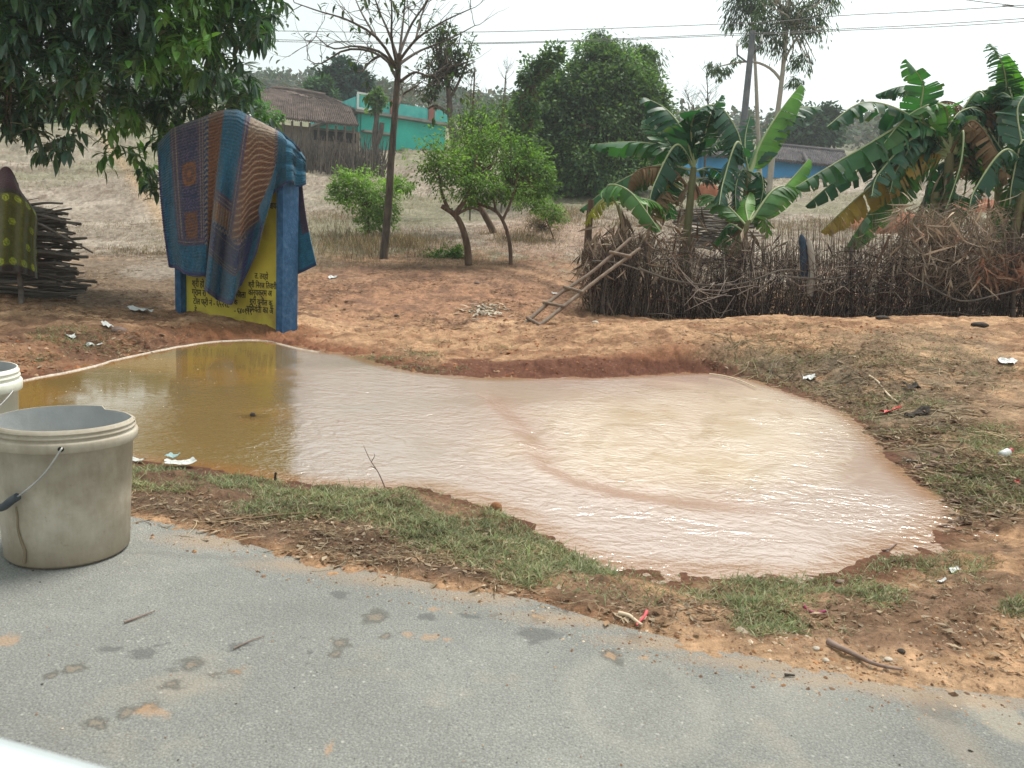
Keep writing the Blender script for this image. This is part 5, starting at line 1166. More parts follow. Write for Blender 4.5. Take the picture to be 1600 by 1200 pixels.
uu_ = 8 + (np.sin(ph) * wd_) * (1.0 + .04 * np.sin(b_ * 7)) + 3 * b_; vv_ = 266 + 164 * b_ + 20 * (np.abs(np.sin(ph)) ** 2.2) * (1 - b_) + 6 * np.sin(a_ * 9)
zz_ = sZ - .25 * np.cos(ph) * sst(0, .3, b_ + .05) - .035 * np.sin(a_ * 40 + b_ * 2) * sst(0, .5, b_)
SG = P(uu_.ravel(), vv_.ravel(), zz_.ravel()).reshape(110, 100, 3)
OC = np.zeros(SG.shape) + np.array([.075, .075, .012]); 
mar = sst(.24, .20, b_); OC = OC * (1 - mar[..., None]) + np.array([.045, .012, .018]) * mar[..., None]
OC = np.where(((b_ > .20) & (b_ < .25))[..., None], np.array([.03, .02, .015]), OC); OC = np.where((b_ > .93)[..., None], np.array([.03, .02, .015]), OC)
for row, bb in enumerate([.29, .52, .72, .90]):
    for j in range(9):
        aa = .08 + j * .105 + (.05 if row % 2 else 0); rr_ = np.hypot((a_ - aa) / .030, (b_ - bb) / .034); w_ = ((rr_ < 1) & ~((rr_ > .45) & (rr_ < .62)))
        if row in (0, 3) or j % 2 == 0: OC = np.where(w_[..., None], np.array([.26, .30, .02]), OC)
m = MB(); thick(m, SG, OC * (1 + (fbm(a_ * 30, b_ * 30, 1, 3, 93) - .5) * .6)[..., None], .006); o_ = m.build('saree', m_quilt, loc=pb_); o_.location = pb_
tag(o_, 'olive saree with yellow flower dots and maroon top hung over the firewood', 'cloth')

# ------------------------------------------------------------------ brushwood fence
m_brush = mat('brushwood', (.035, .026, .022), (.085, .065, .055), 5, .95, .4, 60, c3=(.16, .13, .115), attr=False)
FZ = 11.3
fl = P(930, 505, FZ); fence = thing('brushwood_fence', (fl[0], fl[1], ground_z(fl[0], fl[1], False)[0]), 'dark brushwood fence of woven thorny sticks round the banana plot', 'fence')
m_bra = leafmat('dry_twigs', 0, .9, .1)
mbx = MB(); BC = [(.020, .015, .015), (.034, .025, .024), (.055, .042, .038), (.10, .08, .07), (.13, .105, .095), (.065, .03, .024), (.19, .16, .14)]
def fence_pt():
    """plan point along the fence and how high it stands there"""
    if rng.random() < .22:
        s_ = rng.random(); u = lerp(928, 985, s_); Z = lerp(FZ, 15.5, s_); top = lerp(388, 378, s_)
    else:
        u = rng.uniform(925, 1700) if rng.random() < .86 else rng.uniform(1650, 2300); Z = FZ + .25 * math.sin(u * .013) + rng.uniform(-.10, .45); top = np.interp(u, [925, 960, 1010, 1080, 1150, 1210, 1260, 1300, 1350, 1420, 1500, 1560, 1700], [400, 378, 385, 395, 385, 392, 402, 405, 400, 385, 372, 380, 370])
    return u, Z, top
def sticks(n, mbx, rmul=1.0, pal=BC, lo=.35, hi=1.1, lean=.10):
    for k in range(n):
        u, Z, top = fence_pt(); g = P(u, 480, Z); g[2] = ground_z(g[0], g[1], False)[0] - .05; H = P(u, top, Z)[2] - g[2]
        z0 = g[2] + (0 if rng.random() < .6 else rng.uniform(0, .5) * H); L_ = H * rng.uniform(lo, hi); L_ = min(L_, H * 1.12 - (z0 - g[2]))
        dx = rng.normal() * lean * L_ * 2; dy = rng.normal() * lean * L_
        p0 = np.array([g[0], g[1], z0]); p3 = p0 + [dx, dy, L_]; q = np.array([p0, p0 + [dx * .3 + rng.normal() * .02, dy * .3, L_ * .4], p0 + [dx * .6 + rng.normal() * .03, dy * .6 + rng.normal() * .02, L_ * .75], p3])
        r_ = rng.uniform(.003, .008) * rmul; mbx.tube(q, [r_, r_ * .8, r_ * .6, r_ * .3], 3, np.array(pal[rng.integers(len(pal))]) * rng.uniform(.7, 1.3), cap=False)
        for j in range(rng.integers(0, 4)):
            a_ = q[rng.integers(1, 4)]; e = a_ + unit(rng.normal(size=3) * [1, .5, .8] + [0, 0, .5]) * rng.uniform(.08, .28); mbx.tube(np.array([a_, (a_ + e) / 2 + rng.normal(size=3) * .01, e]), [r_ * .45, r_ * .35, r_ * .15], 3, pal[rng.integers(len(pal))], cap=False)
sticks(2900, mbx); sticks(2300, mbx, .9, BC[:3], .2, .55, .2); sticks(700, mbx, .55, [(.20, .17, .15), (.14, .11, .10), (.26, .22, .19)], .3, 1.1, .35)  # second batch: shadow low in the fence put into the darkest stick colours
for k in range(420):      # twigs woven through it sideways
    u, Z, top = fence_pt(); g = P(u, 480, Z); gz = ground_z(g[0], g[1], False)[0]; H = P(u, top, Z)[2] - gz; h_ = gz + H * rng.uniform(.05, .95) ** 1.0
    L_ = rng.uniform(.5, 1.8); dx = L_ * (rng.choice([-1, 1]) if u > 1120 else (1 if u > 990 else 0.15)); q = np.array([[g[0] + dx * t_, g[1] - .1 + rng.normal() * .06, h_ + rng.normal() * .05 + .12 * L_ * t_ * rng.choice([-1, 1])] for t_ in np.linspace(0, 1, 6)])
    r_ = rng.uniform(.003, .009); mbx.tube(q, np.linspace(r_, r_ * .4, 6), 3, np.array(BC[rng.integers(len(BC))]) * rng.uniform(.7, 1.4), cap=False)
o_ = part(mbx, 'brush', m_bra, fence); o_['kind'] = 'stuff'
for u, Z, v0, v1 in [(938, 11.2, 395, 505), (975, 13.5, 350, 480), (1010, 11.4, 375, 500), (1165, 11.5, 375, 500), (1330, 11.5, 385, 500), (1450, 11.4, 370, 500), (1585, 11.4, 360, 500)]:
    p0 = P(u, v1, Z); p0[2] = ground_z(p0[0], p0[1], False)[0] - .1; m = MB(); p1 = P(u + rng.normal() * 6, v0, Z); m.tube(curve_pts([p0, (p0 + p1) / 2 + rng.normal(size=3) * .02, p1], 8), np.linspace(.035, .022, 8), 7); part(m, 'post', m_bark_grey, fence)
for pts in [[(1000, 420), (1060, 440), (1150, 445), (1220, 422), (1260, 425)], [(925, 408), (960, 410), (1010, 425)], [(1440, 440), (1500, 470), (1560, 460), (1610, 448)], [(1230, 432), (1290, 436), (1340, 430)]]:
    m = MB(); q = curve_pts(px(pts, FZ - .25), 16); m.tube(q, np.linspace(.018, .008, 16), 6, None); part(m, 'rail', m_stick, fence)
# pale twiggy branch thrown on the fence front
mbx = MB()
for k in range(26):
    a_ = P(rng.uniform(1060, 1200), rng.uniform(425, 465), FZ - .2); e = a_ + unit(np.array([rng.normal(), rng.normal() * .3, rng.normal() * .7])) * rng.uniform(.3, .9); mbx.tube(np.array([a_, (a_ + e) / 2 + rng.normal(size=3) * .04, e]), [.007, .005, .002], 4, (.26, .22, .20))
part(mbx, 'loose_branch', m_bra, fence)
# dry leaves caught in and over the fence
m_dryf = leafmat('fence_dry_leaf', .1, .9, .1, tint=(1, 1, 1)); mdl = MB(); STR = [(.16, .12, .09), (.24, .19, .145), (.11, .075, .055), (.20, .16, .13), (.13, .085, .06)]
def hang(n, us, vs, Zr, Lr, W_, pal, mb):
    p = P(rng.uniform(*us, n), rng.uniform(*vs, n), FZ + rng.uniform(*Zr, n)); d = unit(rng.normal(size=(n, 3)) * [.75, .5, .55] + [0, 0, -.8]); leaves(mb, p, d, rand_dir(n), rng.uniform(*Lr, n), W_ * rng.uniform(.2, 1.2, n), pick(pal, n, .45), bend=.16, rich=True)
hang(420, (930, 1060), (350, 420), (-.1, .8), (.12, .4), .035, STR, mdl); hang(300, (905, 945), (370, 470), (-.1, .3), (.15, .4), .03, STR, mdl); hang(170, (1060, 1240), (365, 420), (.1, .9), (.12, .35), .03, STR, mdl)
hang(950, (1395, 1560), (315, 440), (-.2, .6), (.15, .5), .030, [(.24, .19, .15), (.32, .26, .21), (.17, .13, .10), (.28, .22, .17)], mdl); hang(160, (1290, 1400), (370, 440), (.2, .7), (.1, .3), .03, STR, mdl); hang(260, (1530, 1640), (390, 440), (-.2, .3), (.1, .4), .04, [(.24, .12, .08), (.18, .10, .07)], mdl)
o_ = part(mdl, 'dry_leaves', m_dryf, fence, False); o_['kind'] = 'stuff'
# tall dry stems rising above the fence
mst = MB()
for k in range(260):
    u = rng.uniform(1190, 1420); v1 = rng.uniform(335, 390); p0 = P(u, 420, FZ + .6); p1 = P(u + rng.normal() * 5, v1, FZ + .6 + rng.normal() * .2); mst.tube(np.array([p0, (p0 + p1) / 2 + rng.normal(size=3) * .01, p1]), [.005, .004, .002], 3, (.17, .13, .10), cap=False)
for k in range(1100):
    u = rng.uniform(1390, 1575); v0 = rng.uniform(330, 450); p0 = P(u, v0, FZ + rng.uniform(-.1, .4)); p1 = p0 + unit(np.array([rng.normal() * .7, .2 * rng.normal(), rng.normal()])) * rng.uniform(.1, .4); mst.tube(np.array([p0, p1]), [.004, .002], 3, (.24, .19, .15), cap=False)
o_ = part(mst, 'dry_stems', m_bra, fence); o_['kind'] = 'stuff'
# blue wrapped stump and split log
b_ = P(1256, 432, FZ - .1); t_ = P(1252, 366, FZ - .1); m_cloth = mat('blue_black_wrap', (.012, .03, .06), (.03, .06, .10), 8, .7, .5, 20)
m = MB(); q = curve_pts([b_, lerp(b_, t_, .5) + [.02, 0, 0], t_], 10); m.tube(q, np.array([.06, .055, .05, .055, .06, .05, .055, .05, .04, .012]), 10); o_ = m.build('wrapped_post', m_cloth, loc=b_); o_.location = b_; tag(o_, 'short post wrapped in dark blue cloth standing in the fence', 'post')
b_ = P(1268, 430, FZ - .15); t_ = P(1263, 372, FZ - .15); m = MB(); q = curve_pts([b_ - [0, 0, .3], b_, lerp(b_, t_, .5) + [.02, 0, 0], t_], 12); m.tube(q, np.array([.06, .06, .058, .06, .055, .05, .05, .045, .045, .04, .03, .012]), 7); o_ = m.build('split_log', m_bark_pale, loc=b_); o_.location = b_; tag(o_, 'pale split log leaning beside the dark blue wrapped post', 'log')
m = MB(); q = curve_pts(px([(1354, 442), (1372, 408), (1390, 368)], FZ - .25), 8); m.tube(q, .018, 7); o_ = m.build('leaning_pole', m_bark_brown, loc=q[0]); o_.location = q[0]; tag(o_, 'dark slanting pole leaning on the fence left of the dry leaf heap', 'pole')
b_ = at(918, 402); m = MB(); q = curve_pts(px([(917, 410), (919, 370), (922, 330), (924, 312)], 13.2), 12); m.tube(q, np.linspace(.07, .05, 12), 9); hang_ = MB(); o_ = m.build('dead_banana_plant', m_bark_brown, loc=q[0]); o_.location = q[0]; tag(o_, 'reddish dead banana stem standing at the left end of the fence', 'dead plant')
# firewood heap behind the left bananas
m = MB()
for k in range(90):
    a_ = P(rng.uniform(1040, 1120), rng.uniform(325, 385), 17 + rng.random()); e = a_ + [rng.uniform(.5, 1.2), rng.normal() * .1, rng.normal() * .08]; m.tube(np.array([a_, e]), .02, 5)
o_ = m.build('brush_heap', m_stick, loc=P(1080, 390, 17)); o_.location = P(1080, 390, 17); tag(o_, 'stack of grey sticks behind the left banana plants', 'wood pile'); o_['kind'] = 'stuff'
m = MB()
for k in range(900):      # grey scrub hedge before the brown house
    u = rng.uniform(345, 600); Z = rng.uniform(38.5, 40.5); p = P(u, 260, Z); p[2] = ground_z(p[0], p[1], False)[0] - .1; h_ = rng.uniform(.7, 1.9); q = np.array([p, p + [rng.normal() * .25, rng.normal() * .2, h_]]); m.tube(q, [.035, .012], 3, np.array([.13, .11, .10]) * rng.uniform(.5, 1.4), cap=False)
o_ = m.build('brush_hedge', m_bra, loc=P(470, 260, 39)); o_.location = P(470, 260, 39); tag(o_, 'dark grey brushwood hedge in front of the brown tiled house', 'fence')

# ------------------------------------------------------------------ ladder
m_bam = mat('weathered_bamboo', (.15, .105, .08), (.26, .20, .15), 10, .8, .4, 50, stretch=(1, 1, 1))
LA = curve_pts([P(806, 519, 9.95), P(868, 464, 10.45), P(925, 425, 10.75), P(986, 372, 11.1)], 24); LB_ = curve_pts([P(830, 519, 9.75), P(892, 470, 10.25), P(940, 432, 10.6), P(1000, 388, 10.95)], 24)
lad = thing('bamboo_ladder', LA[0], 'short rough bamboo ladder leaning against the left end of the fence', 'ladder')
for q in (LA, LB_): m = MB(); m.tube(q, np.linspace(.028, .022, 24) * (1 + .12 * (np.arange(24) % 6 == 0)), 9); part(m, 'rail', m_bam, lad)
for (a_, b_) in [((822, 492), (845, 505)), ((851, 464), (884, 480)), ((880, 445), (911, 458)), ((952, 391), (986, 405))]:
    m = MB(); p0 = LA[np.argmin(np.linalg.norm(np.stack(proj(LA)[:2], 1) - a_, axis=1))]; p1 = LB_[np.argmin(np.linalg.norm(np.stack(proj(LB_)[:2], 1) - b_, axis=1))]; d_ = unit(p1 - p0); m.tube(np.array([p0 - d_ * .06 + [0, -.03, .02], p1 + d_ * .05 + [0, -.03, .02]]), .022, 8); part(m, 'rung', m_bam, lad)

# ------------------------------------------------------------------ banana plants
m_ban = leafmat('banana_leaf', .32, .42, .4, tint=(1.1, 1.4, .5)); m_stem = mat('banana_stem', (.10, .11, .05), (.19, .19, .09), 4, .6, .3, 20, c3=(.16, .11, .06), stretch=(1, 1, .15)); m_rib = mat('pale_midrib', (.28, .34, .16), (.38, .42, .24), 5, .5); m_dry = leafmat('dry_banana_leaf', .2, .85, .1, tint=(1.1, 1, .8))
def banana_leaf(pts3, Wm, colr, fold=.5, tear=.35, pet=.10, facing=None, dry=False):
    """blade torn into strips along a midrib curve; returns (blade MB, rib MB)"""
    n = 96; q = curve_pts(pts3, n); T = unit(np.gradient(q, axis=0)); blade = MB(); rib = MB()
    ref = np.array([0, 0, 1.0]) if facing is None else facing
    s_ = unit(np.cross(T, ref)); s_[:] = unit(s_.mean(0)) * .5 + s_ * .5; s_ = unit(s_); up = np.cross(s_, T); up = up * np.sign(up[:, 2:3] + 1e-6)
    tt = np.linspace(0, 1, n); w = np.where(tt < pet, 0.0, np.sin(np.clip((tt - pet) / (1 - pet), 0, 1) ** .62 * math.pi) ** .55) * Wm
    L_ = np.linalg.norm(np.diff(q, axis=0), axis=1).sum()
    for side in (-1, 1):
        i = int(pet * n)
        ang0 = fold * (1 + .3 * rng.normal())
        while i < n - 1:
            k = int(rng.integers(1, 3)) if rng.random() < tear else int(rng.integers(3, 8)); j = min(i + k, n - 1)
            ang = ang0 + (rng.normal() * .22 if tear > .1 else rng.normal() * .04) + (.5 if rng.random() < tear * .3 else 0); ang = np.clip(ang, .05, 1.5)
            lg = 1 + (rng.normal() * .10 if tear > .2 else 0)
            ii = np.arange(i, j + 1); rows = []
            for f_ in (0, .35, .7, 1.0):
                a_ = ang * (.55 + .6 * f_)
                off = (s_[ii] * side * math.cos(a_) - up[ii] * math.sin(a_)) * (w[ii] * f_ * lg)[:, None] + T[ii] * (w[ii] * f_ * .28)[:, None]
                if f_ == 1.0 and len(ii) > 1: sh = (tt[ii] - tt[ii].mean()) * -.10 * L_; off = off + T[ii] * sh[:, None]
                rows.append(q[ii] + off)
            G_ = np.array(rows); sh_ = 1 + .14 * rng.normal()
            CC = np.zeros(G_.shape) + np.array(colr) * sh_
            if dry or rng.random() < .25: CC[-1] = CC[-1] * .6 + np.array([.12, .09, .04]) * .5
            blade.grid(G_, col=CC); i = j if tear > .02 else j
            if rng.random() < tear * .18: i += 1
    rib.tube(q, np.linspace(.022, .004, n) * (L_ / 1.6) ** .5, 6, (.16, .11, .07) if dry else None)
    return blade, rib
GR = dict(d=(.016, .07, .038), m=(.03, .115, .04), l=(.10, .26, .04), y=(.24, .23, .045), o=(.30, .20, .04), b=(.17, .115, .07), g=(.055, .15, .04), t=(.03, .095, .06))
def banana(label, basepx, Z, stem, rad, lv, dries=(), extra=()):
    b_ = P(basepx[0], basepx[1], Z); b_[2] = ground_z(b_[0], b_[1], False)[0]
    th_ = thing('banana_plant', b_, label, 'banana plant')
    for st in stem:
        m = MB(); q = np.vstack([[P(st[0][0], st[0][1], Z)[0], Z, b_[2] - .1], px(st, Z)]); q = curve_pts(q, 16); m.tube(q, np.linspace(rad * .75, rad * .45, 16), 10); part(m, 'stem', m_stem, th_)
        if dries:
            md = MB(); nn_ = 60; i_ = rng.integers(3, 14, nn_); leaves(md, q[i_] + rng.normal(size=(nn_, 3)) * rad * .6, unit(rng.normal(size=(nn_, 3)) * [.3, .3, .1] + [0, 0, -1]), rand_dir(nn_), .45, .07, pick(STR, nn_, .3), bend=.2); part(md, 'dry_sheath', m_dry, th_, False)
    o_u, o_v = stem[0][-1]; nx = (7 if o_u > 1300 else 1) if rad > .1 else 0
    for k in range(nx):
        a_ = rng.uniform(-2.9, -.25); L_ = rng.uniform(60, 120); e_ = (o_u + math.cos(a_) * L_, o_v + math.sin(a_) * L_ * .45 + 45); lv = lv + [([(o_u, o_v), (o_u + math.cos(a_) * L_ * .45, o_v + math.sin(a_) * L_ * .55 - 8), e_, (e_[0] + math.cos(a_) * 14, e_[1] + 38)], 28, 'dmtdmbtdg'[rng.integers(9)], .5, .8)]
    for (pp, wpx, c_, tear, fold) in lv:
        tear = min(1, tear * 1.35 + .08 * (tear > .06))
        dz = rng.uniform(-.9, .9); p3 = px(pp, Z + np.linspace(0, dz, len(pp))); bl, rb = banana_leaf(p3, wpx * Z / FPX * .92, GR[c_], fold, tear, dry=c_ in 'bo')
        o = part(bl, 'leaf', m_dry if c_ == 'b' else m_ban, th_, True); subpart(rb, 'midrib', m_dry if c_ == 'b' else m_rib, o, th_)
    return th_
banana('banana plant with a long leaf pointing left, behind the ladder', (1066, 430), 13.2, [[(1070, 410), (1076, 340), (1084, 262)]], .12, [
 ([(1084, 262), (1050, 232), (990, 222), (922, 226)], 34, 'm', .12, .75), ([(1084, 255), (1068, 205), (1040, 170), (1006, 152)], 40, 'd', .2, .6), ([(1084, 258), (1045, 222), (1025, 200), (1015, 182)], 32, 'm', .2, .5),
 ([(1082, 266), (1030, 258), (965, 285), (905, 328)], 30, 'm', .35, .7), ([(1082, 268), (1055, 262), (1040, 300), (1050, 342)], 38, 'd', .25, .6), ([(1086, 258), (1082, 185), (1120, 165), (1152, 205), (1163, 255)], 46, 'd', .3, .6),
 ([(1087, 255), (1100, 215), (1110, 180), (1128, 148)], 24, 't', .4, .5), ([(1086, 262), (1075, 215), (1088, 180), (1100, 172)], 36, 'd', .25, .4), ([(1086, 268), (1110, 262), (1135, 280), (1140, 300)], 26, 'd', .2, .6), ([(1086, 280), (1120, 275), (1150, 268)], 18, 'd', .2, .6),
 ([(1075, 300), (1020, 270), (985, 282), (958, 300)], 22, 'y', .5, .8), ([(1072, 290), (1050, 265), (1010, 262), (985, 280), (980, 330)], 26, 'b', .8, 1.1), ([(1060, 320), (1040, 300), (1020, 330), (1010, 392)], 26, 'b', .8, 1.2)], dries=1)
banana('low banana sucker with a comb-torn leaf at the left fence corner', (985, 430), 12.4, [[(985, 420), (975, 360), (965, 320)]], .06, [
 ([(965, 322), (950, 290), (985, 300), (1032, 362)], 30, 'g', .3, .6), ([(968, 318), (945, 310), (925, 328), (915, 350)], 20, 'y', .4, .7), ([(968, 318), (1000, 310), (1030, 320), (1040, 345)], 26, 'l', .2, .5)], dries=1)
banana('banana plant with one bright upright leaf, right of the utility pole foot', (1160, 430), 13.0, [[(1150, 410), (1162, 340), (1170, 268)]], .11, [
 ([(1170, 275), (1188, 225), (1218, 175), (1251, 132)], 34, 'l', .05, .9), ([(1172, 275), (1200, 205), (1240, 170), (1282, 168)], 36, 'd', .35, .7), ([(1168, 272), (1140, 222), (1115, 225), (1105, 240)], 26, 'd', .3, .6),
 ([(1168, 265), (1164, 230), (1166, 205), (1172, 182)], 18, 't', .3, .3), ([(1170, 275), (1188, 270), (1192, 300), (1180, 345)], 34, 'd', .3, .7), ([(1168, 280), (1160, 265), (1150, 290), (1150, 330)], 24, 'd', .4, .7)], dries=1)
banana('young banana plant with light green leaves low on the right of the left clump', (1160, 440), 12.3, [[(1145, 420), (1158, 375), (1170, 345)]], .075, [
 ([(1172, 345), (1200, 315), (1232, 285), (1264, 248)], 30, 'l', .05, .7), ([(1172, 348), (1205, 300), (1232, 290), (1252, 296)], 32, 'g', .1, .7), ([(1166, 352), (1135, 320), (1110, 305), (1092, 306)], 30, 'g', .15, .6), ([(1170, 350), (1165, 320), (1172, 300)], 18, 'l', .05, .3),
 ([(1168, 352), (1180, 330), (1195, 345), (1200, 372)], 22, 'g', .1, .6), ([(1160, 360), (1140, 350), (1128, 372), (1140, 402)], 26, 'm', .15, .6)], dries=1)
banana('large banana plant with leaves sweeping far left and yellowing ones below', (1478, 440), 12.9, [[(1478, 410), (1478, 330), (1484, 240)], [(1455, 420), (1458, 360), (1462, 300)]], .14, [
 ([(1484, 238), (1420, 180), (1350, 160), (1292, 198)], 36, 'd', .4, .8), ([(1486, 225), (1470, 165), (1420, 135), (1368, 148)], 28, 'd', .35, .7), ([(1470, 225), (1440, 180), (1442, 130), (1415, 92)], 30, 'm', .15, .3), ([(1484, 232), (1430, 190), (1340, 235), (1243, 292)], 44, 'm', .3, .85),
 ([(1486, 232), (1475, 165), (1420, 180), (1366, 244)], 34, 'g', .4, .9), ([(1484, 240), (1400, 225), (1330, 262), (1258, 322)], 38, 'd', .25, .8), ([(1482, 244), (1430, 240), (1350, 300), (1282, 362)], 42, 'o', .6, .9), ([(1482, 246), (1430, 255), (1370, 315), (1318, 392)], 44, 'g', .35, .9),
 ([(1486, 232), (1420, 218), (1400, 205), (1388, 170)], 26, 'd', .3, .6), ([(1490, 228), (1500, 180), (1530, 150), (1556, 160)], 32, 'd', .4, .8), ([(1488, 236), (1460, 190), (1470, 160), (1500, 165), (1515, 190)], 30, 'b', .8, 1.0), ([(1486, 250), (1460, 265), (1440, 320), (1420, 350)], 34, 'd', .3, .8),
 ([(1492, 240), (1530, 230), (1545, 270), (1535, 300)], 36, 'l', .3, .7), ([(1490, 240), (1505, 205), (1500, 260), (1474, 338)], 12, 'g', .9, 1.2), ([(1492, 240), (1512, 208), (1512, 270), (1500, 335)], 12, 'g', .9, 1.2), ([(1484, 250), (1490, 300), (1470, 350), (1478, 390)], 40, 'm', .4, .8), ([(1480, 240), (1450, 235), (1400, 250), (1370, 270)], 34, 't', .3, .6)], dries=1)
banana('tall banana plant with upright torn leaves and a dead brown hanging leaf', (1560, 440), 13.3, [[(1556, 410), (1560, 320), (1562, 190)]], .12, [
 ([(1562, 195), (1572, 150), (1568, 105), (1546, 68)], 26, 't', .7, .6), ([(1564, 195), (1578, 160), (1585, 125), (1574, 86)], 30, 'l', .05, .4), ([(1562, 195), (1550, 160), (1565, 145), (1580, 152)], 20, 'd', .3, .7), ([(1562, 195), (1545, 200), (1568, 240), (1582, 275)], 36, 'd', .3, .7),
 ([(1562, 190), (1556, 135), (1542, 190), (1530, 312)], 44, 'b', .9, 1.2), ([(1562, 190), (1550, 160), (1520, 215), (1500, 280)], 38, 'b', .9, 1.2), ([(1564, 200), (1600, 150), (1640, 130)], 40, 'm', .3, .6), ([(1562, 200), (1530, 170), (1500, 175), (1480, 200)], 30, 'd', .5, .8), ([(1564, 205), (1590, 210), (1605, 250), (1610, 290)], 38, 'g', .3, .7)], dries=1)
banana('banana plant cut off by the right edge of the view', (1620, 440), 12.2, [[(1622, 410), (1618, 350), (1612, 280)], [(1580, 410), (1588, 350), (1596, 300)]], .11, [
 ([(1612, 285), (1590, 265), (1575, 300), (1562, 340)], 30, 'g', .2, .7), ([(1614, 290), (1600, 240), (1590, 170), (1612, 140)], 34, 't', .3, .6), ([(1600, 350), (1580, 325), (1565, 330), (1560, 352)], 30, 'm', .2, .6), ([(1605, 355), (1580, 345), (1568, 370), (1600, 402)], 34, 'm', .15, .6), ([(1612, 290), (1640, 250), (1680, 260)], 36, 'm', .3, .6)], dries=1)
# ------------------------------------------------------------------ ground cover
def cand(n, r0, r1, t0=-42, t1=42):
    th_ = np.radians(rng.uniform(t0, t1, n)); r = np.exp(rng.uniform(math.log(r0), math.log(r1), n)); x = r * np.sin(th_); y = r * np.cos(th_)
    z = ground_z(x, y); p = np.stack([x, y, z], 1); u, v, _ = proj(p); return p, u, v
def ell(u, v, q, soft=.35):
    d = np.sqrt(((u - q[0]) / q[2]) ** 2 + ((v - q[1]) / q[3]) ** 2); return sst(1 + soft, 1 - soft, d) * q[4]
def choose(p, u, v, regs, noise_s=2.5, thr=(.42, .60), seed=3):
    k = np.zeros(len(u))
    for q in regs: k = np.maximum(k, ell(u, v, q))
    nz = sst(thr[0], thr[1], fbm(p[:, 0], p[:, 1], noise_s, 4, seed)); k = k * (.08 + .92 * nz)
    ok = (pond_sd(p[:, 0], p[:, 1]) > .015) & (rng.random(len(u)) < k); return ok
def blades(p, L, W_, pal, lift=(.2, 1.0), mb=None, bend=.25, rich=False):
    n = len(p); az = rng.random(n) * 6.283; el = rng.uniform(lift[0], lift[1], n)
    d = np.stack([np.cos(az) * np.cos(el), np.sin(az) * np.cos(el), np.sin(el)], 1)
    leaves(mb, p, d, [0, 0, 1.0], L * rng.uniform(.5, 1.3, n), W_ * rng.uniform(.7, 1.3, n), pick(pal, n, .3), bend=bend)
GRS = [(.165, .185, .10), (.205, .225, .13), (.12, .145, .08), (.25, .26, .17), (.16, .205, .09)]
STW = [(.30, .24, .16), (.22, .17, .11), (.38, .31, .22), (.15, .11, .075), (.26, .22, .17)]
DRK = [(.08, .055, .04), (.12, .085, .06), (.16, .12, .09), (.25, .20, .15)]
m_grass = leafmat('grass_blades', .18, .8, .12, tint=(1.1, 1.15, .8))
NEAR = [(330, 742, 150, 14, .9), (500, 768, 120, 12, 1), (620, 772, 90, 12, 1), (330, 755, 150, 16, 1), (260, 745, 90, 18, .8), (450, 790, 90, 22, .8), (560, 790, 90, 24, 1), (650, 790, 110, 32, 1), (720, 825, 110, 40, 1), (800, 860, 90, 30, .9), (900, 895, 110, 34, 1), (1000, 920, 110, 28, .95), (1130, 925, 120, 22, .9), (1290, 915, 90, 14, .6),
        (1220, 965, 80, 30, .75), (1350, 935, 60, 20, .6), (1420, 895, 70, 22, .7), (1500, 880, 50, 16, .5), (1590, 950, 30, 14, .8), (1300, 985, 60, 16, .35), (1480, 905, 60, 12, .4)]
p, u, v = cand(430000, 1.7, 4.2); ok = choose(p, u, v, NEAR, 4.2, (.39, .54), 3) & (road_sd(p[:, 0], p[:, 1]) > .06)
mg = MB(); blades(p[ok], .023, .0030, GRS + [STW[0]], (.15, 1.1), mg)
g2 = p[ok][rng.random(ok.sum()) < .06]; blades(g2, .045, .0034, GRS, (.6, 1.3), mg, .35)
RIGHT = [(1230, 560, 110, 18, .9), (1200, 585, 70, 16, .9), (1320, 590, 110, 28, 1), (1400, 640, 90, 30, .7), (1450, 690, 80, 30, .7), (1560, 690, 60, 30, .9), (1540, 760, 90, 40, 1), (1480, 770, 60, 24, .8), (1150, 555, 60, 14, .8), (1440, 560, 110, 20, .45), (1560, 590, 60, 20, .4), (1300, 530, 160, 12, .35), (1000, 530, 60, 8, .3),
         (600, 552, 50, 14, 1), (660, 562, 34, 12, .9), (640, 580, 50, 8, .6), (715, 578, 20, 6, .6), (690, 535, 20, 4, .5), (770, 545, 30, 5, .4), (110, 525, 60, 16, .8), (160, 545, 60, 10, .6), (60, 560, 60, 8, .4), (365, 500, 24, 9, .9), (720, 488, 20, 6, .3), (1500, 520, 120, 10, .2), (1230, 510, 50, 6, .3), (1470, 520, 40, 6, .3)]
p, u, v = cand(420000, 3.0, 11.5); ok = choose(p, u, v, RIGHT, 1.6, (.40, .56), 4)
blades(p[ok], .048, .0055, GRS + GRS[:2] + [STW[3], STW[1]], (.15, 1.0), mg)
tag(mg.build('grass', m_grass, smooth=False), 'patchy short green grass round the pond', 'grass', kind='stuff')
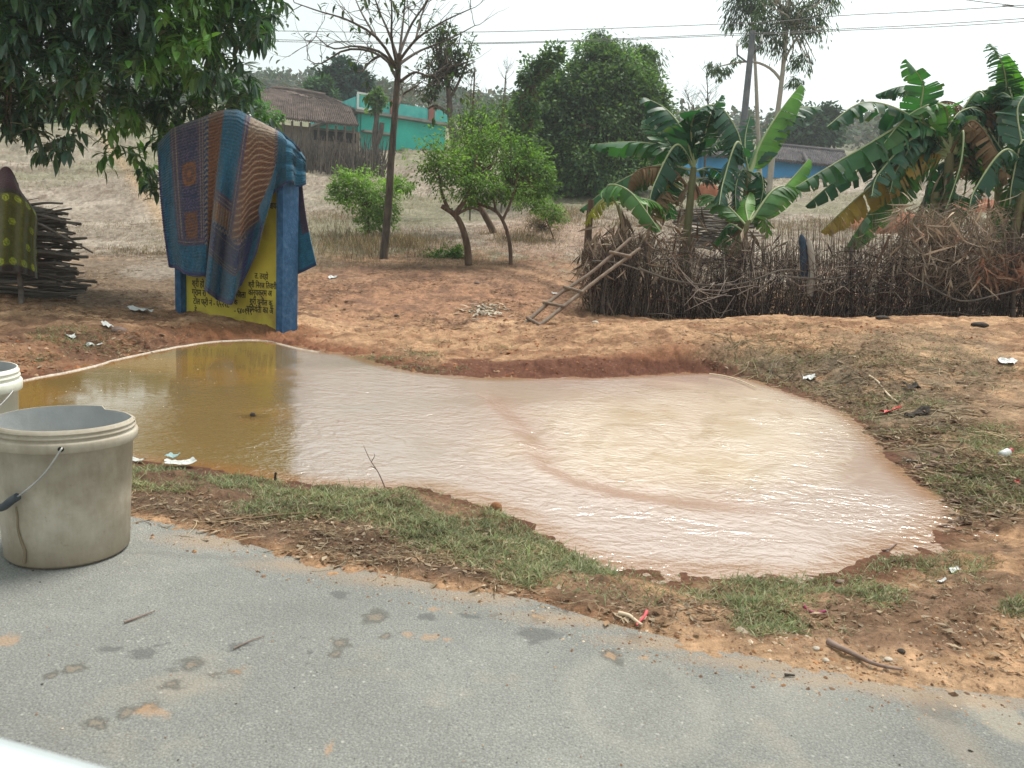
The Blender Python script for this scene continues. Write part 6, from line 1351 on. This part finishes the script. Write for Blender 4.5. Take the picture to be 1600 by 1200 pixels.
# dry straw, dead twigs and leaf litter
ml_ = MB()
LNEAR = [(330, 790, 190, 22, 1), (500, 820, 200, 34, 1), (620, 850, 200, 45, 1), (760, 880, 140, 30, .8), (900, 930, 160, 30, .6), (1100, 960, 200, 40, .45), (1350, 960, 250, 60, .35), (1500, 880, 120, 50, .6), (1540, 1000, 100, 60, .3)]
p, u, v = cand(170000, 1.7, 4.4); ok = choose(p, u, v, LNEAR, 4.0, (.38, .58), 7) & (road_sd(p[:, 0], p[:, 1]) > -.02) & (rng.random(len(u)) < .5)
blades(p[ok] + [0, 0, .004], .032, .0024, DRK + STW + DRK, (-.1, .5), ml_, .15)
q_ = p[ok][rng.random(ok.sum()) < .14]; blades(q_ + [0, 0, .005], .035, .014, [(.22, .15, .10), (.13, .08, .05), (.30, .24, .18)], (-.1, .4), ml_, .3)
LFAR = [(1000, 525, 300, 20, .22), (1300, 590, 200, 50, 1), (1420, 640, 140, 60, 1), (1500, 760, 130, 60, .8), (1180, 570, 90, 26, .9), (1450, 560, 180, 40, .6), (1400, 520, 260, 26, .25), (700, 450, 280, 60, .95), (240, 425, 170, 45, 1.0), (150, 470, 180, 30, .5), (120, 530, 170, 45, .8), (900, 380, 160, 30, .5), (620, 400, 140, 18, .8), (560, 420, 100, 20, .6), (600, 560, 80, 20, .5), (860, 470, 60, 40, .6)]
p, u, v = cand(420000, 3.0, 19); ok = choose(p, u, v, LFAR, 1.8, (.40, .60), 8) & (rng.random(len(u)) < .6)
blades(p[ok] + [0, 0, .006], .085, .006, DRK + STW + DRK, (-.1, .5), ml_, .15)
q_ = p[ok][rng.random(ok.sum()) < .13]; blades(q_ + [0, 0, .008], .07, .03, [(.22, .15, .11), (.15, .09, .06), (.30, .24, .19), (.17, .11, .09)], (-.1, .5), ml_, .3)
for k in range(520):      # longer curved straws and creeper stems
    if k < 130: u_, v_ = rng.uniform(210, 900), 0; v_ = np.interp(u_, [210, 450, 700, 900], [790, 835, 870, 925]) + rng.normal() * 22; L_ = rng.uniform(.05, .16); r_ = .0013
    else: u_ = rng.uniform(1130, 1600); v_ = np.interp(u_, [1130, 1400, 1600], [570, 650, 700]) + rng.normal() * 55; L_ = rng.uniform(.1, .45); r_ = .004
    q0 = hit(u_, v_)[0] if k % 4 == 0 else q0 + [rng.normal() * .06, rng.normal() * .06, 0]
    if pond_sd(q0[0:1], q0[1:2])[0] < .03: continue
    a_ = rng.random() * 6.28; c_ = rng.normal() * 1.2; pts = []
    cur = q0[:2].copy()
    for j in range(6): pts.append([cur[0], cur[1], 0]); cur = cur + L_ / 5 * np.array([math.cos(a_), math.sin(a_)]); a_ += c_ / 5
    pts = np.array(pts); pts[:, 2] = ground_z(pts[:, 0], pts[:, 1]) + .006 + .006 * rng.random(6); ml_.tube(pts, [r_, r_, r_, r_ * .9, r_ * .7, r_ * .4], 4, np.array(STW[rng.integers(5)]) * rng.uniform(.8, 1.3), cap=False)
tag(ml_.build('leaf_litter', m_dry, smooth=False), 'dry straw, twigs and fallen leaves on the soil', 'litter', kind='stuff')
# dry grass and scrub over the field
mf = MB(); p, u, v = cand(300000, 13, 75, -46, 46); r_ = np.hypot(p[:, 0], p[:, 1]); nz = fbm(p[:, 0], p[:, 1], .35, 4, 9); ok = (nz > .40) & (rng.random(len(u)) < .5 * sst(.40, .58, nz) + .04) & (v < 400 + (u > 480) * 20)
n_ = ok.sum(); az = rng.random(n_) * 6.283; el = rng.uniform(.4, 1.4, n_); d = np.stack([np.cos(az) * np.cos(el), np.sin(az) * np.cos(el), np.sin(el)], 1); sc_r = r_[ok] / 25
leaves(mf, p[ok], d, [0, 0, 1.0], .10 * (.5 + .5 * sc_r) * rng.uniform(.5, 1.4, n_), .010 * sc_r * 1.1, pick([(.24, .20, .14), (.30, .25, .18), (.18, .15, .10), (.15, .16, .09)], n_, .25))
REG = [(560, 385, 80, 24, 1.0, .45), (640, 385, 70, 20, .9, .35), (820, 375, 60, 16, .6, .3), (540, 345, 60, 30, .5, .4), (250, 395, 100, 10, .4, .15), (1260, 360, 170, 20, .9, .5), (1000, 350, 120, 16, .6, .3), (880, 340, 60, 16, .6, .4)]
for (a0, b0_, ru, rv, dn, Lh) in REG:
    n_ = int(2600 * dn); uu = a0 + rng.normal(size=n_) * ru * .5; vv = b0_ + rng.normal(size=n_) * rv * .4; kk = rng.integers(0, n_, 60)
    hh = hit(uu[:200], vv[:200]); idx_ = rng.integers(0, 200, n_); pp_ = hh[idx_] + np.stack([rng.normal(size=n_) * .12, rng.normal(size=n_) * .12, np.zeros(n_)], 1); blades(pp_, Lh * .62, .009, [(.30, .24, .16), (.20, .15, .10), (.16, .12, .085), (.12, .13, .07)], (.7, 1.45), mf, .15)
tag(mf.build('dry_grass', m_dry, smooth=False), 'dry straw coloured grass over the fields', 'grass', kind='stuff')
# pebbles and soil crumbs
ico = np.array([[0, 0, 1], [.9, 0, .1], [.28, .85, .2], [-.72, .5, -.1], [-.7, -.55, .15], [.3, -.85, 0], [0, 0, -.6]], float); icf = np.array([[0, 1, 2], [0, 2, 3], [0, 3, 4], [0, 4, 5], [0, 5, 1], [6, 2, 1], [6, 3, 2], [6, 4, 3], [6, 5, 4], [6, 1, 5]])
mp_ = MB()
def pebbles(p, s, pal):
    n = len(p); a_ = rng.random(n) * 6.28; sc_ = s * np.exp(rng.normal(size=n) * .45); v = ico[None] * (1 + .3 * rng.normal(size=(n, 7, 1))) * sc_[:, None, None] * [1, .8, .6]
    c, s_ = np.cos(a_)[:, None], np.sin(a_)[:, None]; v = np.stack([v[..., 0] * c - v[..., 1] * s_, v[..., 0] * s_ + v[..., 1] * c, v[..., 2]], -1) + p[:, None]
    f = (np.arange(n) * 7)[:, None, None] + icf[None]; mp_.add(v.reshape(-1, 3), f.reshape(-1, 3), np.repeat(pick(pal, n, .25), 7, 0))
PB = [(.34, .22, .15), (.40, .30, .22), (.22, .12, .07), (.16, .10, .07), (.50, .42, .34), (.28, .15, .08)]
p, u, v = cand(60000, 1.7, 3.6); ok = choose(p, u, v, [(1350, 1010, 330, 60, 1), (1500, 960, 200, 90, .8), (1100, 980, 200, 40, .8), (800, 930, 200, 24, .6), (600, 860, 200, 40, .3)], 3, (.3, .6), 10) & (road_sd(p[:, 0], p[:, 1]) > .0) & (rng.random(len(u)) < .35); pebbles(p[ok], .0038, PB)
p, u, v = cand(90000, 4.5, 10.5); ok = choose(p, u, v, [(380, 515, 140, 12, 1), (200, 545, 200, 25, .7), (1200, 540, 400, 60, .25), (800, 560, 200, 30, .4), (90, 570, 120, 20, .8), (700, 470, 250, 40, .4), (1100, 520, 500, 30, .35)], 2.5, (.35, .6), 11) & (rng.random(len(u)) < .4); pebbles(p[ok], .010, [(.26, .10, .05), (.18, .07, .035), (.32, .15, .08), (.36, .24, .16)])
sr_ = None
p, u, v = cand(16000, 1.7, 3.2); sd_ = road_sd(p[:, 0], p[:, 1]); ok = (sd_ > -.16) & (sd_ < .06) & (rng.random(len(u)) < .5); pr_ = p[ok].copy(); pr_[:, 2] = np.maximum(pr_[:, 2], 0); pebbles(pr_, .0028, PB)
p, u, v = cand(9000, .9, 3.4, -60, 60); sd_ = road_sd(p[:, 0], p[:, 1]); ok = (sd_ < -.1) & (rng.random(len(u)) < .12); pr_ = p[ok].copy(); pr_[:, 2] = .001; pebbles(pr_, .0016, PB + [(.05, .045, .04)] * 3)
tag(mp_.build('gravel', m_dry, smooth=False), 'small pebbles and soil crumbs round the pond and road edge', 'gravel', kind='stuff')

# ------------------------------------------------------------------ foam along the far left shore
m_foam_glint = mat('scum_foam_glint', (.38, .31, .25), (.60, .55, .48), 60, .8, .5, 120)
mfm = MB()
def foam(pxs, w0, n=260, z=ZW + .006):
    q = curve_pts(np.array([PZ(u, v, z) for u, v in pxs]), n); t_ = unit(np.gradient(q, axis=0)); s_ = np.stack([-t_[:, 1], t_[:, 0], np.zeros(n)], 1); k = np.arange(n)
    w_ = w0 * (.15 + 1.5 * fbm(k * .13, k * 0, 1, 4, 41)) * np.sin(np.clip(k / n * 8, 0, 1.57)) * np.sin(np.clip((n - k) / n * 8, 0.05, 1.57)); sh = (fbm(k * .12, k * 0 + 3, 1, 4, 42) - .5) * w0 * 1.6
    rows = [q + s_ * (sh + f_ * w_)[:, None] + np.array([0, 0, h_]) for f_, h_ in [(-1, -.006), (-.5, .002), (0, .003), (.5, .002), (1, -.006)]]; mfm.grid(np.array(rows))
foam([(24, 597), (60, 589), (100, 582), (140, 573), (180, 562), (230, 551), (280, 541), (340, 533), (400, 531), (432, 535)], .015)
foam([(430, 535), (470, 545), (500, 550)], .012, 60)
tag(mfm.build('foam_line', m_foam_glint), 'thin line of pale scum foam along the far shore', 'foam', kind='stuff')
mfb = MB()
for k in range(110):
    u_ = rng.uniform(60, 460); v_ = np.interp(u_, [60, 250, 460], [600, 560, 560]) + abs(rng.normal()) * 40
    if k > 45: u_, v_ = rng.normal(1090, 26), rng.normal(838, 9)  # cluster on the right: sun sparkles modelled as pale specks
    if k > 95: u_, v_ = rng.uniform(390, 470), rng.uniform(650, 745)
    p_ = PZ(u_, v_, ZW + .002); r_ = rng.uniform(.0015, .0045) * (p_[1] / 5); a_ = np.linspace(0, 6.28, 8)[:-1]; ring = np.stack([p_[0] + r_ * np.cos(a_), p_[1] + r_ * np.sin(a_), np.full(7, ZW - .001)], 1); mfb.add(np.vstack([ring, p_ + [0, 0, r_ * .5]]), np.array([[i, (i + 1) % 7, 7] for i in range(7)]))
tag(mfb.build('foam_glint_specks', m_foam_glint), 'tiny pale foam specks and modelled sun glints on the muddy water', 'foam', kind='stuff')

# ------------------------------------------------------------------ litter and loose things
m_plw = mat('white_plastic', (.50, .51, .50), (.66, .68, .67), 20, .35, .2, 40, spec=.5); m_plg = mat('grey_plastic', (.36, .38, .35), (.60, .62, .60), 20, .4, .3, 40, spec=.5)
m_red = mat('red_foil', (.42, .03, .03), (.60, .10, .08), 30, .4); m_mar = mat('maroon_ribbon', (.18, .01, .05), (.28, .03, .10), 30, .4); m_rose = mat('rose_strip', (.45, .06, .08), (.60, .12, .12), 30, .5); m_crm = mat('cream_husk', (.48, .36, .24), (.62, .52, .38), 30, .8); m_blk = mat('dark_clod', (.03, .025, .02), (.07, .055, .045), 30, .9, .5, 60); m_stn = mat('pale_stone', (.42, .36, .29), (.58, .52, .44), 20, .85, .5, 60); m_husk = mat('brown_husk', (.14, .09, .07), (.26, .19, .16), 20, .7)
def sheet(name, u, v, wpx, hpx, mt, label, cat, crump=.35, z=None, aspect=None, rot=0, curl=.3):
    c_ = at(u, v) if z is None else PZ(u, v, z); s = c_[1] / FPX; n = 22; A, B_ = np.meshgrid(np.linspace(-1, 1, n), np.linspace(-1, 1, n), indexing='ij'); w_, h_ = wpx * s / 2, hpx * s / 2 * (aspect or 2.2); k = rng.random() * 50
    x = A * w_ * (1 + .5 * (fbm(A * 1.5 + k, B_ * 1.5, 1, 3, 3) - .5)); y = B_ * h_ * (1 + .5 * (fbm(A * 1.5, B_ * 1.5 + k, 1, 3, 4) - .5)); z_ = min(w_, h_) * crump * 1.3 * fbm(A * 2 + k, B_ * 2 - k, 1, 4, 5) + curl * min(w_, h_) * A ** 2
    cr, sr2 = math.cos(rot), math.sin(rot); X = c_[0] + x * cr - y * sr2; Y = c_[1] + x * sr2 + y * cr; gz = ground_z(X.ravel(), Y.ravel(), True).reshape(X.shape) if z is None else np.full(X.shape, z); G_ = np.stack([X, Y, np.maximum(gz, c_[2] - .02) * 0 + gz + .004 + z_], -1)
    m = MB(); m.grid(G_); G2 = G_ - [0, 0, .0015]; m.grid(G2[::-1]); o = m.build(name, mt, loc=c_); o.location = c_; return tag(o, label, cat)
def stick(name, pts, r0, r1, mt, label, cat, z=None, lift=.006, flat=1.0):
    q = np.array([at(*a_) if z is None else PZ(*a_, z) for a_ in pts]); q = curve_pts(q, 14); q[:, 2] = (ground_z(q[:, 0], q[:, 1]) if z is None else z) ; q[:, 2] = np.convolve(np.pad(q[:, 2], 2, mode='edge'), np.ones(5) / 5, 'valid') + r0 * .6 + lift
    if z is None: q[:, 2] = np.maximum(q[:, 2], .003 + r0 * .5 if road_sd(q[0:1, 0], q[0:1, 1])[0] < 0 else -9)
    m = MB(); m.tube(q, np.linspace(r0, r1, 14), 6); o = m.build(name, mt, loc=q[0]); o.location = q[0]; return tag(o, label, cat)
def stone(name, u, v, wpx, mt, label, cat, hk=.7, z=None):
    c_ = at(u, v) if z is None else PZ(u, v, z); r = wpx * c_[1] / FPX / 2; G_ = []; k = rng.random() * 30
    for i, ph in enumerate(np.linspace(0, math.pi, 9)):
        G_.append([(lambda d: [c_[0] + d[0] * r * (1 + .5 * (fbm(d[0] + k, d[1] + d[2], 1.4, 3, 6) - .5)), c_[1] + d[1] * r * .8, c_[2] + r * hk * .4 + d[2] * r * hk * (1 + .4 * (fbm(d[0] + k, d[1], 1.4, 3, 7) - .5))])((math.sin(ph) * math.cos(t_), math.sin(ph) * math.sin(t_), math.cos(ph))) for t_ in np.linspace(0, 2 * math.pi, 14, endpoint=False)])
    m = MB(); m.grid(np.array(G_), closed=True); o = m.build(name, mt, smooth=True, loc=c_); o.location = c_; return tag(o, label, cat)
sheet('plastic_sheet', 217, 489, 34, 10, m_plw, 'crumpled white plastic sheet in the gully left of the board', 'plastic sheet', .5)
sheet('plastic_sheet', 168, 512, 14, 6, m_plw, 'small white chunk of plastic lying below the gully', 'plastic scrap', .8)
sheet('plastic_scrap', 110, 528, 14, 4, m_plg, 'torn grey strip of plastic on the left bank', 'plastic scrap', .6, rot=.8)
sheet('plastic_scrap', 145, 545, 26, 3, m_plg, 'faded cream plastic strip lying near the left shore', 'plastic scrap', .4, rot=.3)
sheet('wet_rag', 283, 727, 44, 11, m_plg, 'crumpled grey white rag at the near water edge right of the bucket', 'rag', .5, z=ZW + .012, aspect=2.2, rot=.5)
sheet('wet_rag', 213, 722, 26, 8, m_plg, 'small pale wet scrap at the water edge beside the bucket', 'rag', .4, z=ZW + .008)
sheet('plastic_scrap', 270, 716, 18, 8, mat('blue_grey_plastic', (.20, .32, .33), (.32, .44, .44), 20, .4), 'blue grey plastic scrap behind the crumpled rag', 'plastic scrap', .5, z=ZW + .01)
sheet('paper_wrapper', 1572, 570, 16, 11, m_plw, 'folded white wrapper on bare soil near the right edge', 'wrapper', .5, rot=.8)
sheet('paper_wrapper', 1265, 596, 20, 7, m_plw, 'crumpled white wrapper on the grassy far bank', 'wrapper', .6)
sheet('paper_wrapper', 1424, 725, 10, 7, m_plw, 'tiny white wrapper at the right shore', 'wrapper', .4, rot=1)
sheet('foil_wrapper', 1390, 646, 24, 9, m_red, 'red foil wrapper lying in the litter on the right bank', 'wrapper', .7)
sheet('foil_wrapper', 1588, 757, 9, 5, m_red, 'tiny red wrapper at the right edge below the cup', 'wrapper', .5)
sheet('plastic_bag', 1424, 607, 24, 10, m_blk, 'black plastic bag scrap beside the pale stalk', 'bag', .8)
sheet('plastic_bag', 1433, 648, 34, 8, m_blk, 'wet black bag beside the red foil wrapper', 'bag', .6)
sheet('paper_wrapper', 1490, 893, 15, 6, m_plw, 'white paper bit on the grass right of the pond', 'wrapper', .4)
sheet('paper_wrapper', 1470, 912, 12, 5, m_plw, 'smaller white paper bit nearer to the road', 'wrapper', .4)
sheet('plastic_scrap', 520, 433, 12, 4, m_plw, 'white scrap on the reddish yard right of the board', 'plastic scrap', .4)
sheet('plastic_scrap', 870, 459, 16, 4, m_plw, 'white scrap just left of the ladder', 'plastic scrap', .4)
stone('stone', 395, 650, 9, m_blk, 'small black stone poking out of the still brown water', 'stone', 1.0, z=ZW)
# plastic cup
c_ = at(1571, 714); s = c_[1] / FPX; ax = unit(np.array([.75, .25, .35])); m = MB(); L_ = 24 * s; r_ = 6.5 * s
q = np.array([c_ + [0, 0, r_] + ax * L_ * (k_ - .5) for k_ in (0, .02, .3, .7, .78, .86, 1.0)]); m.tube(q, np.array([.4, 1, 1, .95, .5, .42, .45]) * r_, 16)
bo = thing('plastic_bottle', c_, 'small clear white plastic bottle on the grass near the right edge', 'bottle'); part(m, 'body', m_plw, bo)
m = MB(); m.tube(q[5:] , np.array([.52, .52]) * r_, 14); part(m, 'cap', m_rose, bo)
stick('ribbon', [(1254, 951), (1262, 960), (1275, 964), (1290, 963)], .004, .004, m_mar, 'maroon ribbon curled on the grass near the road', 'ribbon')
stick('cloth_strip', [(1010, 963), (1004, 972), (994, 984)], .0055, .003, m_rose, 'rose red strip crossing the pale husk at the road edge', 'strip')
stick('dry_husk', [(966, 963), (980, 968), (992, 978), (1003, 982)], .006, .004, m_crm, 'pale cream husk at the road edge beside the rose strip', 'husk')
stick('dry_frond', [(1292, 1010), (1320, 1026), (1360, 1044), (1408, 1057)], .009, .003, m_husk, 'long brown dry frond lying on the soil at the road edge', 'frond')
stick('straw_stalk', [(1358, 590), (1375, 603), (1403, 627)], .010, .007, m_crm, 'pale straight stalk lying on the litter of the right bank', 'stalk')
stick('straw_stalk', [(1108, 586), (1130, 589), (1155, 596), (1182, 608)], .009, .005, m_crm, 'pale curved stalk along the far water edge', 'stalk', z=ZW + .01)
stick('twig', [(1355, 860), (1380, 862), (1400, 855)], .005, .003, m_husk, 'dark twig on the near right shore of the pond', 'twig', z=None)
stick('twig', [(1430, 735), (1480, 732), (1520, 726)], .006, .003, m_husk, 'long dark twig on the soil right of the pond', 'twig')
stick('twig', [(195, 1000), (215, 992), (243, 980)], .0028, .0012, m_husk, 'thin brown twig lying on the road below the bucket', 'twig')
stick('twig', [(365, 1040), (390, 1028), (412, 1018)], .0018, .001, m_husk, 'hair thin twig on the road between the footprints', 'twig')
stick('twig', [(1225, 1063), (1233, 1065), (1240, 1070)], .0035, .002, m_blk, 'short black twig on the road right of the pale ring', 'twig')
# dry upright stalk with a fork, and the little stake at the water
b_ = at(602, 765); m = MB(); q = curve_pts(px([(604, 768), (592, 740), (578, 718), (568, 696)], b_[1]), 12); m.tube(q, np.linspace(.0035, .0012, 12), 5); m.tube(px([(580, 722), (586, 712), (584, 708)], b_[1]), [.002, .0015, .001], 4); m.tube(px([(588, 733), (580, 728), (577, 730)], b_[1]), [.002, .0015, .001], 4)
o_ = m.build('dead_weed', m_husk, loc=b_); o_.location = b_; tag(o_, 'dead forked weed stem standing on the near grass strip', 'weed')
b_ = at(431, 752); m = MB(); m.tube(px([(431, 756), (430, 746), (431, 738)], b_[1]), [.006, .006, .005], 6); o_ = m.build('stub', m_blk, loc=b_); o_.location = b_; tag(o_, 'short dark wooden stub at the near water edge', 'stub')
for u, v, w_, mt, lb, hk in [(347, 911, 10, m_stn, 'pale pebble on the road right of the bucket', .7), (225, 1001, 7, m_stn, 'tiny pale pebble on the road below the bucket', .7), (1290, 1034, 12, m_stn, 'pale stone on the soil beside the long frond', .7), (1275, 1018, 12, m_stn, 'cream stone just above the long frond end', .6), (1408, 1020, 14, m_blk, 'dark stone on the soil above the long frond', .6), (1388, 1034, 14, m_stn, 'pale flat stone right of the dark stone', .4),
                         (1379, 497, 22, m_blk, 'flat dark clod on the far berm', .35), (1531, 511, 26, m_blk, 'flat dark clod on the berm near the right edge', .35), (746, 444, 10, m_husk, 'small brown clod on the reddish yard', .5), (620, 495, 9, m_blk, 'little dark clod on the yard behind the berm', .5), (1312, 913, 16, m_husk, 'brown clod at the near right shore', .5), (186, 520, 26, m_husk, 'reddish broken brick beside the white chunk of plastic', .5),
                         (930, 504, 12, m_stn, 'pale stone at the foot of the fence corner', .6), (775, 798, 20, mat('red_clod', (.20, .09, .04), (.30, .15, .07), 20, .95, .6, 60), 'red soil clod standing up on the near shore', .9), (1150, 1102, 5, m_blk, 'tiny black pellet on the road', .7), (1235, 1156, 5, m_blk, 'black pellet near the bottom road', .7), (1255, 1151, 5, m_blk, 'black pellet just right of another near the bottom', .7), (652, 930, 6, m_blk, 'dark crumb on the road near its grassy edge', .6), (426, 974, 5, m_blk, 'single black crumb in the middle of the road', .6)]:
    stone('stone', u, v, w_, mt, lb, 'stone', hk)
# bleached leaf pile on the yard
m = MB(); n_ = 160; hh = hit(760 + rng.normal(size=n_) * 16, 486 + rng.normal(size=n_) * 6 + 0); d = unit(rng.normal(size=(n_, 3)) * [1, 1, .25]); leaves(m, hh + [0, 0, .02], d, [0, 0, 1], .14, .05, pick([(.42, .38, .32), (.30, .26, .22), (.5, .46, .4)], n_, .2)); o_ = m.build('leaf_pile', m_dry, loc=hh[0]); o_.location = hh[0]; tag(o_, 'little pile of bleached leaves on the yard left of the ladder', 'leaf pile'); o_['kind'] = 'stuff'

# ------------------------------------------------------------------ haze
m_hz, t, o = nodes('air_haze'); pv = N(t, 'ShaderNodeVolumePrincipled'); pv.inputs['Color'].default_value = (.86, .93, 1, 1); pv.inputs['Density'].default_value = .0011; pv.inputs['Anisotropy'].default_value = .2; t.links.new(pv.outputs[0], o.inputs['Volume'])
m = MB(); m.box((0, 0, 27), (900, 900, 66)); tag(m.build('haze', m_hz, smooth=False), 'thin pale haze over the land', 'haze', kind='stuff')
